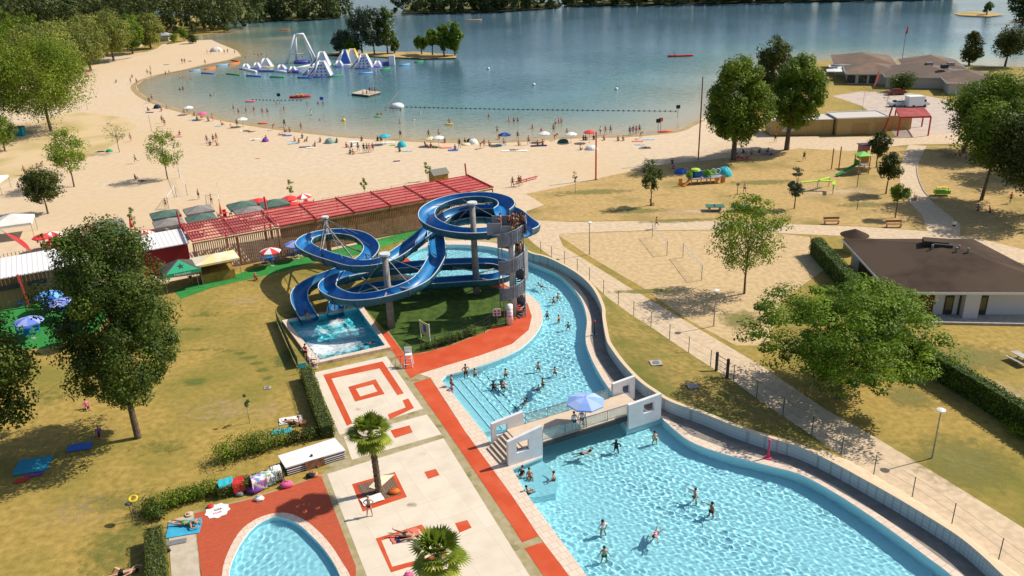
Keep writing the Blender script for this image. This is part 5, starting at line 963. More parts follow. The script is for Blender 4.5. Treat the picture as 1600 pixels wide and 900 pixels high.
def at(px, py, pose, face, label, **k):
    z = k.pop('z', .03); g = G(px, py, k.pop('zs', z)); 
    return person(g[0], g[1], z, pose, face, label, **k)
# --- in the wave pool: (px,py) is where the body meets the water
for px, py, pose, face, skin, wear, c, long, lb in (
 (1086, 774, 'reach', -70, 1, 'shorts', 'green', 0, 'man in green shorts standing in the big pool with one arm stretched out'),
 (1112, 796, 'reach', -60, 2, 'shorts', 'black', 0, 'dark haired man in black shorts reaching left, right of the man in green shorts'),
 (942, 824, 'hips', 30, 1, 'suit', 'white', 1, 'woman with light top standing in the big pool above the bather with dark shorts'),
 (944, 865, 'stand', 180, 1, 'shorts', 'green', 0, 'bather seen from behind, nearest to the bottom edge in the big pool'),
 (1023, 684, 'phone', 20, 0, 'shorts', 'green', 0, 'bather in light shorts at the upper right end of the big pool'),
 (963, 697, 'hips', 160, 3, 'suit', 'black', 1, 'bather in a black swimsuit below the glass parapet of the bridge'),
 (865, 747, 'reach', -100, 1, 'brief', 'black', 0, 'bather standing with an arm out to the left beside the white seating shelf')):
    g = G(px, py, ZPOOL); person(g[0], g[1], -1.35, pose, face, lb, skin=skin, wear=wear, c=c, long=bool(long), hair=0 if skin > 1 else 1, s=1.08, rec=True)
for px, py, face, skin, wear, c, lb in ((1026, 832, 150, 0, 'bikini', 'pink', 'woman in a pink bikini swimming towards the upper left in the big pool'), (910, 708, -80, 1, 'shorts', 'navy', 'swimmer stretching an arm out left of the bather in black'),
 (786, 604, 20, 1, 'shorts', 'navy', 'swimmer low in the water next to the entry steps'), (818, 630, -30, 2, 'suit', 'black', 'swimmer in black gliding beside the two handed diver near the steps'), (842, 606, 160, 2, 'suit', 'black', 'dark haired swimmer in the middle of the upper pool')):
    g = G(px, py, ZPOOL); person(g[0], g[1], ZPOOL-.08, 'swim', face, lb, skin=skin, wear=wear, c=c, hair=0, long=True, rec=True)
for px, py, pose, face, skin, wear, c, s, lb in ((812, 748, 'sit', -30, 1, 'suit', 'black', 1, 'woman in a black swimsuit sitting on the white shelf, leftmost of three'), (829, 752, 'sit', 10, 1, 'bikini', 'orange', 1, 'woman in an orange bikini sitting on the white shelf in the middle'), (831, 771, 'sit', 120, 1, 'shorts', 'black', 1, 'bather with dark hair sitting on the shelf closest to the red strip')):
    g = G(px, py, -.42); person(g[0], g[1], -.42, pose, face, lb, skin=skin, wear=wear, c=c, s=s, hair=0, rec=True)
for px, py, pose, face, skin, wear, c, lb in (
 (728, 588, 'hips', 20, 2, 'shorts', 'black', 'bather standing in the shallow end, left of a pair at the coping'), (742, 583, 'armsout', 30, 1, 'shorts', 'navy', 'bather with elbows out at the shallow coping, right of a pair'),
 (706, 605, 'stand', -60, 0, 'bikini', 'black', 'small bather on the top entry step, upper of two'), (701, 613, 'sit', -60, 0, 'suit', 'pink', 'small bather sitting on the corner of the pool steps'),
 (790, 583, 'reach', 40, 1, 'shorts', 'navy', 'bather reaching out below the red curve of the deck'), (771, 603, 'hips', 0, 3, 'suit', 'black', 'small dark haired child standing beyond the entry steps'),
 (785, 602, 'armsout', 0, 1, 'suit', 'red', 'bather with a red cap near the pool steps'), (841, 573, 'stand', 0, 0, 'shorts', 'grey', 'small bather alone in the middle of the upper pool'),
 (867, 580, 'armsout', 160, 0, 'shorts', 'black', 'bather with spread arms near the deep blue edge of the upper pool'), (848, 598, 'reach', 120, 1, 'shorts', 'black', 'bather leaning to the upper right beside the dark haired swimmer'),
 (855, 492, 'stand', 20, 2, 'shorts', 'navy', 'bather next to the coping in the river bend'), (873, 498, 'armsout', 60, 1, 'bikini', 'red', 'bather between two others in the river bend'), (888, 509, 'hips', 0, 0, 'suit', 'grey', 'lowest of three bathers in the river bend'),
 (872, 464, 'stand', 30, 0, 'bikini', 'coral', 'bather in coral against the far river wall'), (865, 470, 'reach', -30, 1, 'shorts', 'navy', 'bather just left of the one in coral in the river'), (846, 447, 'swim', 30, 2, 'shorts', 'navy', 'swimmer far up the river below the stair tower')):
    g = G(px, py, ZPOOL); dz = -1.35 if pose != 'swim' else -.2
    if px < 735 and pose != 'swim': dz = -.55
    if pose == 'sit': dz = -.28
    person(g[0], g[1], dz, pose, face, lb, skin=skin, wear=wear, c=c, hair=0 if skin > 1 else 1, s=1.0 if py > 560 else .98, rec=True)
g = G(573, 537, .2); person(g[0], g[1], .05, 'swim', -60, 'swimmer near the right edge of the turquoise landing pool', skin=2, rec=True)
g = G(481, 489, 1.1); person(*pathB_[-3][:2], pathB_[-3][2]-.72, 'sit', 20, 'bather about to leave the left slide chute', skin=0, c='black')
g = G(480, 567); person(g[0], g[1], .38, 'phone', -30, 'bather in red standing at the corner ladder of the landing pool', skin=1, wear='shirt', c='red')
# --- on the deck
at(578, 806, 'hips', 5, 'woman with blond hair in dark shorts standing in front of the palm surround', skin=1, wear='brief', c='black', hair=2, long=True)
at(634, 838, 'lie', -108, 'man lying on his back beside the lower palm, feet to the right', skin=1, wear='brief', c='black', z=.1, s=1.25)
at(289, 820, 'prone', -100, 'sunbather lying with a straw hat on the blue towel', skin=1, wear='bikini', c='green', hair=2, long=True, z=.08, s=1.3)
at(192, 897, 'liebent', -80, 'sunbather cut off by the bottom edge on the lawn', skin=0, wear='shorts', c='black', s=1.25)
at(458, 662, 'liebent', 60, 'sunbather lying with bent knees on the white towel behind the hedge', skin=1, wear='brief', c='black', hair=1, s=1.15)
at(476, 664, 'sit', 90, 'bather sitting between the hedge and the white towel', skin=1, wear='brief', c='black', hair=1)
at(496, 728, 'sit', 60, 'person in a striped top sitting at the end of the long white bench', skin=2, wear='shirt', c='coral')
for px, py, f_, lb, c in ((897, 672, 20, 'lifeguard in a white shirt on the bridge, left of the pair', 'black'), (909, 669, -20, 'lifeguard in a white shirt on the bridge, right of the pair', 'grey')):
    g = G(px, py, 1.1); person(g[0], g[1], 1.1, 'phone', f_, lb, skin=1, wear='shirt', c='white', c2=c)
for k, (dx, dy, dz, f_, s_, w_, c_) in enumerate([(1.15, 1.5, .17, -30, 1, 'shorts', 'navy'), (1.0, .3, .17, 20, 2, 'shorts', 'black'), (1.3, .9, .17, 60, 2, 'shorts', 'orange'), (.6, 1.2, .17, 0, 1, 'shorts', 'navy'), (1.1, -.35, .17, 10, 3, 'shorts', 'black'), (.3, .1, .17, 90, 1, 'bikini', 'black'), (-1.1, .9, .17, -60, 0, 'bikini', 'red')]):
    person(TC[0]+dx, TC[1]+dy, TOWERH+dz, 'stand' if k % 2 else 'phone', f_, ['bather at the back of the tower platform', 'bather in black shorts in the middle of the tower platform', 'bather in orange shorts at the right of the tower platform', 'bather in navy shorts behind the grey parapet panel', 'dark skinned bather at the head of the tower stair', 'woman in a black bikini at the column top', 'bather in red sitting out by the slide entrance on the tower'][k], skin=s_, wear=w_, c=c_, hair=0)
NMS = ['first', 'second', 'third', 'fourth', 'fifth', 'sixth', 'seventh', 'eighth', 'ninth']
for k, (dx, dy, c_, sk) in enumerate([(1.3, 1.25, 'blue', 1), (.75, .65, 'red', 2), (.2, 1.5, 'black', 1), (.95, 1.0, 'turquoise', 3), (1.35, .35, 'black', 2), (.6, -.2, 'orange', 1), (-.2, .8, 'navy', 2)]):
    person(TC[0]+dx, TC[1]+dy, TOWERH+.17, 'stand', k*50-90, 'bather in '+c_+' packed into the crowd on the tower platform, '+['back right', 'centre', 'back', 'between two others', 'right rim', 'front by the stair head', 'left of the column'][k], skin=sk, wear='shorts', c=c_, hair=0)
for k in range(9):
    a = A0s+2*math.pi*NT-R(38)*(k+.6); q = spir(a, .95, zf(a)); person(q[0], q[1], q[2], 'stand' if k % 3 else 'hips', math.degrees(a)+90+180, NMS[k]+' bather down from the top in the queue on the spiral stair', skin=[2, 1, 2, 1, 1, 3, 2, 1, 0][k], wear='shorts' if k % 3 else 'bikini', c=['navy', 'blue', 'black', 'orange', 'red', 'turquoise', 'navy', 'black', 'grey'][k], group='queue on the stair tower')
# --- lawns, paths, bars
for a in ((1026, 357, 'run', -50, 'man in red trunks running along the path', 1, 'brief', 'red'), (1163, 302, 'walk', -30, 'person in a white top walking towards the playground', 1, 'shirt', 'white'), (1020, 321, 'sit', 60, 'person sitting under the thin topped small tree', 2, 'shorts', 'black'),
 (1256, 251, 'walk', -40, 'person in green walking left of the climbing tower', 2, 'shirt', 'green'), (213, 255, 'run', -60, 'bather running on the sand between two young trees', 2, 'shorts', 'black'), (39, 273, 'walk', 60, 'bather in dark shorts by the round dark tree', 2, 'shorts', 'black'), (31, 299, 'stand', 0, 'bather left of the round dark tree', 2, 'shorts', 'navy'),
 (66, 262, 'bend', 60, 'bather in white bending over a bag at the left', 1, 'shirt', 'white'), (260, 326, 'stand', 40, 'volleyball player left of the small sand net', 1, 'brief', 'navy'), (311, 311, 'stand', -40, 'volleyball player right of the sand net, far one', 1, 'shorts', 'black'), (331, 319, 'reach', -40, 'volleyball player with an arm out, right of the far one', 1, 'shorts', 'navy'),
 (214, 280, 'sit', 60, 'bather sitting at the left end of the young tree shadow', 3, 'shorts', 'black'), (222, 283, 'lie', 80, 'bather lying in the shadow of the young tree on the sand', 2, 'shorts', 'purple'), (401, 438, 'sit', 30, 'person in red sitting on the edge of the green carpet', 2, 'shirt', 'red'), (299, 443, 'stand', -20, 'person in white serving in front of the star gazebo', 1, 'shirt', 'white'),
 (801, 292, 'stand', 0, 'bather standing at the left end of the red low bench', 2, 'shorts', 'navy'), (811, 290, 'stand', 30, 'bather in a dark suit beside the red low bench', 2, 'suit', 'black'), (814, 291, 'walk', -30, 'bather right of the pair at the red low bench', 1, 'bikini', 'red'),
 (1578, 318, 'walk', 10, 'person in red under the trees at the right edge', 1, 'shirt', 'red'), (1499, 250, 'stand', 0, 'person in red standing in the shade by the parked bikes', 1, 'shirt', 'red'), (1211, 222, 'stand', 0, 'person in black standing in front of the timber kiosk', 2, 'shirt', 'black'), (1489, 362, 'walk', 0, 'pale figure walking on the shaded path behind the pavilion', 0, 'shirt', 'white'),
 (205, 221, 'walk', 30, 'bather in red trunks right of the pale sapling', 1, 'brief', 'red'), (155, 683, 'sit', 20, 'person in purple sitting under the big lawn tree', 2, 'shirt', 'purple'), (138, 640, 'sit', 40, 'person in magenta sitting deep in the shade of the lawn tree', 1, 'shirt', 'pink'), (1530, 330, 'sit', 0, 'person in dark clothes sitting in the tree shade at right', 2, 'shirt', 'grey'), (1550, 332, 'sit', 40, 'person in red sitting in the tree shade at right', 1, 'shirt', 'coral')):
    at(a[0], a[1], a[2], a[3], a[4], skin=a[5], wear=a[6], c=a[7], hair=(a[0]*7) % 3)
# --- beach
LM = lambda s: s
BEACH = [ # px,py,pose,face,skin,wear,colour,label
 (285, 99, 'stand', 0, 3, 'shorts', 'black', 'left one of two dark bathers standing high on the far sand'), (289, 99, 'stand', 30, 3, 'shorts', 'navy', 'right one of two dark bathers standing high on the far sand'), (297, 96, 'lie', 80, 1, 'shorts', 'red', 'bather lying on the far sand beside the two dark ones'),
 (321, 101, 'walk', 40, 2, 'shorts', 'black', 'bather walking at the waterline by the orange tube'), (231, 117, 'stand', 0, 1, 'shorts', 'blue', 'leftmost of three bathers at the far left waterline'), (236, 111, 'walk', 90, 1, 'bikini', 'coral', 'upper one of three bathers at the far left waterline'), (236, 119, 'stand', 30, 2, 'shorts', 'navy', 'lower right of three bathers at the far left waterline'),
 (205, 131, 'walk', 0, 1, 'bikini', 'pink', 'bather on the sand just left of the bay tip'), (206, 121, 'sit', 0, 2, 'shorts', 'black', 'bather sitting on the sand above the bay tip'), (214, 131, 'stand', 60, 2, 'shorts', 'black', 'bather standing at the very tip of the bay'), (181, 129, 'sit', 0, 2, 'shorts', 'black', 'lone bather sitting on the empty left sand'),
 (238, 158, 'stand', 0, 1, 'bikini', 'red', 'bather above the dark blue beach shelter'), (234, 161, 'bend', 0, 3, 'shorts', 'black', 'bather bending left of the dark blue beach shelter'), (233, 173, 'sit', 60, 2, 'suit', 'navy', 'bather sitting on a dark towel left of the blue shelter'), (252, 174, 'sit', 0, 1, 'bikini', 'red', 'bather in red sitting below the blue shelter'), (261, 170, 'sit', 20, 1, 'shorts', 'white', 'bather sitting right of the blue shelter'),
 (288, 176, 'sit', 30, 1, 'shirt', 'green', 'bather in green sitting under the white parasol'), (293, 177, 'stand', 40, 2, 'bikini', 'red', 'bather in red standing under the white parasol'), (303, 181, 'sit', 0, 2, 'shorts', 'navy', 'bather left of the magenta parasol'), (308, 187, 'sit', 20, 1, 'shorts', 'red', 'bather on the pale towel under the magenta parasol'), (316, 184, 'sit', 60, 1, 'bikini', 'red', 'bather in red sitting at the magenta parasol'),
 (333, 189, 'stand', 60, 1, 'bikini', 'coral', 'tall standing bather right of the magenta parasol'), (326, 189, 'sit', 30, 2, 'shirt', 'grey', 'bather in grey sitting beside the tall standing one'), (349, 195, 'sit', 90, 1, 'shirt', 'red', 'bather in a red shirt sitting on a striped towel'), (364, 200, 'sit', 90, 1, 'bikini', 'red', 'bather leaning back left of the white umbrella frame'), (371, 198, 'stand', 0, 1, 'shirt', 'green', 'child in olive standing near the white umbrella frame'),
 (254, 192, 'stand', 0, 2, 'shirt', 'green', 'person in a green top on the open sand'), (258, 197, 'walk', 30, 1, 'shirt', 'red', 'person in a red top walking on the open sand'), (268, 213, 'sit', 30, 1, 'bikini', 'coral', 'bather in coral sitting above the middle young tree'), (280, 211, 'sit', 0, 1, 'shirt', 'red', 'bather in red sitting alone above the middle young tree'),
 (324, 224, 'stand', 20, 2, 'shorts', 'purple', 'leftmost of three standing in a group on the open sand'), (334, 223, 'stand', -20, 1, 'shirt', 'green', 'middle one of three standing in a group on the open sand'), (339, 221, 'stand', 0, 1, 'suit', 'pink', 'rightmost of three standing in a group on the open sand'), (328, 227, 'sit', 0, 2, 'shirt', 'purple', 'bather sitting at the feet of the group on the open sand'), (341, 227, 'sit', 60, 1, 'bikini', 'red', 'bather in red sitting right of the group on the open sand'),
 (385, 205, 'lie', 80, 2, 'shorts', 'navy', 'bather lying on a white towel below the white umbrella frame'), (393, 206, 'lie', 90, 1, 'bikini', 'red', 'second bather lying on the white towel below the umbrella frame'), (427, 203, 'bend', 40, 1, 'bikini', 'red', 'bather in red bending by a bag at the water'), (445, 198, 'walk', 0, 3, 'shorts', 'black', 'dark bather stepping to the water'), (447, 206, 'sit', 60, 2, 'shorts', 'black', 'left of two sitting behind the dark bather at the water'), (453, 206, 'sit', 20, 2, 'shorts', 'navy', 'right of two sitting behind the dark bather at the water'),
 (441, 211, 'prone', 80, 1, 'bikini', 'red', 'bather lying on a blue towel near the waterline'), (471, 204, 'stand', 0, 1, 'bikini', 'coral', 'bather standing alone at the waterline with a yellow toy'), (461, 221, 'sit', 20, 1, 'shorts', 'orange', 'leftmost in a sitting circle on the blue towel'), (467, 223, 'sit', 200, 1, 'bikini', 'orange', 'one in front in the sitting circle on the blue towel'), (472, 216, 'sit', 0, 2, 'shirt', 'grey', 'one at the back of the sitting circle'), (477, 221, 'sit', -60, 2, 'bikini', 'red', 'rightmost in the sitting circle'),
 (490, 229, 'sit', -40, 1, 'shirt', 'red', 'bather in red at the end of a dark towel'), (415, 219, 'sit', 0, 2, 'shirt', 'purple', 'bather in purple by a white towel'), (500, 222, 'sit', 0, 2, 'shorts', 'red', 'bather sitting left of the grey green shelter'), (526, 223, 'sit', 0, 3, 'shorts', 'black', 'bather sitting right of the grey green shelter'),
 (543, 230, 'sit', 40, 2, 'shirt', 'red', 'bather in red at the left end of the crowd by the white towels'), (549, 230, 'sit', 0, 3, 'shorts', 'black', 'dark bather in the crowd by the white towels'), (565, 220, 'sit', 0, 2, 'shirt', 'purple', 'bather in purple sitting by the white towels'), (560, 236, 'stand', 0, 3, 'shorts', 'black', 'tallest standing one of the crowd near the beach centre'), (569, 238, 'stand', 20, 3, 'suit', 'black', 'woman in black standing in the centre of the crowd'), (574, 238, 'stand', 0, 2, 'shorts', 'navy', 'person right of the woman in black in the crowd'), (578, 238, 'stand', 30, 1, 'bikini', 'pink', 'second from the right in the crowd near the beach centre'), (583, 237, 'stand', 0, 1, 'shirt', 'red', 'rightmost in red of the crowd near the beach centre'), (547, 240, 'sit', 0, 3, 'shorts', 'navy', 'dark one sitting in front of the crowd'), (553, 241, 'sit', 30, 1, 'bikini', 'red', 'one in red sitting in front of the crowd'),
 (590, 220, 'sit', 0, 3, 'shirt', 'black', 'left one under the turquoise parasol'), (596, 220, 'sit', 20, 3, 'shirt', 'black', 'right one under the turquoise parasol'), (626, 216, 'stand', 0, 1, 'shirt', 'navy', 'person with a navy top at the water above the round blue shelter'), (625, 237, 'sit', 20, 3, 'shorts', 'black', 'bather sitting below the round blue shelter'), (670, 216, 'stand', 0, 2, 'bikini', 'red', 'tanned bather at the waterline above the yellow parasol'), (686, 215, 'stand', 30, 1, 'shorts', 'green', 'bather at the waterline right of the tanned one'),
 (667, 229, 'sit', 60, 2, 'bikini', 'purple', 'left bather under the pale yellow parasol'), (673, 231, 'sit', 0, 1, 'shirt', 'red', 'bather in red under the pale yellow parasol'), (682, 231, 'lie', 80, 2, 'shirt', 'green', 'bather lying right of the one in red'), (695, 223, 'sit', 0, 2, 'bikini', 'red', 'lone bather sitting right of the yellow parasol'), (711, 234, 'sit', 0, 2, 'shirt', 'blue', 'bather on a dark blue towel'), (718, 231, 'stand', -20, 3, 'suit', 'black', 'woman in black standing by the dark blue towel'),
 (728, 224, 'sit', 30, 3, 'shirt', 'black', 'dark figure beside the round white shelter'), (751, 232, 'bend', 60, 1, 'bikini', 'red', 'bending one of a walking pair'), (757, 231, 'walk', 0, 1, 'bikini', 'coral', 'upright one of a walking pair'), (766, 227, 'sit', 30, 1, 'shirt', 'grey', 'bather with a ball on the sand'), (780, 217, 'sit', 0, 1, 'bikini', 'orange', 'bather in orange left of the blue parasol'), (789, 224, 'sit', 40, 1, 'bikini', 'orange', 'bather in orange under the blue parasol'), (809, 218, 'stand', 0, 1, 'shirt', 'grey', 'slim bather at the waterline right of the blue parasol'),
 (812, 227, 'sit', 30, 1, 'bikini', 'red', 'small bather sitting on the sand behind the white towels'), (826, 226, 'stand', 0, 1, 'shorts', 'navy', 'child standing left of the long navy towel'), (840, 227, 'sit', 0, 2, 'bikini', 'coral', 'bather sitting on the navy towel'), (848, 226, 'sit', 0, 2, 'shorts', 'black', 'bather kneeling at the right of the navy towel'), (846, 213, 'stand', 0, 1, 'suit', 'coral', 'bather in a coral suit at the waterline'), (803, 235, 'lie', 80, 1, 'bikini', 'red', 'bather lying on the long white towels'),
 (867, 219, 'bend', 60, 1, 'suit', 'red', 'bather in red bending left of the dark green tent'), (886, 214, 'stand', 0, 1, 'shorts', 'turquoise', 'bather standing beside the white parasol at the waterline'), (865, 207, 'stand', 30, 2, 'shorts', 'black', 'pair member standing in the shallows, lower one'), (912, 219, 'sit', 0, 3, 'shirt', 'purple', 'left bather under the red parasol'), (917, 219, 'sit', 30, 3, 'shirt', 'black', 'right bather under the red parasol'), (928, 218, 'sit', 0, 3, 'shirt', 'black', 'figure in black left of the orange beach pole'),
 (938, 211, 'walk', 30, 1, 'shirt', 'white', 'person in white stepping at the water by the orange pole'), (946, 210, 'stand', 0, 1, 'bikini', 'coral', 'bather at the water right of the orange pole'), (954, 209, 'stand', 0, 1, 'shorts', 'navy', 'small child at the water right of the orange pole'), (944, 219, 'sit', 0, 1, 'shirt', 'coral', 'bather in coral sitting right of the orange pole'), (966, 220, 'sit', 0, 2, 'shorts', 'black', 'left one of a sitting pair left of the dark group'), (974, 220, 'sit', 0, 1, 'bikini', 'red', 'right one of a sitting pair left of the dark group'),
 (984, 211, 'stand', 20, 3, 'shorts', 'black', 'leftmost of the dark group at the waterline'), (989, 210, 'stand', -20, 2, 'suit', 'purple', 'tallest of the dark group at the waterline'), (994, 210, 'stand', 40, 2, 'suit', 'red', 'rightmost of the dark group at the waterline'), (999, 208, 'stand', 0, 2, 'shorts', 'black', 'single bather just right of the dark group'), (1001, 216, 'bend', 30, 1, 'bikini', 'orange', 'bather bending on the sand right of the dark group'), (1008, 231, 'lie', 80, 2, 'shorts', 'black', 'bather lying alone near the right end of the beach'), (909, 234, 'sit', 30, 1, 'shirt', 'white', 'person in white by the white beach tent'),
]
for b_ in BEACH:
    at(b_[0], b_[1], b_[2], b_[3], b_[7], skin=b_[4], wear=b_[5], c=b_[6], hair=(b_[0]*3) % 3, long=(b_[5] in ('bikini', 'suit')), z=.04, s=1.05)
# --- standing or swimming in the lake: (px,py) at the water surface, depth of wading
LAKE = [(282, 122, .5, 'yellow', 'yellow clad child wading in the inner bay'), (287, 123, .5, 'pink', 'child in pink wading in the inner bay'), (299, 124, .6, 'coral', 'bather in coral wading right of two children in the inner bay'), (259, 117, .4, 'black', 'bather wading by the upper shore of the bay'), (265, 116, .3, 'coral', 'child beside the bather by the upper shore'),
 (281, 141, .7, 'black', 'left one of a wading pair in the bay'), (286, 140, .7, 'navy', 'right one of a wading pair in the bay'), (329, 150, .8, 'black', 'left one of two waders in the middle of the bay'), (336, 149, .8, 'white', 'right one of two waders in the middle of the bay'), (365, 171, .4, 'black', 'wader near the beach before the swimming line'), (373, 178, .3, 'navy', 'small wader close to the sand'), (385, 176, .4, 'coral', 'wader standing left of the pair in the shallows'), (397, 174, .5, 'red', 'wader in red left of a pair'),
 (410, 176, .5, 'coral', 'left wader of the close pair in the shallows'), (418, 176, .5, 'black', 'right wader of the close pair in the shallows'), (432, 163, .9, 'orange', 'orange wader beyond the pair'), (444, 172, .7, 'coral', 'wader raising his hands in the shallows'), (480, 163, 1.0, 'navy', 'wader up to the chest below the red pedal boat'), (497, 162, 1.0, 'coral', 'left wader of two under the pedal boat wake'), (505, 162, 1.0, 'navy', 'right wader of two under the pedal boat wake'), (486, 180, .5, 'white', 'wader in a white top and dark shorts'), (500, 188, 1.2, 'navy', 'head of a swimmer near the waterline'),
 (590, 180, 1.0, 'navy', 'left one of an embracing pair in the lake'), (596, 179, 1.0, 'coral', 'right one of an embracing pair in the lake'), (625, 193, .6, 'orange', 'wader before the turquoise parasol'), (647, 188, 1.2, 'white', 'head of a swimmer with a white cap'), (656, 177, 1.1, 'white', 'swimmer close to the buoy line'), (702, 192, .7, 'coral', 'wader standing on a yellow board'), (604, 172, 1.1, 'white', 'bather left of the climbing float'), (615, 174, 1.1, 'coral', 'bather below the climbing float'), (626, 172, 1.1, 'black', 'bather right of the climbing float'),
 (764, 183, .8, 'coral', 'wader alone at the centre of the swimming area'), (795, 190, .6, 'coral', 'left wader of a loose trio'), (803, 190, .6, 'black', 'middle wader of a loose trio'), (809, 190, .6, 'navy', 'right wader of a loose trio'), (777, 207, .3, 'black', 'child wading close to the blue parasol'), (832, 201, .7, 'coral', 'head and shoulders of a wader by the coral suit bather'), (868, 195, .5, 'black', 'front one of a huddled trio in the lake'), (873, 192, .6, 'coral', 'middle one of a huddled trio in the lake'), (877, 192, .6, 'orange', 'rear one of a huddled trio in the lake'), (545, 148, 1.0, 'white', 'swimmer hanging at the left side of the wooden raft')]
for px, py, dp, c, lb in LAKE:
    g = G(px, py, -.05); person(g[0], g[1], -.05-dp, 'armsout' if px % 3 == 0 else ('hips' if px % 2 else 'stand'), (px*37) % 90-45, lb, skin=[0, 1, 2, 1][px % 4], wear='shorts' if c in ('navy', 'black', 'orange', 'blue') else 'suit', c=c, hair=px % 3, s=1.0)
# ================================================================ parasols, shelters, towels
def parasol_proto(name, r, h, c1, c2=None, n=8, cat='parasol', rise=.45, tilt=0):
    root = empty(name, (0, 0, 0), name, cat); mats = [c1, c2 or c1]; V = [(r*math.cos(2*math.pi*k/n), r*math.sin(2*math.pi*k/n), h) for k in range(n)]+[(0, 0, h+rise)]
    V += [(r*.55*math.cos(2*math.pi*k/n), r*.55*math.sin(2*math.pi*k/n), h+rise*.58) for k in range(n)]
    F = []; mi = []
    for k in range(n):
        k2 = (k+1) % n; F += [(k, k2, n+1+k2, n+1+k), (n+1+k, n+1+k2, n)]; mi += [k % 2]*2
    for k in range(n):
        b = len(V); a, c = V[k], V[(k+1) % n]; V += [a, c, (c[0], c[1], c[2]-.14), (a[0], a[1], a[2]-.14)]; F.append((b, b+1, b+2, b+3)); mi.append(k % 2)
    me = mesh('canopy', V, F, mats); me.polygons.foreach_set('material_index', mi); link('canopy', me, root)
    MB().cyl(0, 0, 0, h+rise+.06, .03, n=6).build('pole', STEEL, root, world=False); MB().cyl(0, 0, 0, .08, .22, n=10).build('base', CONC, root, world=False); return root
C_ = lambda k: MATS['cloth_'+k]
LBL = M('pale_blue_canvas', (.16, .42, .72), rough=.8); LIL = M('lilac_canvas', (.13, .20, .58), rough=.8); BUT = M('bath_white', (.72, .72, .70), rough=.9); REDC = M('red_canvas', (.70, .05, .05), rough=.7)
PR = {'red': parasol_proto('parasol', 1.35, 2.1, REDC, REDC), 'redwhite': parasol_proto('parasol', 1.35, 2.1, REDC, BUT), 'blue': parasol_proto('parasol', 1.6, 2.1, LBL, C_('blue')), 'lilac': parasol_proto('parasol', 1.5, 2.1, LIL, M('pale_lilac', (.30, .36, .68))), 'navy': parasol_proto('parasol', 1.5, 2.1, C_('blue'), C_('navy')),
      'turquoise': parasol_proto('parasol', 1.25, 1.7, C_('turquoise')), 'white': parasol_proto('parasol', 1.25, 1.7, BUT), 'pink': parasol_proto('parasol', 1.2, 1.5, C_('pink')), 'yellow': parasol_proto('parasol', 1.2, 1.5, M('pale_yellow', (.72, .62, .35)))}
for k_ in PR: PR[k_].name = 'parasol_'+k_ if 0 else PR[k_].name
UP = set()
def par(kind, px, py, label, z=2.2, tilt=0, s=1.0, zb=0):
    g = G(px, py, z+zb); p = PR[kind]
    o = copy_tree(p) if kind in UP else p
    UP.add(kind); o.location = (g[0], g[1], zb); o['label'] = label; o['group'] = 'parasols'; o.scale = (s, s, 1); o.rotation_euler.z = (px % 7)*.2
    if tilt: o.rotation_euler.x = tilt
    return o
for a in (('red', 66, 369, 'red parasol behind the wispy sapling at the left bar'), ('redwhite', 80, 365, 'red and white parasol right of the wispy sapling'), ('redwhite', 128, 360, 'red and white parasol in front of the big grey sunshade'), ('red', 141, 356, 'red parasol touching the left side of the big grey sunshade'), ('red', 134, 373, 'small red parasol behind the roof edge'), ('redwhite', 225, 363, 'red parasol between the tree top and the white roof'),
 ('red', 404, 313, 'red parasol left of the last green sunshade'), ('red', 452, 309, 'red parasol left of the narrow sapling by the pergola'), ('redwhite', 473, 306, 'red and white parasol right of the narrow sapling'), ('red', 457, 319, 'faded red parasol close to the pergola edge'), ('red', 480, 318, 'last red parasol to the right along the pergola'),
 ('redwhite', 422, 391, 'red and white parasol on the green carpet before the slat wall'), ('blue', 75, 460, 'large pale blue parasol over the blue tables'), ('lilac', 94, 471, 'lilac parasol right below the large pale blue one'), ('lilac', 44, 500, 'lilac parasol with a brown shade disc at the left lawn'), ('navy', 107, 511, 'dark blue parasol half under the lawn tree'), ('blue', 135, 448, 'pale blue parasol at the far end of the bar wall'), ('lilac', 462, 380, 'lilac parasol peeping out left of the slide loop')):
    par(*a)
for a in (('turquoise', 601, 211, 'turquoise parasol at the waterline', 1.9), ('white', 294, 167, 'small white parasol on the left beach', 1.9), ('pink', 316, 178, 'magenta parasol on the left beach', 1.4), ('yellow', 673, 219, 'pale yellow parasol at the centre of the beach', 1.2), ('white', 685, 219, 'white and lilac parasol touching the yellow one', 1.2), ('navy', 789, 214, 'bright blue parasol at the waterline', 1.6), ('white', 892, 208, 'white parasol at the waterline left of the red one', 1.9), ('red', 921, 208, 'red parasol left of the orange beach pole', 1.9), ('white', 378, 185, 'white umbrella frame at the waterline', 1.9), ('white', 850, 214, 'white sun umbrella lying low behind the coral suit bather', 1.0)):
    par(a[0], a[1], a[2], a[3], z=a[4], s=.9 if a[0] in ('red', 'navy') else 1)
PR['bridge'] = parasol_proto('parasol', 1.5, 2.1, M('sky_canvas', (.22, .36, .72)), M('lilac_mid', (.36, .48, .78)))
o = par('bridge', 915, 624, 'blue parasol with white panels over the lifeguards on the bridge', z=2.3, s=1.05, zb=1.09)
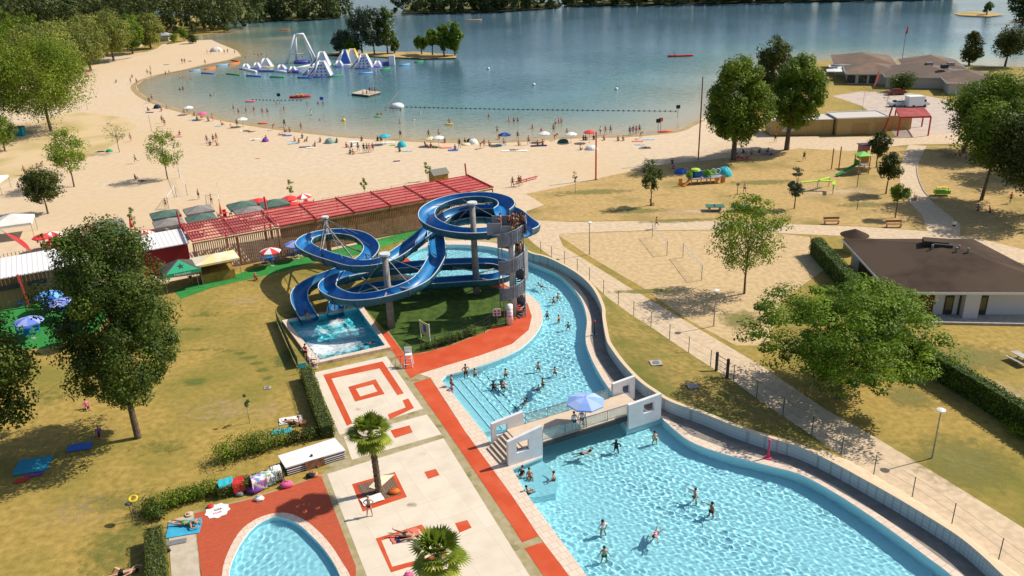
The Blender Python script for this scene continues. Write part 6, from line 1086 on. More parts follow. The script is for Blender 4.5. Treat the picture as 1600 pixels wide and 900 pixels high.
# big square sunshades beyond the pergola
GC = M('dull_green_canvas', (.07, .12, .10), (.10, .16, .13), 1, rough=.9); GY = M('grey_canvas', (.20, .18, .17), (.26, .24, .22), 1, rough=.9)
def shade(px, py, m, label, w=4.0, d=3.4, logo=None):
    g = G(px, py, 2.7); o = canopy('square_sunshade', rect(g, w, d, prz), 2.55, .65, label, m, .3, cat='sunshade', group='square sunshades of the beach bar'); 
    for c in list(o.children):
        if c.name.startswith('leg'): bpy.data.objects.remove(c)
    MB().cyl(g[0], g[1], 0, 3.2, .07, n=8).build('pole', STEEL, o); MB().box((g[0], g[1], .08), (.9, .9, .16), prz).build('base', CONC, o); return o
for a in ((170, 348, GY, 'grey square sunshade, leftmost of all'), (176, 362, GC, 'green square sunshade partly behind the lawn tree top'), (258, 333, GC, 'green square sunshade behind the grey one with the orange mark'), (263, 346, GY, 'grey square sunshade nearest to the white roof'), (310, 326, GY, 'grey square sunshade behind a green one, left of the volleyball player'), (314, 339, GC, 'green square sunshade touching the pergola corner'), (378, 319, GC, 'green square sunshade behind the grey one at the pergola edge'), (389, 328, GY, 'grey square sunshade at the pergola edge'), (428, 316, GC, 'green square sunshade furthest right, standing alone')): shade(*a)
# folded parasols and feather flags
def feather(px, py, h, lean, m, label, c2=None):
    g = G(px, py); root = empty('feather_flag', (g[0], g[1], 0), label, 'flag'); top = np.array([g[0]+lean[0], g[1]+lean[1], h]); b = np.array([g[0], g[1], 0])
    MB().tube([b, b*.45+top*.55+np.array([0, 0, .3]), top], .035, 6).build('pole', STEEL, root); V = []; n = 10
    for k in range(n+1): t = .25+.75*k/n; c = b*(1-t)+top*t; w_ = .55*math.sin(math.pi*min(k/n*.9+.12, 1)); V += [c, c+np.array([pu[0]*w_*1.6, pu[1]*w_*1.6, -.1])]
    mb = MB(); mb.add(V, [(2*k, 2*k+1, 2*k+3, 2*k+2) for k in range(n)]); mb.build('flag', m, root); return root
feather(58, 402, 4.0, (-4.2, .4), REDC, 'red feather flag leaning left behind the white roof'); feather(1363, 143, 5.5, (1.0, 0), C_('coral'), 'coral feather flag in front of the restaurant'); 
for px, py, m, lb, h in ((207, 362, REDC, 'folded red parasol beside the sapling behind the bar', 2.6), (347, 341, C_('coral'), 'folded coral parasol between two groups of sunshades', 2.4)):
    g = G(px, py); o = empty('folded_parasol', (g[0], g[1], 0), lb, 'parasol'); MB().lathe((g[0], g[1], 0), [(.03, .0), (.03, .6), (.28, .7), (.16, 1.6), (.05, h)], 8).build('canopy', m, o); MB().cyl(g[0], g[1], 0, .1, .25, n=8).build('base', CONC, o)
# dome shelters on the sand
def dome(px, py, r, h, m, label, face=180, z0=.01):
    r *= .8; h *= .8; g = G(px, py); root = empty('beach_shelter', (g[0], g[1], z0), label, 'beach shelter'); V = []; n, k_ = 12, 6
    for i in range(k_+1):
        ph = math.pi/2*i/k_
        for j in range(n+1): a = R(face)+math.pi*1.35*(j/n-.5)+math.pi/2; V.append((g[0]+r*math.cos(ph)*math.cos(a), g[1]+r*math.cos(ph)*math.sin(a), z0+h*math.sin(ph)*(1+.04*math.sin(j*2.5))))
    F = [(i*(n+1)+j, i*(n+1)+j+1, (i+1)*(n+1)+j+1, (i+1)*(n+1)+j) for i in range(k_) for j in range(n)]; mb = MB(); mb.add(V, F); mb.build('canopy', m, root); MB().lathe((g[0], g[1], z0), [(r*.98, 0), (r*.98, .02), (0, .02)], 14).build('groundsheet', C_('navy'), root); return root
for a in ((246, 169, 1.2, 1.2, C_('navy'), 'dark blue dome shelter on the left beach'), (516, 223, 1.4, 1.3, M('grey_green_cloth', (.25, .36, .33)), 'grey green dome shelter on the beach'), (628, 229, 1.2, 1.4, C_('turquoise'), 'round bright blue shelter under the beach centre'), (739, 224, 1.3, 1.2, BUT, 'white dome shelter left of the blue parasol'), (734, 222, .8, .9, C_('black'), 'black bag heap touching the white dome shelter'), (880, 222, 1.4, .8, M('bottle_green_cloth', (.02, .11, .10)), 'low dark green tent at the waterline'),
 (924, 233, 1.5, 1.0, BUT, 'crumpled white beach tent near the orange pole'), (415, 221, .9, 1.0, C_('purple'), 'purple and white half shelter with a towel'), (1131, 274, 1.7, 1.9, C_('turquoise'), 'bright turquoise pop up tent beside the play train'), (1064, 270, 1.5, 1.0, C_('blue'), 'blue tarp heap in the shade left of the play train'), (171, 237, .9, .7, C_('green'), 'lime green beach tent near the pale sapling'), (136, 116, 1.0, .8, C_('pink'), 'pink sun shelter under the plane trees'), (728, 226, 1.2, .5, M('pale_yellow', (.7, .6, .3)), 'pale yellow windbreak left of the black bag heap')): dome(*a)
# towels
def towel(px, py, w_, d_, rz, m, label, z=.055, group='towels on the beach'):
    g = G(px, py); rg = np.random.default_rng(int(px)); n = 6; V = []
    for i in range(n+1):
        for j in range(n+1): x = (i/n-.5)*w_; y = (j/n-.5)*d_; V.append((x+rg.normal(0, .012), y+rg.normal(0, .012), .012+abs(rg.normal(0, .012))))
    F = [(i*(n+1)+j, (i+1)*(n+1)+j, (i+1)*(n+1)+j+1, i*(n+1)+j+1) for i in range(n) for j in range(n)]
    o = link('towel', mesh('towel', V, F, m), None, (g[0], g[1], z), rz); return tag(o, label, 'towel', group)
TB = M('striped_blue_towel', (.10, .35, .55), (.55, .62, .62), 3, t=(.48, .52))
for a in ((302, 187, 2.0, 1.2, 0, TB, 'pale towel under the magenta parasol'), (341, 197, 1.6, 1.2, .3, TB, 'striped towel beside the bather in a red shirt'), (384, 205, 2.6, 1.3, 0, BUT, 'white towel with two bathers lying'), (399, 218, 2.2, 1.1, .1, BUT, 'white towel left of the purple half shelter'), (449, 212, 2, 1.1, 0, C_('blue'), 'blue towel near the sitting trio at the waterline'), (459, 224, 2.4, 1.4, .2, TB, 'light blue towel under the sitting circle'), (476, 230, 2.2, .9, .1, C_('navy'), 'dark towel left of the bather in red'), (484, 231, 1.6, .9, .1, BUT, 'white strip beside the dark towel'),
 (554, 222, 2.0, 1.4, 0, BUT, 'white towel heap left of the crowd'), (556, 227, 1.6, 1.2, 0, BUT, 'lower white towel before the crowd'), (607, 223, 2.6, 1.1, .1, BUT, 'white towel right of the turquoise parasol'), (637, 236, 2, .9, 0, TB, 'pale striped towel right of the bather below the round blue shelter'), (614, 227, 1.2, .8, 0, M('olive_cloth', (.3, .35, .1)), 'small olive towel left of the round blue shelter'), (697, 231, 2.4, 1.0, 0, C_('coral'), 'faint coral towel right of the one lying'), (708, 235, 2.0, 1.2, 0, C_('blue'), 'dark blue towel of the bather beside the woman in black'), (784, 226, 2.2, 1.2, 0, TB, 'towel with dark border below the blue parasol'), (794, 236, 2.6, 1.0, 0, BUT, 'white towel, left half of the long pair'), (815, 236, 2.4, 1.0, 0, BUT, 'white towel, right half of the long pair'), (842, 228, 3.2, 1.2, .05, C_('navy'), 'long navy towel under a row of bathers'),
 (996, 221, 2.2, .9, 0, C_('coral'), 'coral towel right of the sitting pair'), (1000, 226, 2.0, 1.0, -.1, TB, 'pale blue towel below the coral one'), (1014, 218, 2.4, 1.0, 0, TB, 'thin blue grey towel near the end of the beach'), (1008, 232, 2.4, .8, 0, C_('grey'), 'dark towel alone near the end of the beach'), (403, 248, .8, .4, .2, C_('pink'), 'tiny pink cloth on the open sand'), (620, 252, 1.3, .6, .2, C_('navy'), 'small dark cloth alone on the open sand'), (234, 176, 2, 1, 0, C_('navy'), 'dark towel left of the blue shelter'), (396, 219, .9, .6, 0, C_('navy'), 'small dark mat on the white towel'), (279, 214, 1.6, .8, 0, C_('pink'), 'pink towel above the middle young tree'), (260, 88+13, 2.0, 1.2, .3, C_('grey'), 'grey inflatable mat high on the far sand'), (158, 237, 1.6, .8, 0, C_('navy'), 'dark towel by the lime green beach tent')): towel(*a)
GD = 'towels on the lawns and deck'
towel(52, 728, 2.6, 2.2, .22, M('teal_cloth', (.02, .25, .38)), 'large teal picnic cloth under the left lawn trees', group=GD); towel(125, 699, 1.9, 1.1, .2, C_('blue'), 'blue towel under the lawn tree', group=GD); towel(35, 751, 1.0, .6, .4, C_('red'), 'red towel below the teal picnic cloth', group=GD); towel(54, 743, 1.3, .45, .3, C_('purple'), 'narrow purple towel below the teal picnic cloth', group=GD)
towel(288, 826, 2.3, 1.7, .22, M('turquoise_cloth', (.05, .38, .58), (.04, .30, .48), 2), 'turquoise towel under the sunbather with the straw hat', group=GD); towel(275, 848, 1.4, .5, .25, C_('grey'), 'dark grey towel below the turquoise one', group=GD); towel(455, 657, 2.0, 1.1, .25, BUT, 'white towel behind the maze hedge', group=GD); towel(440, 675, 1.7, .8, .25, C_('turquoise'), 'turquoise towel beside the patchy shrub bed', group=GD)
towel(582, 782, 1.6, .95, RZB, BUT, 'white towel at the foot of the middle palm', z=.09, group=GD); towel(633, 838, 2.0, .85, RZB, C_('coral'), 'coral towel under the man lying by the lower palm', z=.06, group=GD); towel(627, 842, .9, .7, RZB, C_('navy'), 'blue pillow cloth under the head of the man lying', z=.07, group=GD)
# round white towel with red writing
g = G(340, 799); o = empty('round_towel', (g[0], g[1], .06), 'scalloped round white towel with red print and a red cap on the tiles', 'towel'); mb = MB(); n = 36; mb.add([(g[0]+(.85+.07*math.sin(k*2*math.pi/n*9))*math.cos(2*math.pi*k/n), g[1]+(.85+.07*math.sin(k*2*math.pi/n*9))*math.sin(2*math.pi*k/n), .065) for k in range(n)]+[(g[0], g[1], .07)], [(k, (k+1) % n, n) for k in range(n)]); mb.build('cloth', BUT, o)
text('kiss', .36, (g[0], g[1]+.15, .085), (0, 0, RZB), C_('black'), parent=o); text('MAR', .3, (g[0]+.1, g[1]-.25, .085), (0, 0, RZB), C_('pink'), parent=o)
g = G(329, 793); tag(MB().lathe((g[0], g[1], .08), [(.26, 0), (.24, .08), (.12, .16), (0, .17)], 14).build('sun_hat', C_('red'), None, (g[0], g[1], .08)), 'red sun hat on the round white towel', 'hat')
g = G(296, 805); tag(MB().lathe((g[0], g[1], .1), [(.3, .03), (.14, .05), (.12, .15), (0, .16)], 14).build('sun_hat', M('straw', (.55, .42, .30)), None, (g[0], g[1], .1)), 'pale straw hat beside the sunbather on the turquoise towel', 'hat')
# towels thrown over the hedge
def drape(px, py, w_, m, label, zt=1.03, front=.75, back=.35, rz=None, rg=0):
    rz = math.atan2(*(np.array(W2([(338, 760)])[0])-np.array(W2([(440, 732)])[0]))[::-1])+math.pi if rz is None else rz
    g = G(px, py, zt); u = np.array([math.cos(rz), math.sin(rz)]); v = np.array([-u[1], u[0]]); rr2 = np.random.default_rng(int(px)); prof = [(-.55, zt-front), (-.52, zt-.2), (-.45, zt+.03), (0, zt+.05), (.35, zt+.04)]; n = 8; V = []
    for i in range(n+1):
        for t, z in prof: p = g[:2]+u*(i/n-.5)*w_+v*(t+rr2.normal(0, .03)); V.append((p[0]-g[0], p[1]-g[1], z+rr2.normal(0, .03)))
    k = len(prof); F = [(i*k+j, (i+1)*k+j, (i+1)*k+j+1, i*k+j+1) for i in range(n) for j in range(k-1)]; me = mesh('draped_towel', V, F, m, True); o = link('draped_towel', me, None, (g[0], g[1], 0)); return tag(o, label, 'towel', 'towels hung over the low hedge')
MUL = M('multicolour_cloth', (.65, .12, .30), (.10, .35, .60), 3, c3=(.75, .72, .68), s3=2.2, t=(.47, .53), t3=(.5, .54)); MU2 = M('striped_white_cloth', (.75, .74, .72), (.12, .30, .38), 4, c3=(.30, .35, .08), s3=3, t=(.47, .53), t3=(.56, .6))
for a in ((352, 752, 1.1, C_('turquoise'), 'turquoise towel hung over the low hedge, leftmost'), (371, 750, .9, C_('red'), 'dark red towel hung over the low hedge'), (403, 745, 1.1, MUL, 'pink and purple patterned towel on the low hedge'), (418, 739, .9, MU2, 'green and white patterned towel on the low hedge'), (431, 732, .7, BUT, 'white shirt hung at the right end of the low hedge')): drape(*a)
for px, py, r, m, lb in ((398, 765, .55, C_('purple'), 'purple bag heap on a folding chair at the red tiles'), (405, 778, .35, BUT, 'white bag at the edge of the red tiles'), (447, 757, .5, C_('pink'), 'crumpled pink towel at the left of the long white bench'), (616, 767, .38, C_('orange'), 'orange beach bag on the wooden palm surround'), (486, 742, .35, C_('black'), 'dark rucksack beside the wicker bag'), (491, 741, .35, M('tan_leather', (.45, .25, .12)), 'tan wicker bag at the corner of the red tiles'), (374, 771, .3, C_('grey'), 'grey bag in the hedge shade'), (261, 858, .2, C_('black'), 'small black bag at the end of the grey towel'), (638, 897, .3, C_('pink'), 'pink flip flop bag under the lower palm')):
    g = G(px, py, .2); rr2 = np.random.default_rng(int(px)); mb = MB(); n = 10; prof = [(.5, 0), (1, .1), (1.05, .5), (.8, .9), (.3, 1.05), (0, 1.05)]
    V = [(r*a*(1+rr2.normal(0, .2))*math.cos(2*math.pi*k/n), r*.7*a*(1+rr2.normal(0, .2))*math.sin(2*math.pi*k/n), .045+r*.8*z*(1+rr2.normal(0, .12))) for a, z in prof for k in range(n)]; root = empty('beach_bag', (g[0], g[1], 0), lb, 'bag'); link('bag_body', mesh('bag_body', V, [(i*n+k, i*n+(k+1) % n, (i+1)*n+(k+1) % n, (i+1)*n+k) for i in range(5) for k in range(n)], m, True), root); mb.tube([(r*.4, 0, r*.9), (r*.3, .05, r*1.5), (-r*.3, .05, r*1.5), (-r*.4, 0, r*.9)], .02, 5); mb.build('handle', m, root, world=False)
# timber surround, cream cloth
sheet('timber_surround', P2([(558, 759), (613, 743), (627, 773), (572, 788)]), [], .05, brick('deck_timber', (.20, .13, .09), (.16, .10, .07), (.06, .04, .03), .2, 60, RZB, off=0, ms=.02))
o = tag(MB().add([(*G(576, 763)[:2], .10), (*G(590, 767)[:2], .09), (*G(617, 743)[:2], .12), (*G(613, 739, .3)[:2], .3), (*G(594, 748)[:2], .3)], [(0, 1, 4), (1, 2, 4), (2, 3, 4)]).build('beach_cloth', M('cream_cloth', (.72, .58, .42), rough=.9), None, (*G(594, 755)[:2], 0)), 'cream triangular cloth spread behind the middle palm', 'cloth')
# long white bench / counter
bq = [np.array(G(x, y, .8)[:2]) for x, y in ((446, 731), (540, 703), (523, 684), (434, 712))]; lb_ = tag(empty('long_white_bench', (*bq[0], 0)), 'long white topped bench box with dark slatted front beside the red tiles', 'bench')
mb = MB(); mb.prism([tuple(p) for p in bq], .70, .8); mb.build('top', WP, lb_); cc = sum(bq)/4; mb = MB(); mb.prism([tuple(cc+(p-cc)*.96) for p in bq], .02, .69); mb.build('box', M('slat_brown', (.14, .09, .07), rough=.8), lb_)
bu2 = (bq[1]-bq[0])/np.linalg.norm(bq[1]-bq[0]); bl2 = np.linalg.norm(bq[1]-bq[0]); bz2 = math.atan2(bu2[1], bu2[0]); nn2 = np.array([bu2[1], -bu2[0]])
for z in (.14, .32, .5): MB().box((*(bq[0]+bu2*bl2/2+nn2*.0), z), (bl2*.97, .05, .04), bz2).build('slat', WP, lb_)
MB().box((*(bq[0]+bu2*bl2*.47+nn2*.05), .42), (bl2*.32, .06, .76), bz2).build('brown_panel', M('rusty_panel', (.30, .15, .09), (.18, .09, .05), 3, rough=.7), lb_)
# lifebuoy stand
g = G(216, 812); ls = tag(empty('lifebuoy_stand', (g[0], g[1], 0)), 'yellow ring and grey disc on thin posts by the bottom left hedge', 'sign'); 
MB().cyl(g[0], g[1], 0, 1.75, .03, n=6).build('post', STEEL, ls); MB().cyl(g[0]-.35, g[1]-.1, 0, 1.45, .03, n=6).build('post', STEEL, ls)
th = np.linspace(0, 2*math.pi, 17); MB().tube([(g[0]+.27*math.cos(a), g[1]+.22*math.sin(a), 1.85+.1*math.sin(a)) for a in th], .09, 8, False).build('ring', C_('yellow'), ls, smooth=True); MB().lathe((g[0]-.35, g[1]-.1, 1.45), [(.28, 0), (.28, .05), (0, .06)], 16, 1, .8).build('disc', STEEL, ls)
# ================================================================ furniture, fences, play things
PB = M('blue_plastic', (.01, .16, .55), rough=.35); PRD = M('red_plastic', (.55, .03, .03), rough=.4)
def table_proto(m):
    r = empty('round_table', (0, 0, 0), 'table', 'table'); MB().cyl(0, 0, .70, .74, .5, n=16).build('tabletop', m, r, world=False)
    for a in (45, 135, 225, 315): MB().tube([(.12*math.cos(R(a)), .12*math.sin(R(a)), .7), (.35*math.cos(R(a)), .35*math.sin(R(a)), 0)], .03, 5).build('leg', m, r, world=False)
    return r
def chair_proto(m):
    r = empty('plastic_chair', (0, 0, 0), 'chair', 'chair'); MB().box((0, 0, .44), (.5, .48, .05)).build('seat', m, r, world=False); MB().box((0, .24, .72), (.5, .05, .52), 0, R(-10)).build('backrest', m, r, world=False)
    for x in (-.22, .22):
        MB().bar((x, -.22, .64), (x*1.05, .25, .66), .06, .04).build('armrest', m, r, world=False)
        for y in (-.2, .2): MB().tube([(x, y, .44), (x*1.15, y*1.15, 0)], .025, 5).build('leg', m, r, world=False)
    return r
TP = {'b': table_proto(PB), 'r': table_proto(PRD)}; CP = {'b': chair_proto(PB), 'r': chair_proto(PRD)}; UF = set()
def putf(P_, k, x, y, rz, label, group):
    p = P_[k]; o = copy_tree(p) if p.name in UF else p; UF.add(p.name); o.location = (x, y, .025); o.rotation_euler.z = rz; o['label'] = label; o['group'] = group
spots = [('b', 83, 478, 'under the large pale blue parasol'), ('b', 97, 483, 'under the lilac parasol'), ('b', 46, 523, 'behind the lilac parasol on the left turf'), ('b', 130, 460, 'at the far end of the bar wall'), ('b', 423, 410, 'under the red and white parasol on the carpet'), ('b', 466, 398, 'by the lilac parasol at the slide loop'), ('r', 79, 386, 'near the red feather flag'), ('r', 118, 381, 'behind the white roof ridge'), ('r', 352, 340, 'by the folded coral parasol'), ('r', 455, 325, 'behind the pergola by the sapling'), ('r', 480, 322, 'behind the pergola further right')]
for k, px, py, lb in spots:
    g = G(px, py); putf(TP, k, g[0], g[1], 0, ('blue' if k == 'b' else 'red')+' round table '+lb, 'bar tables')
    for j, a in enumerate((20, 110, 200, 290)): putf(CP, k, g[0]+.85*math.cos(R(a)), g[1]+.85*math.sin(R(a)), R(a-90), ('blue' if k == 'b' else 'red')+' chair, '+('right of', 'behind', 'left of', 'in front of')[j]+' table '+lb, 'bar chairs')
for px, py, lb in ((34, 479, 'blue plastic chair left of the raking red post'), (51, 475, 'blue plastic chair right of the raking red post'), (74, 490, 'blue plastic chair alone in front of the pale blue parasol')):
    g = G(px, py); putf(CP, 'b', g[0], g[1], .3, lb, 'bar chairs')
for px, py, w_, lb in ((101, 385, 2.6, 'dark red counter box on the beach side of the bar'), (400, 322, 1.6, 'red cool box beside the grey sunshade')):
    g = G(px, py); o = empty('red_counter', (g[0], g[1], 0), lb, 'counter'); MB().box((g[0], g[1], .5), (w_, .8, 1.0), prz).build('body', M('dark_red_wall', (.27, .02, .025)), o); MB().box((g[0], g[1], 1.03), (w_+.1, .9, .05), prz).build('top', PRD, o)
# lamps
for a in ((1456, 716, 1469, 638, 'tall grey path lamp between the spreading tree and the bottom right corner'), (1115, 510, 1121, 452, 'grey path lamp left of the spreading tree'), (921, 398, 922, 346, 'thin grey lamp at the left corner of the sand court')):
    g = G(a[0], a[1]); h = hgt(a[:2], a[2:4]); o = empty('path_lamp', (g[0], g[1], 0), a[4], 'street lamp', 'path lamps'); MB().cyl(g[0], g[1], 0, h-.3, .065, .045, 8).build('pole', STEEL, o); MB().lathe((g[0], g[1], h-.3), [(.08, 0), (.30, .1), (.33, .2), (.1, .3), (0, .3)], 14).build('lamp_head', WHITE, o)
# beach poles
for a in ((931, 281, 932, 206, 'tall orange pole at the edge of the sand', M('orange_pole', (.60, .13, .04)), .16), (1091, 249, 1094, 120, 'brown pole left of the egg shaped tree', M('brown_pole', (.28, .12, .05)), .13), (237, 205, 230, 180, 'thin leaning pole left of the green topped person', STEEL, .05), (137, 171, 134, 155, 'small post with a green box on the left sand', STEEL, .05)):
    g = G(a[0], a[1]); h = hgt(a[:2], a[2:4]); o = empty('beach_pole', (g[0], g[1], 0), a[4], 'pole'); MB().cyl(g[0], g[1], 0, h, a[6], a[6]*.8, 10).build('pole', a[5], o); MB().cyl(g[0], g[1], 0, .12, a[6]*1.8, n=10).build('base_collar', STEEL, o)
for px, py, lb, m in ((990+42, 204, 'lifeguard flag in red and yellow standing in the water', C_('orange')), (1059, 183, 'blue sign on a post in the water at the right', C_('navy')), (1028, 206, 'blue sign on a post at the right waterline', C_('navy')), (504, 168, 'round blue sign on a post in the water', C_('blue')), (437, 162, 'blue sign post in the shallow water at the left', C_('navy'))):
    g = G(px, py); o = empty('water_sign', (g[0], g[1], -.6), lb, 'sign', 'signs standing in the water'); MB().cyl(g[0], g[1], -.6, 2.0, .06, n=6).build('post', STEEL, o); MB().box((g[0], g[1], 2.3), (.9, .08, .8)).build('panel', m, o)
# fences
fo = tag(empty('path_fence', (*fl[0], 0)), 'thin wire mesh fence on slim posts between the path and the grass bank', 'fence')
GF = M('green_fence', (.03, .07, .05), rough=.6)
for px, py in fence_px[1:-1]: g = G(px, py); MB().cyl(g[0], g[1], -.02, 1.75, .035, n=6).build('post', GF, fo)
for h in (.9, 1.7): MB().tube([(x, y, h) for x, y in fl], .008, 4).build('wire', GF, fo)
gt = tag(empty('fence_gate', (*G(1119, 579)[:2], 0)), 'gate of two thick dark posts with thin rails in the wire fence', 'gate'); a, b_ = G(1119, 580), G(1136, 591)
for p in (a, b_): MB().box((p[0], p[1], 1.0), (.2, .2, 2.0), .6).build('gate_post', DARK, gt)
for z in (.35, .8, 1.3, 1.75): MB().bar((a[0], a[1], z), (b_[0], b_[1], z), .03, .03).build('rail', DARK, gt)
ef = tag(empty('enclosure_fence', (*G(634, 556)[:2], 0)), 'dark wire fence closing the slide lawn from the red deck', 'fence'); ep = P2([(634, 574), (634, 556), (658, 551), (681, 546), (703, 540), (725, 531), (743, 525), (757, 520), (765, 513), (775, 509), (790, 508)])
for p in ep: MB().cyl(p[0], p[1], 0, 1.5, .045, n=6).build('post', DARK, ef)
for z in (.1, .55, 1.0, 1.45): MB().tube([(x, y, z) for x, y in ep], .015, 4).build('wire', DARK, ef)
sf = tag(empty('pool_side_fence', (*G(434, 492)[:2], 0)), 'dark green fence panel along the left side of the landing pool', 'fence'); q = P2([(433, 502), (441, 520), (452, 545), (466, 575)])
mb = MB(); mb.wall(q, .1, 1.15, .05); mb.build('panel', GF, sf)
for p in q: MB().cyl(p[0], p[1], 0, 1.3, .05, n=6).build('post', GF, sf)
hf = tag(empty('beach_fence', (*G(505, 318)[:2], 0)), 'low pale post and rail fence on the sand behind the pergola', 'fence'); q = P2([(505, 320), (530, 316), (560, 312), (590, 306), (612, 301), (635, 296), (665, 292)])
for p in q: MB().cyl(p[0], p[1], 0, 1.1, .04, n=6).build('post', STEEL, hf)
MB().tube([(x, y, 1.05) for x, y in q], .02, 4).build('rail', STEEL, hf)
# nets
def net(p0, p1, h, label, z0=1.0):
    a, b_ = G(*p0), G(*p1); o = empty('volleyball_net', (a[0], a[1], 0), label, 'net', 'volleyball nets'); 
    for p in (a, b_): MB().cyl(p[0], p[1], 0, h, .045, n=6).build('post', STEEL, o)
    mb = MB(); n = 14
    for k in range(n+1): t = k/n; x, y = a[:2]*(1-t)+b_[:2]*t; mb.bar((x, y, z0), (x, y, h-.02), .012, .012)
    for k in range(4): z = z0+(h-.03-z0)*k/3; mb.bar((a[0], a[1], z), (b_[0], b_[1], z), .014, .014)
    mb.build('netting', WHITE, o); MB().bar((a[0], a[1], h-.03), (b_[0], b_[1], h-.03), .02, .07).build('top_tape', WHITE, o)
net((1019, 371), (1042, 399), 1.9, 'white volleyball net at the far side of the sand court'); net((1067, 402), (1096, 438), 1.9, 'white volleyball net at the near side of the sand court'); net((264, 326), (276, 308), 2.0, 'volleyball net beside the player on the beach'); net((281, 278), (293, 306), 2.0, 'volleyball net standing furthest out on the beach'); net((341, 303), (345, 330), 2.0, 'volleyball net just behind the sunshades')
# benches
WB = M('bench_wood', (.32, .13, .06), rough=.7)
def bench(px, py, rz, label, w_=2.2):
    g = G(px, py); o = empty('park_bench', (g[0], g[1], 0), label, 'bench', 'park benches', rz=0); c, s_ = math.cos(rz), math.sin(rz)
    f = lambda x, y, z: (g[0]+c*x-s_*y, g[1]+s_*x+c*y, z)
    MB().box(f(0, 0, .45), (w_, .45, .06), rz).build('seat', WB, o); MB().box(f(0, .26, .8), (w_, .05, .32), rz).build('backrest', WB, o)
    for x in (-w_*.42, w_*.42): MB().box(f(x, 0, .22), (.08, .42, .42), rz).build('leg', STEEL, o); MB().box(f(x, .24, .6), (.06, .05, .4), rz).build('back_support', STEEL, o)
bench(1299, 350, -.05, 'brown wooden bench left of its twin beside the path'); bench(1396, 355, -.08, 'brown wooden bench right of its twin beside the path'); bench(1430, 312, 1.1, 'tilted looking bench under the smallest playground tree', 1.6)
g = G(820, 284); o = empty('low_red_bench', (g[0], g[1], 0), 'long low red rail bench on the sand', 'bench'); a, b_ = G(806, 288), G(839, 279); MB().bar((a[0], a[1], .4), (b_[0], b_[1], .4), .35, .1).build('seat', PRD, o)
for t in (.05, .5, .95): p = a*(1-t)+b_*t; MB().box((p[0], p[1], .18), (.12, .3, .36)).build('leg', PRD, o)
g = G(1594, 566); o = empty('picnic_table', (g[0], g[1], 0), 'grey picnic table cut by the right edge on the lawn', 'table'); MB().box((g[0], g[1], .72), (.8, 1.9, .06), .3).build('tabletop', CONC, o)
for d in (-.75, .75): MB().box((g[0]+d, g[1]+d*.3, .42), (.3, 1.9, .05), .3).build('bench_seat', CONC, o); MB().box((g[0]+d*.5, g[1]+d*.15, .35), (.1, .1, .7), .3).build('leg', CONC, o)
for px, py, rz, lb in ((1117, 322, -.12, 'green table tennis table on the turf'), (1158, 322, -.12, 'table tennis table behind the slender pale tree')):
    g = G(px, py, .7); o = empty('table_tennis_table', (g[0], g[1], 0), lb, 'table tennis table', rz=0); TG = M('table_green', (.04, .16, .12), rough=.5); MB().box((g[0], g[1], .73), (2.7, 1.5, .07), rz).build('tabletop', TG, o); MB().box((g[0], g[1], .83), (.04, 1.6, .14), rz).build('net', STEEL, o)
    for d in (-.8, .8): MB().box((g[0]+d, g[1], .35), (.25, 1.0, .7), rz).build('leg', CONC, o)
for px, py, w_, lb in ((1025, 571, 1.1, 'square concrete manhole cover on the grass bank'), (1082, 607, .9, 'pale worn manhole slab further down the grass bank'), (418, 606, .6, 'dark round drain cover in the dry lawn')):
    z = .62 if px > 1000 else .02; g = G(px, py, z); o = empty('manhole_cover', (g[0], g[1], z), lb, 'manhole cover'); zz = z+(.26 if px > 1000 else .0)
    MB().box((g[0], g[1], zz), (w_, w_*.9, .1), .1).build('slab', CONC, o); MB().cyl(g[0], g[1], zz+.052, zz+.09, w_*.3, n=16).build('lid', STEEL, o)
# showers on the walkway
for px, py, m, lb in ((929, 524, DARK, 'slim shower post on the walkway of the upper pool'), (1200, 716, PRD, 'pink red shower post on the coping of the big pool')):
    g = G(px, py); o = empty('shower_post', (g[0], g[1], 0), lb, 'shower'); MB().cyl(g[0], g[1], 0, 1.5, .09, .06, 10).build('post', M('pink_paint', (.62, .06, .14)) if m is PRD else m, o); MB().cyl(g[0], g[1], .03, .1, .3, n=14).build('base', M('pink_paint', (.62, .06, .14)) if m is PRD else STEEL, o); MB().lathe((g[0], g[1], 1.5), [(.06, 0), (.13, .08), (.1, .2), (0, .22)], 12).build('shower_head', M('pink_paint', (.62, .06, .14)) if m is PRD else PRD, o)
# lifeguard chair and board inside the enclosure, ladder at the landing pool
g = G(639, 572, 0); o = empty('lifeguard_chair', (g[0], g[1], 0), 'white wooden high chair at the corner of the slide enclosure', 'chair')
MB().box((g[0], g[1], 1.3), (.7, .6, .06)).build('seat', WHITE, o); MB().box((g[0]+.0, g[1]+.28, 1.65), (.7, .05, .6)).build('backrest', WHITE, o)
for x in (-.3, .3):
    for y in (-.25, .25): MB().bar((g[0]+x, g[1]+y, 1.3), (g[0]+x*1.4, g[1]+y*1.6, 0), .06, .06).build('leg', WHITE, o)
for z in (.35, .7, 1.0): MB().box((g[0], g[1]-.36, z), (.7, .05, .05)).build('rung', WHITE, o)
a, b_ = G(658, 527), G(672, 534); o = empty('rule_board', (a[0], a[1], 0), 'pale yellow rule board with pictograms behind the high chair', 'sign'); rz = math.atan2(b_[1]-a[1], b_[0]-a[0]); m_ = (a+b_)/2; L_ = np.linalg.norm(b_-a)
MB().box((m_[0], m_[1], 1.2), (L_, .06, 1.5), rz).build('panel', M('board_yellow', (.55, .50, .20), rough=.6), o)
for p in (a, b_): MB().cyl(p[0], p[1], 0, 2.0, .06, n=6).build('post', WHITE, o)
MB().box((m_[0], m_[1]-.05, 1.3), (.5, .02, .8), rz).build('pictogram', C_('blue'), o)
g = G(492, 568, .35); o = empty('pool_ladder', (g[0], g[1], 0), 'white and red ladder rails at the near left corner of the landing pool', 'ladder')
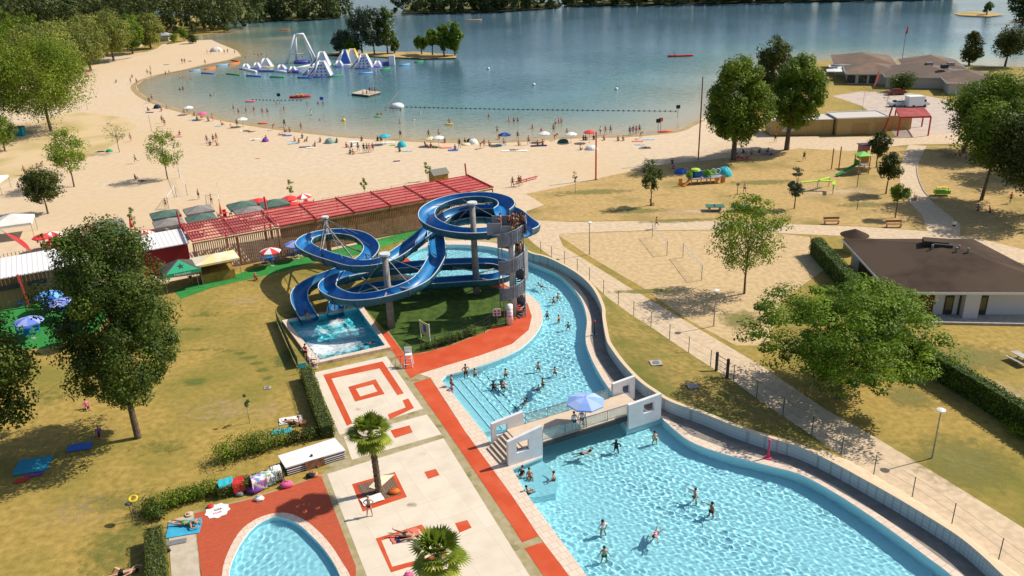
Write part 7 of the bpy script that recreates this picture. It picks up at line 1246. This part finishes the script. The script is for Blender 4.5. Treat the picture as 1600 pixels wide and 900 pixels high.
for d in (-.35, .35):
    MB().tube([(g[0]+d, g[1]-.5, 0), (g[0]+d, g[1]-.45, 1.3), (g[0]+d, g[1]+.4, 1.4), (g[0]+d, g[1]+.45, .1)], .035, 6).build('rail', WHITE, o)
for k in range(5): MB().box((g[0], g[1]-.5+.08*k, .2+.24*k), (.7, .16, .04)).build('rung', PRD if k % 2 else WHITE, o)
st = tag(empty('deck_umbrella_stand', (*G(490, 590)[:2], 0)), 'small blue cloth hanging on the fence below the landing pool', 'cloth'); g = G(472, 570, .9); st.location = (g[0], g[1], 0); MB().box((g[0], g[1], .85), (.8, .06, .5), .4).build('cloth', C_('turquoise'), st)
# play train
PG = M('play_green', (.20, .52, .03), rough=.5); PO = M('play_orange', (.62, .25, .04), rough=.5)
def local(px, py, rz=0):
    g = G(px, py); c, s_ = math.cos(rz), math.sin(rz); return g, (lambda x, y, z: (g[0]+c*x-s_*y, g[1]+s_*x+c*y, z))
g, f = local(1096, 286, .12); o = empty('play_train', (g[0], g[1], 0), 'long green and orange play train with a grey ramp and two small slides', 'play structure')
MB().box(f(.6, 0, .95), (5.8, 1.8, .12), .12).build('deck', M('play_grey', (.25, .28, .33)), o)
for x in (-2, -.4, 1.2, 3.3):
    for y in (-.85, .85): MB().box(f(x, y, .7), (.14, .14, 1.4), .12).build('post', PO, o)
MB().box(f(.2, .85, 1.4), (5.2, .08, .8), .12).build('side_panel', PG, o); MB().box(f(-1.9, -.1, 1.6), (.08, 1.6, .7), .12).build('side_panel', PG, o); MB().box(f(1.2, .2, 1.55), (.1, 1.5, .9), .12).build('side_panel', PG, o)
MB().box(f(-.6, .3, 1.6), (1.3, .9, .9), .12).build('cab', C_('blue'), o); MB().lathe(f(-1.0, .4, 2.1), [(.85, 0), (.7, .25), (0, .4)], 10).build('roof', M('play_lime', (.38, .60, .05)), o)
MB().bar(f(-2.1, -.7, 1.0), f(-3.6, -1.5, .1), .6, .08).build('slide', PO, o); MB().box(f(3.4, -.6, .6), (.8, .08, 1.1), .12).build('end_panel', PO, o); MB().box(f(2.2, -.9, .55), (.6, .08, 1.0), .12).build('front_panel', PO, o); MB().box(f(-3.9, -.9, .7), (.5, .3, 1.2), .3).build('front_panel', PO, o)
for x in (2.0, 2.8): th = np.linspace(0, 2*math.pi, 13); MB().tube([f(x+.45*math.cos(a), .3, 1.75+.45*math.sin(a)) for a in th], .05, 6, False).build('climbing_ring', WHITE, o)
g, f = local(1345, 270, .1); o = empty('climbing_tower', (g[0], g[1], 0), 'climbing tower with green roofs, orange panels and a long green slide', 'play structure')
for x in (-.9, .9):
    for y in (-.8, .8): MB().box(f(x, y, 1.6), (.14, .14, 3.2), .1).build('post', PO, o)
MB().box(f(0, 0, 1.5), (2, 1.8, .1), .1).build('deck', M('play_grey', (.25, .28, .33)), o); mb = MB(); mb.add([f(-1.2, -1.1, 3.1), f(1.2, -1.1, 3.1), f(1.2, 1.1, 3.1), f(-1.2, 1.1, 3.1), f(0, 0, 3.7)], [(0, 1, 4), (1, 2, 4), (2, 3, 4), (3, 0, 4)]); mb.build('roof', M('play_light_green', (.25, .60, .15)), o)
MB().bar(f(-1, 0, 1.5), f(-5.0, -1.4, .25), .7, .1).build('slide', M('play_dark_green', (.03, .25, .05)), o); MB().box(f(-.95, -.1, 1.9), (.08, 1.5, .8), .1).build('side_panel', M('play_dark_green', (.03, .25, .05)), o)
MB().box(f(2.4, 3.5, 1.3), (1.4, .1, 1.6), .1).build('upper_panel', PO, o); MB().box(f(1.8, 3.6, 2.2), (1.2, 1.2, 1.4), .1).build('upper_cab', PG, o); MB().box(f(2.0, 3.6, 3.4), (1.5, 1.3, .9), .1).build('upper_roof', M('play_pink', (.5, .16, .2)), o); MB().box(f(2.0, 3.6, 3.9), (1.9, 1.7, .12), .1).build('roof_cap', DARK, o)
for x, y, h in ((-3.6, 3.2, 3.6), (-2.6, 2.6, 4.0)): MB().cyl(*f(x, y, 0)[:2], 0, h, .1, n=8).build('pole', WB, o)
g, f = local(1282, 300, .1); o = empty('rope_climber', (g[0], g[1], 0), 'lime green low climbing frame with ropes left of the tower', 'play structure'); LM_ = M('play_lime', (.38, .60, .05))
pts = [(-3.0, .8), (0, 1.2), (2.2, .4), (2.6, 2.6), (1.2, -1.6)]
for x, y in pts: MB().cyl(*f(x, y, 0)[:2], 0, 1.5, .06, n=6).build('post', STEEL, o)
for a, b_ in ((0, 1), (1, 3), (1, 2), (2, 4)): MB().bar(f(*pts[a], 1.5), f(*pts[b_], 1.5), .5, .12).build('top_rail', LM_, o)
mb = MB()
for t in np.linspace(0, 1, 7): x = -3.0+3.0*t; mb.tube([f(x, .9, 1.45), f(x+.1, .3, .3)], .03, 4)
mb.build('rope_net', WHITE, o)
for px, py, px2, py2, lb in ((1339, 292, 1341, 270, 'thin dark info post in front of the climbing tower'), (1339, 328, 1341, 312, 'short post with a little sign on the playground turf'), (1152, 304, 1153, 288, 'short lamp post in front of the play train')):
    g = G(px, py); h = hgt((px, py), (px2, py2)); o = empty('sign_post', (g[0], g[1], 0), lb, 'sign post'); MB().cyl(g[0], g[1], 0, h, .05, n=6).build('post', DARK, o); MB().box((g[0], g[1], h), (.5, .06, .4)).build('panel', STEEL, o)
g, f = local(1471, 305, -.1); o = empty('spring_rider', (g[0], g[1], 0), 'small green and yellow play car on the turf at right', 'play structure'); MB().box(f(0, 0, .55), (2.2, .9, .5), -.1).build('body', PG, o); MB().box(f(0, 0, 1.2), (1.6, .9, .08), -.1).build('roof', C_('yellow'), o)
for x in (-.7, .7):
    for y in (-.4, .4): MB().cyl(*f(x, y, 0)[:2], 0, 1.2, .05, n=6).build('post', C_('yellow'), o)
# cars
def car(px, py, rz, paint, label, van=False, L_=4.3):
    g = G(px, py); o = empty('parked_van' if van else 'parked_car', (g[0], g[1], 0), label, 'van' if van else 'car'); c, s_ = math.cos(rz), math.sin(rz); f = lambda x, y, z: (g[0]+c*x-s_*y, g[1]+s_*x+c*y, z)
    pr_ = [(-2.15, .35), (-2.2, .75), (-1.9, .95), (-1.2, 1.0), (-.6, 1.42), (.9, 1.45), (1.7, 1.05), (2.15, .95), (2.2, .4)] if not van else [(-2.5, .4), (-2.5, .9), (-1.7, 1.15), (-1.3, 1.9), (-1.1, 2.5), (2.5, 2.55), (2.5, .4)]
    mb = MB(); n = len(pr_); w_ = .86 if not van else 1.0; mb.add([f(x, -w_*(1 if z < 1.1 else .82 if not van else 1), z) for x, z in pr_]+[f(x, w_*(1 if z < 1.1 else .82 if not van else 1), z) for x, z in pr_], [tuple(range(n)), tuple(range(n, 2*n))[::-1]]+[(k, n+k, n+(k+1) % n, (k+1) % n) for k in range(n)]); mb.build('body', paint, o)
    GLZ = M('car_glass', (.02, .025, .03), rough=.1)
    for y in (-w_-.005, w_+.005):
        if van: MB().box(f(-1.35, y, 1.5), (.5, .02, .5), rz).build('side_window', GLZ, o)
        else: MB().box(f(.1, y*.9, 1.2), (1.7, .04, .3), rz).build('side_window', GLZ, o)
    (MB().bar(f(-1.62, 0, 1.3), f(-1.36, 0, 1.8), 1.5, .03, (c, s_, 0)) if van else MB().bar(f(-1.15, 0, 1.05), f(-.68, 0, 1.38), 1.4, .04, (c, s_, 0))).build('windscreen', GLZ, o)
    for x in (-1.35, 1.35):
        for y in (-w_+.05, w_-.05): MB().tube([f(x, y-.1, .33), f(x, y+.1, .33)], .33, 14).build('wheel', DARK, o)
car(1403, 166, .1, M('silver_paint', (.55, .57, .6), rough=.3, metal=.3), 'silver hatchback parked left of the white box van', False); car(1432, 167, math.pi+.1, M('van_white', (.75, .76, .78), rough=.4), 'white box van parked beside the silver hatchback', True); car(1399, 148, .0, M('dark_red_paint', (.20, .03, .02), rough=.3), 'dark red car parked under the olive bush', False)
# restaurant terrace sunshades and rail
for k, (px, py, lb) in enumerate(((1308, 103, 'pale terrace sunshade, left one at the restaurant'), (1322, 106, 'pale terrace sunshade in the middle of the restaurant terrace'), (1330, 100, 'pale terrace sunshade behind the others at the restaurant'), (1305, 110, 'pale terrace sunshade nearest to the lawn by the restaurant'))): 
    g = G(px, py, 2.4); o = canopy('terrace_sunshade', rect(g, 4.4, 4.2, rrz), 2.4, .5, lb, CANV, .2, cat='sunshade', group='terrace sunshades')
# ================================================================ on the water
INW = M('inflatable_white', (.72, .72, .76), rough=.4); INP = M('inflatable_violet', (.08, .08, .38), rough=.4); INB = M('inflatable_blue', (.05, .14, .50), rough=.4); INC = M('inflatable_cream', (.62, .50, .26), rough=.5); INY = M('inflatable_yellow', (.70, .45, .04), rough=.4)
def wl_(px, py): g = G(px, py, -.05); return g[0], g[1]
x, y = wl_(472, 98); o = empty('inflatable_swing', (x, y, -.05), 'tall white inflatable frame of four leaning legs with a violet platform', 'inflatable'); top_ = 9.5
for dx, dy in ((-5.2, -1.5), (-2.6, 3.0), (5.4, -.5), (3.0, 3.2)):
    tx = -1.4 if dx < 0 else 1.4; MB().tube([(x+dx, y+dy, -.05), (x+tx, y+.8, top_)], .42, 10).build('leg', INW, o, smooth=True)
MB().tube([(x-1.6, y+.8, top_), (x+1.6, y+.8, top_)], .42, 10).build('top_beam', INW, o, smooth=True); MB().lathe((x, y, 0), [(2.6, -.1), (3.0, .3), (2.6, .8), (0, .9)], 20).build('platform', INP, o, smooth=True); MB().tube([(x-3.4, y, 3.0), (x+3.4, y, 3.0)], .18, 8).build('cross_beam', INW, o)
def iceberg(px, py, w_, d_, h, m1, m2, label, holes=True, slide=None, rz=0):
    x, y = wl_(px, py); o = empty('inflatable_climber', (x, y, -.05), label, 'inflatable', 'inflatables of the floating water park'); c, s_ = math.cos(rz), math.sin(rz); f = lambda a, b_, z: (x+c*a-s_*b_, y+s_*a+c*b_, z)
    mb = MB(); t = .28; V = [f(-w_/2, -d_/2, -.1), f(w_/2, -d_/2, -.1), f(w_/2, d_/2, -.1), f(-w_/2, d_/2, -.1), f(-w_*t/2, -d_*t/2, h), f(w_*t/2, -d_*t/2, h), f(w_*t/2, d_*t/2, h), f(-w_*t/2, d_*t/2, h)]; mb.add(V, [(0, 1, 5, 4), (1, 2, 6, 5), (2, 3, 7, 6), (3, 0, 4, 7), (4, 5, 6, 7)]); mb.build('body', m1, o)
    for i in range(4): a, b2_ = V[i], V[i+4]; MB().tube([a, b2_], .28, 8).build('edge_tube', INW if m2 is not INY else m2, o, smooth=True)
    for i in range(4): MB().tube([V[i], V[(i+1) % 4]], .38, 8).build('base_tube', m2, o, smooth=True)
    if holes:
        mb = MB()
        for r_ in range(4):
            for k in range(3-(r_ > 2)):
                tt = (r_+.7)/5; wd = w_*(1-tt)+w_*t*tt; a = (-.3+.3*k)*wd; yy = -(d_/2*(1-tt)+d_*t/2*tt)-.06; mb.box(f(a, yy, h*tt), (.45, .12, .4), rz)
        mb.build('hand_holds', m2, o)
    if slide: 
        for sx in slide: MB().bar(f(sx*w_*.1, 0, h*.95), f(sx*w_*.85, -d_*.35, .1), 1.5, .3).build('slide', m2 if m1 is INW else INW, o); MB().tube([f(sx*w_*.1, -.7, h), f(sx*w_*.85, -d_*.35-.7, .3)], .2, 6).build('slide_rim', INW, o)
iceberg(505, 119, 5.6, 5.0, 4.6, INW, INP, 'violet and white climbing tower nearest to the swimming area', slide=(-1,)); iceberg(505, 104, 5, 5, 4.8, INW, INP, 'violet and white tower right behind the nearest one', False, (-1, )); iceberg(570, 106, 5.4, 4.6, 4.4, INW, INP, 'white climbing pyramid with violet holes in the middle of the water park', slide=(-1,)); iceberg(552, 99, 5.2, 5, 4.8, INW, INY, 'white tower with a yellow slide near the islet', False, (-1,)); iceberg(541, 100, 4.2, 4.4, 4.6, INB, INW, 'blue and white slide tower left of the yellow one', False, (-1,)); iceberg(385, 108, 2.6, 2.6, 1.6, INW, INP, 'small white and violet block at the left end of the water park', False); iceberg(416, 104, 4.0, 3.4, 2.6, INW, INC, 'cream coloured inflatable hump on the left track', False); iceberg(440, 109, 3.2, 2.6, 1.5, INW, INB, 'low white ramp between the cream hump and the tall frame', False); iceberg(458, 113, 2.8, 2.4, 1.7, INW, INP, 'small white block on the middle of the floating track', False); iceberg(488, 116, 3.4, 3.0, 2.2, INW, INB, 'white and blue step left of the nearest climbing tower', False, (-1,)); iceberg(530, 104, 2.8, 2.6, 1.8, INW, INP, 'low white block between the tower and the blue slide', False); iceberg(590, 104, 2.8, 2.6, 1.7, INW, INP, 'low white block before the upright wall', False); iceberg(402, 107, 2.6, 2.4, 1.8, INW, INP, 'small arch block beside the cream hump', False)
x, y = wl_(603, 102); o = empty('inflatable_block', (x, y, -.05), 'violet float with a white upright wall at the right end of the water park', 'inflatable'); MB().tube([(x-5, y, .3), (x+1, y, .3)], .9, 10).build('float', INP, o, smooth=True); MB().box((x+2.2, y, 1.6), (1.8, 1.6, 3.2)).build('wall', INW, o)
def tubes(px0, py0, px1, py1, r, m, label, name='floating_tube', grp='floating tubes round the water park'):
    a, b_ = wl_(px0, py0), wl_(px1, py1); mb = MB(); mb.tube([(*a, .05), (*b_, .05)], r, 8); return tag(mb.build(name, m, None, (*a, 0), smooth=True), label, 'float', grp)
tubes(376, 108, 400, 113, .55, INW, 'white track tube, left end of the water park', grp=None); tubes(395, 112, 440, 112, .45, INP, 'violet track tube at the left of the water park', grp=None); tubes(430, 112, 448, 114, .6, INW, 'white track tube between the two left obstacles', grp=None); tubes(446, 113, 470, 114, .8, INP, 'violet obstacle on the middle of the track', grp=None); tubes(468, 115, 500, 117, .5, INW, 'long white track tube towards the nearest tower', grp=None); tubes(462, 107, 492, 101, .35, INW, 'thin white boom left of the nearest tower', grp=None); tubes(585, 102, 595, 103, .4, INP, 'violet link tube near the white upright wall', grp=None); tubes(520, 103, 532, 100, .5, M('inflatable_green', (.10, .45, .10)), 'green float between the towers', grp=None)
for k, (a, b_, c, d_, m, nm) in enumerate([(296, 112, 313, 110, LBL, 'light blue'), (339, 104, 357, 101, LBL, 'light blue'), (320, 109, 336, 106, C_('orange'), 'thick orange'), (357, 102, 374, 98, C_('orange'), 'orange'), (362, 95, 374, 97, C_('red'), 'red'), (315, 115, 334, 116, C_('blue'), 'dark blue'), (354, 116, 375, 118, C_('green'), 'green'), (385, 119, 408, 120, C_('blue'), 'dark blue'), (422, 121, 444, 121, C_('green'), 'green'), (465, 122, 488, 122, C_('blue'), 'dark blue'), (512, 121, 536, 118, C_('green'), 'green'), (560, 116, 582, 114, LBL, 'light blue'), (595, 110, 609, 107, C_('green'), 'green'), (624, 103, 640, 101, LBL, 'light blue'), (648, 98, 661, 96, C_('green'), 'green')]):
    tubes(a, b_, c, d_, .3, m, nm+' floating tube, number '+['one', 'two', 'three', 'four', 'five', 'six', 'seven', 'eight', 'nine', 'ten', 'eleven', 'twelve', 'thirteen', 'fourteen', 'fifteen'][k]+' from the left round the water park')
# swimming line buoys: one little float copied
bm = MB().lathe((0, 0, 0), [(0, -.15), (.17, -.1), (.22, 0), (.17, .13), (0, .18)], 8); b0 = bm.build('buoy', C_('navy'), smooth=True); tag(b0, 'small dark float on the long line closing the swimming area', 'buoy', 'floats of the swimming line')
line = [wl_(622, 167), wl_(700, 169), wl_(800, 171), wl_(900, 172.5), wl_(1000, 173.5), wl_(1056, 174)]; line = resamp(np.array(line), 58); me_b = b0.data
for k, (x, y) in enumerate(line):
    o = b0 if k == 0 else b0.copy()
    if k: COL.objects.link(o)
    o.location = (x, y, 0)
tag(MB().tube([(x, y, -.03) for x, y in line], .03, 4).build('buoy_line', C_('navy'), None, (*line[0], 0)), 'thin rope joining the floats of the swimming line', 'rope')
l2 = resamp(np.array([wl_(395, 156), wl_(430, 157), wl_(470, 157)]), 14)
for k, (x, y) in enumerate(l2): o = b0.copy(); COL.objects.link(o); o.location = (x, y, 0); o['label'] = 'small float on the short line left of the pedal boat'; o['group'] = 'floats of the short line'
for px, py, m, lb in ((834, 133, BUT, 'white mooring buoy, left of the far pair'), (963, 140, BUT, 'white mooring buoy, right of the far pair'), (763, 108, BUT, 'white mooring buoy alone far out'), (537, 189, C_('yellow'), 'pale yellow float near the beach')):
    x, y = wl_(px, py); o = empty('mooring_buoy', (x, y, -.05), lb, 'buoy'); MB().lathe((x, y, 0), [(0, -.3), (.45, -.1), (.5, .15), (.3, .5), (0, .6)], 12).build('float', m, o, smooth=True); MB().cyl(x, y, .5, .9, .05, n=6).build('spike', DARK, o)
x, y = wl_(572, 150); q = [np.array(wl_(*p)) for p in ((549, 149), (576, 152), (595, 147), (569, 143))]; o = empty('wooden_raft', (*q[0], -.05), 'square wooden bathing raft with people on it', 'raft'); mb = MB(); mb.prism([tuple(p) for p in q], .35, .55); mb.build('deck', M('raft_wood', (.48, .40, .30), rough=.9), o); cc = sum(q)/4; mb = MB(); mb.prism([tuple(cc+(p-cc)*.97) for p in q], -.15, .34); mb.build('floats', DARK, o)
for k, (px, py, po, lb) in enumerate(((567, 147, 'sit', 'bather in coral sitting at the left on the raft'), (573, 146, 'sit', 'small dark bather sitting on the raft'), (578, 146, 'stand', 'tall dark bather standing on the raft'), (582, 146, 'stand', 'second standing bather on the raft'), (586, 146, 'stand', 'rightmost bather standing on the raft'))):
    g = G(px, py, .55); person(g[0], g[1], .55, po, 0, lb, skin=[0, 2, 3, 1, 2][k], wear='shorts', c=['coral', 'black', 'black', 'red', 'navy'][k])
def boat(px, py, L_, w_, rz, m, label, name='kayak', cat='kayak'):
    x, y = wl_(px, py); o = empty(name, (x, y, -.05), label, cat); c, s_ = math.cos(rz), math.sin(rz); f = lambda a, b_, z: (x+c*a-s_*b_, y+s_*a+c*b_, z); V = []; n = 11
    for k in range(n):
        t = -1+2*k/(n-1); ww = w_/2*math.sqrt(max(1-t*t*.97, .03)); zz = .35+.15*t*t; V += [f(t*L_/2, -ww, zz), f(t*L_/2, -ww*.6, -.2), f(t*L_/2, ww*.6, -.2), f(t*L_/2, ww, zz), f(t*L_/2, 0, zz-.18)]
    F = [(k*5+j, k*5+j+1, k*5+5+j+1, k*5+5+j) for k in range(n-1) for j in range(3)]+[(k*5+3, k*5+4, k*5+9, k*5+8) for k in range(n-1)]+[(k*5+4, k*5, k*5+5, k*5+9) for k in range(n-1)]; mb = MB(); mb.add(V, F); mb.build('hull', m, o, smooth=True); return o, f
o, f = boat(469, 152, 5.6, 2.2, .15, PRD, 'red pedal boat with two people in life vests', 'pedal_boat', 'pedal boat')
for k, a in enumerate((-.6, .5)): q = f(a, 0, 0); MB().box(f(a, .3, .45), (.7, .7, .5), .15).build('seat', INY, o); person(q[0], q[1], .15, 'sit', 70, ('left' if k == 0 else 'right')+' person in an orange vest in the pedal boat', skin=1, wear='shirt', c='orange')
o, f = boat(1063, 88, 8.5, 1.4, .0, PRD, 'long red kayak far out on the lake', 'kayak'); q = f(-1.5, 0, 0); person(q[0], q[1], .1, 'sit', 90, 'paddler sitting in the long red kayak', skin=1, wear='shirt', c='orange', s=1.4)
o, f = boat(741, 32, 8, 2.0, .1, M('pale_orange', (.6, .35, .2)), 'pale rowing boat far away below the distant wood', 'rowing_boat', 'boat'); o, f = boat(445, 47, 5, 1.4, .2, C_('orange'), 'small orange boat near the sandbar left of the islet', 'kayak', 'kayak')
for px, py, m, lb, w_ in ((391, 159, C_('pink'), 'pink air bed drifting off the left beach', 3), (411, 193, C_('coral'), 'yellow and coral air bed at the waterline', 2.6), (702, 195, INY, 'yellow board under a wader', 2.0), (1041, 206, C_('orange'), 'orange kayak drawn up at the right end of the beach', 3.0), (1037, 207, C_('red'), 'red kayak beside the orange one on the beach', 2.6), (590, 183, M('inflatable_green', (.1, .45, .1)), 'green board beside the embracing pair', 1.8)):
    x, y = wl_(px, py); mb = MB(); mb.lathe((x, y, .05), [(w_*.42, -.08), (w_*.5, 0), (w_*.42, .14), (0, .14)], 12, 1, .4); tag(mb.build('air_bed', m, None, (x, y, 0), smooth=True), lb, 'float')
x, y = wl_(612, 168); o = empty('climbing_float', (x, y, -.05), 'white float with a long leaning pink ladder arm', 'float'); MB().lathe((x+1.4, y, 0), [(1.6, -.1), (1.8, .3), (1.2, .9), (0, 1.1)], 14).build('float', INW, o, smooth=True); 
for d in (-.3, .3): MB().tube([(x-1.6, y+d, 0), (x+1.6, y+d+2, 3.2)], .12, 6).build('arm', M('pale_pink', (.55, .38, .36)), o)
for k, (px, py, lb) in enumerate(((398, 88, 'first'), (404, 90, 'second'), (409, 88, 'third'), (417, 91, 'fourth'), (384, 93, 'fifth'), (367, 84, 'sixth'), (351, 84, 'seventh'), (343, 83, 'eighth'), (356, 83, 'ninth'), (324, 84, 'tenth'), (330, 85, 'eleventh'))):
    at(px, py, 'stand', k*30, lb+' of the small figures at the water park entrance on the sand tip', skin=k % 3, wear='shirt', c=['white', 'red', 'turquoise', 'navy', 'coral', 'white', 'red', 'turquoise', 'navy', 'coral', 'red'][k])
dome(338, 80, 3.0, 2.2, M('park_tent_white', (.6, .55, .52)), 'pale tent of the water park entrance on the sand tip')
for k, (px, py, lb) in enumerate(((440, 107, 'child on the left track of the water park'), (455, 113, 'figure in red on the middle obstacle'), (472, 90, 'figure on the violet platform of the tall frame'), (485, 118, 'figure beside the nearest climbing tower'))):
    g = G(px, py, .8); person(g[0], g[1], .75, 'sit', 0, lb, skin=1, wear='shirt', c=['coral', 'red', 'red', 'coral'][k])
# bags and people in the shade of the big trees
for k, (px, py, c, lb) in enumerate(((1050, 262, 'black', 'person standing in the shade left of the blue tarp'), (1054, 264, 'purple', 'person in purple in the shade left of the blue tarp'), (1155, 247, 'coral', 'first of the picnickers right of the big trunk'), (1162, 247, 'white', 'second of the picnickers right of the big trunk'), (1169, 247, 'turquoise', 'third of the picnickers right of the big trunk'), (1163, 239, 'black', 'person in black lying behind the picnickers'), (1175, 240, 'grey', 'person in grey behind the picnickers'), (1186, 238, 'black', 'person in black near the purple blanket'), (1198, 237, 'turquoise', 'person in turquoise on the purple blanket'), (1202, 242, 'purple', 'person in purple on the blanket end'))):
    at(px, py, 'sit' if k else 'stand', k*25, lb, skin=k % 3, wear='shirt', c=c)
towel(1161, 249, 3.2, 1.0, 0, C_('coral'), 'coral picnic blanket right of the big trunk', group=GD); towel(1200, 241, 2.4, 1.0, 0, C_('purple'), 'purple picnic blanket between the two big trunks', group=GD)
for k, (px, py) in enumerate(((1478, 247), (1486, 246), (1494, 247))):
    g = G(px, py); o = empty('parked_bicycle', (g[0], g[1], 0), ['left', 'middle', 'right'][k]+' one of three dark bicycles in the shade', 'bicycle', 'parked bicycles'); th = np.linspace(0, 2*math.pi, 15)
    for d in (-.5, .5): MB().tube([(g[0]+d+.33*math.cos(a), g[1], .35+.33*math.sin(a)) for a in th], .03, 5, False).build('wheel', DARK, o)
    MB().tube([(g[0]-.5, g[1], .35), (g[0]-.15, g[1], .8), (g[0]+.35, g[1], .8), (g[0]+.5, g[1], .35), (g[0], g[1], .35), (g[0]-.15, g[1], .8)], .025, 5).build('frame', C_('navy'), o); MB().box((g[0]-.2, g[1], .92), (.25, .12, .06)).build('saddle', DARK, o); MB().bar((g[0]+.38, g[1]-.25, 1.0), (g[0]+.38, g[1]+.25, 1.0), .03, .03).build('handlebar', STEEL, o)
g = G(34, 212); o = empty('park_bin', (g[0], g[1], 0), 'teal box shaped bin under the lime green tree', 'bin'); MB().box((g[0], g[1], 1.0), (1.6, 1.4, 2.0)).build('body', M('teal_paint', (.02, .22, .26)), o); MB().box((g[0], g[1], 2.08), (1.8, 1.6, .14)).build('lid', DARK, o)
# loose text objects become meshes
bpy.context.view_layer.update(); dg = bpy.context.evaluated_depsgraph_get()
for o in [o for o in bpy.data.objects if o.type == 'FONT']:
    me = bpy.data.meshes.new_from_object(o.evaluated_get(dg)); n = link('lettering', me, o.parent, o.location); n.rotation_euler = o.rotation_euler; bpy.data.objects.remove(o)
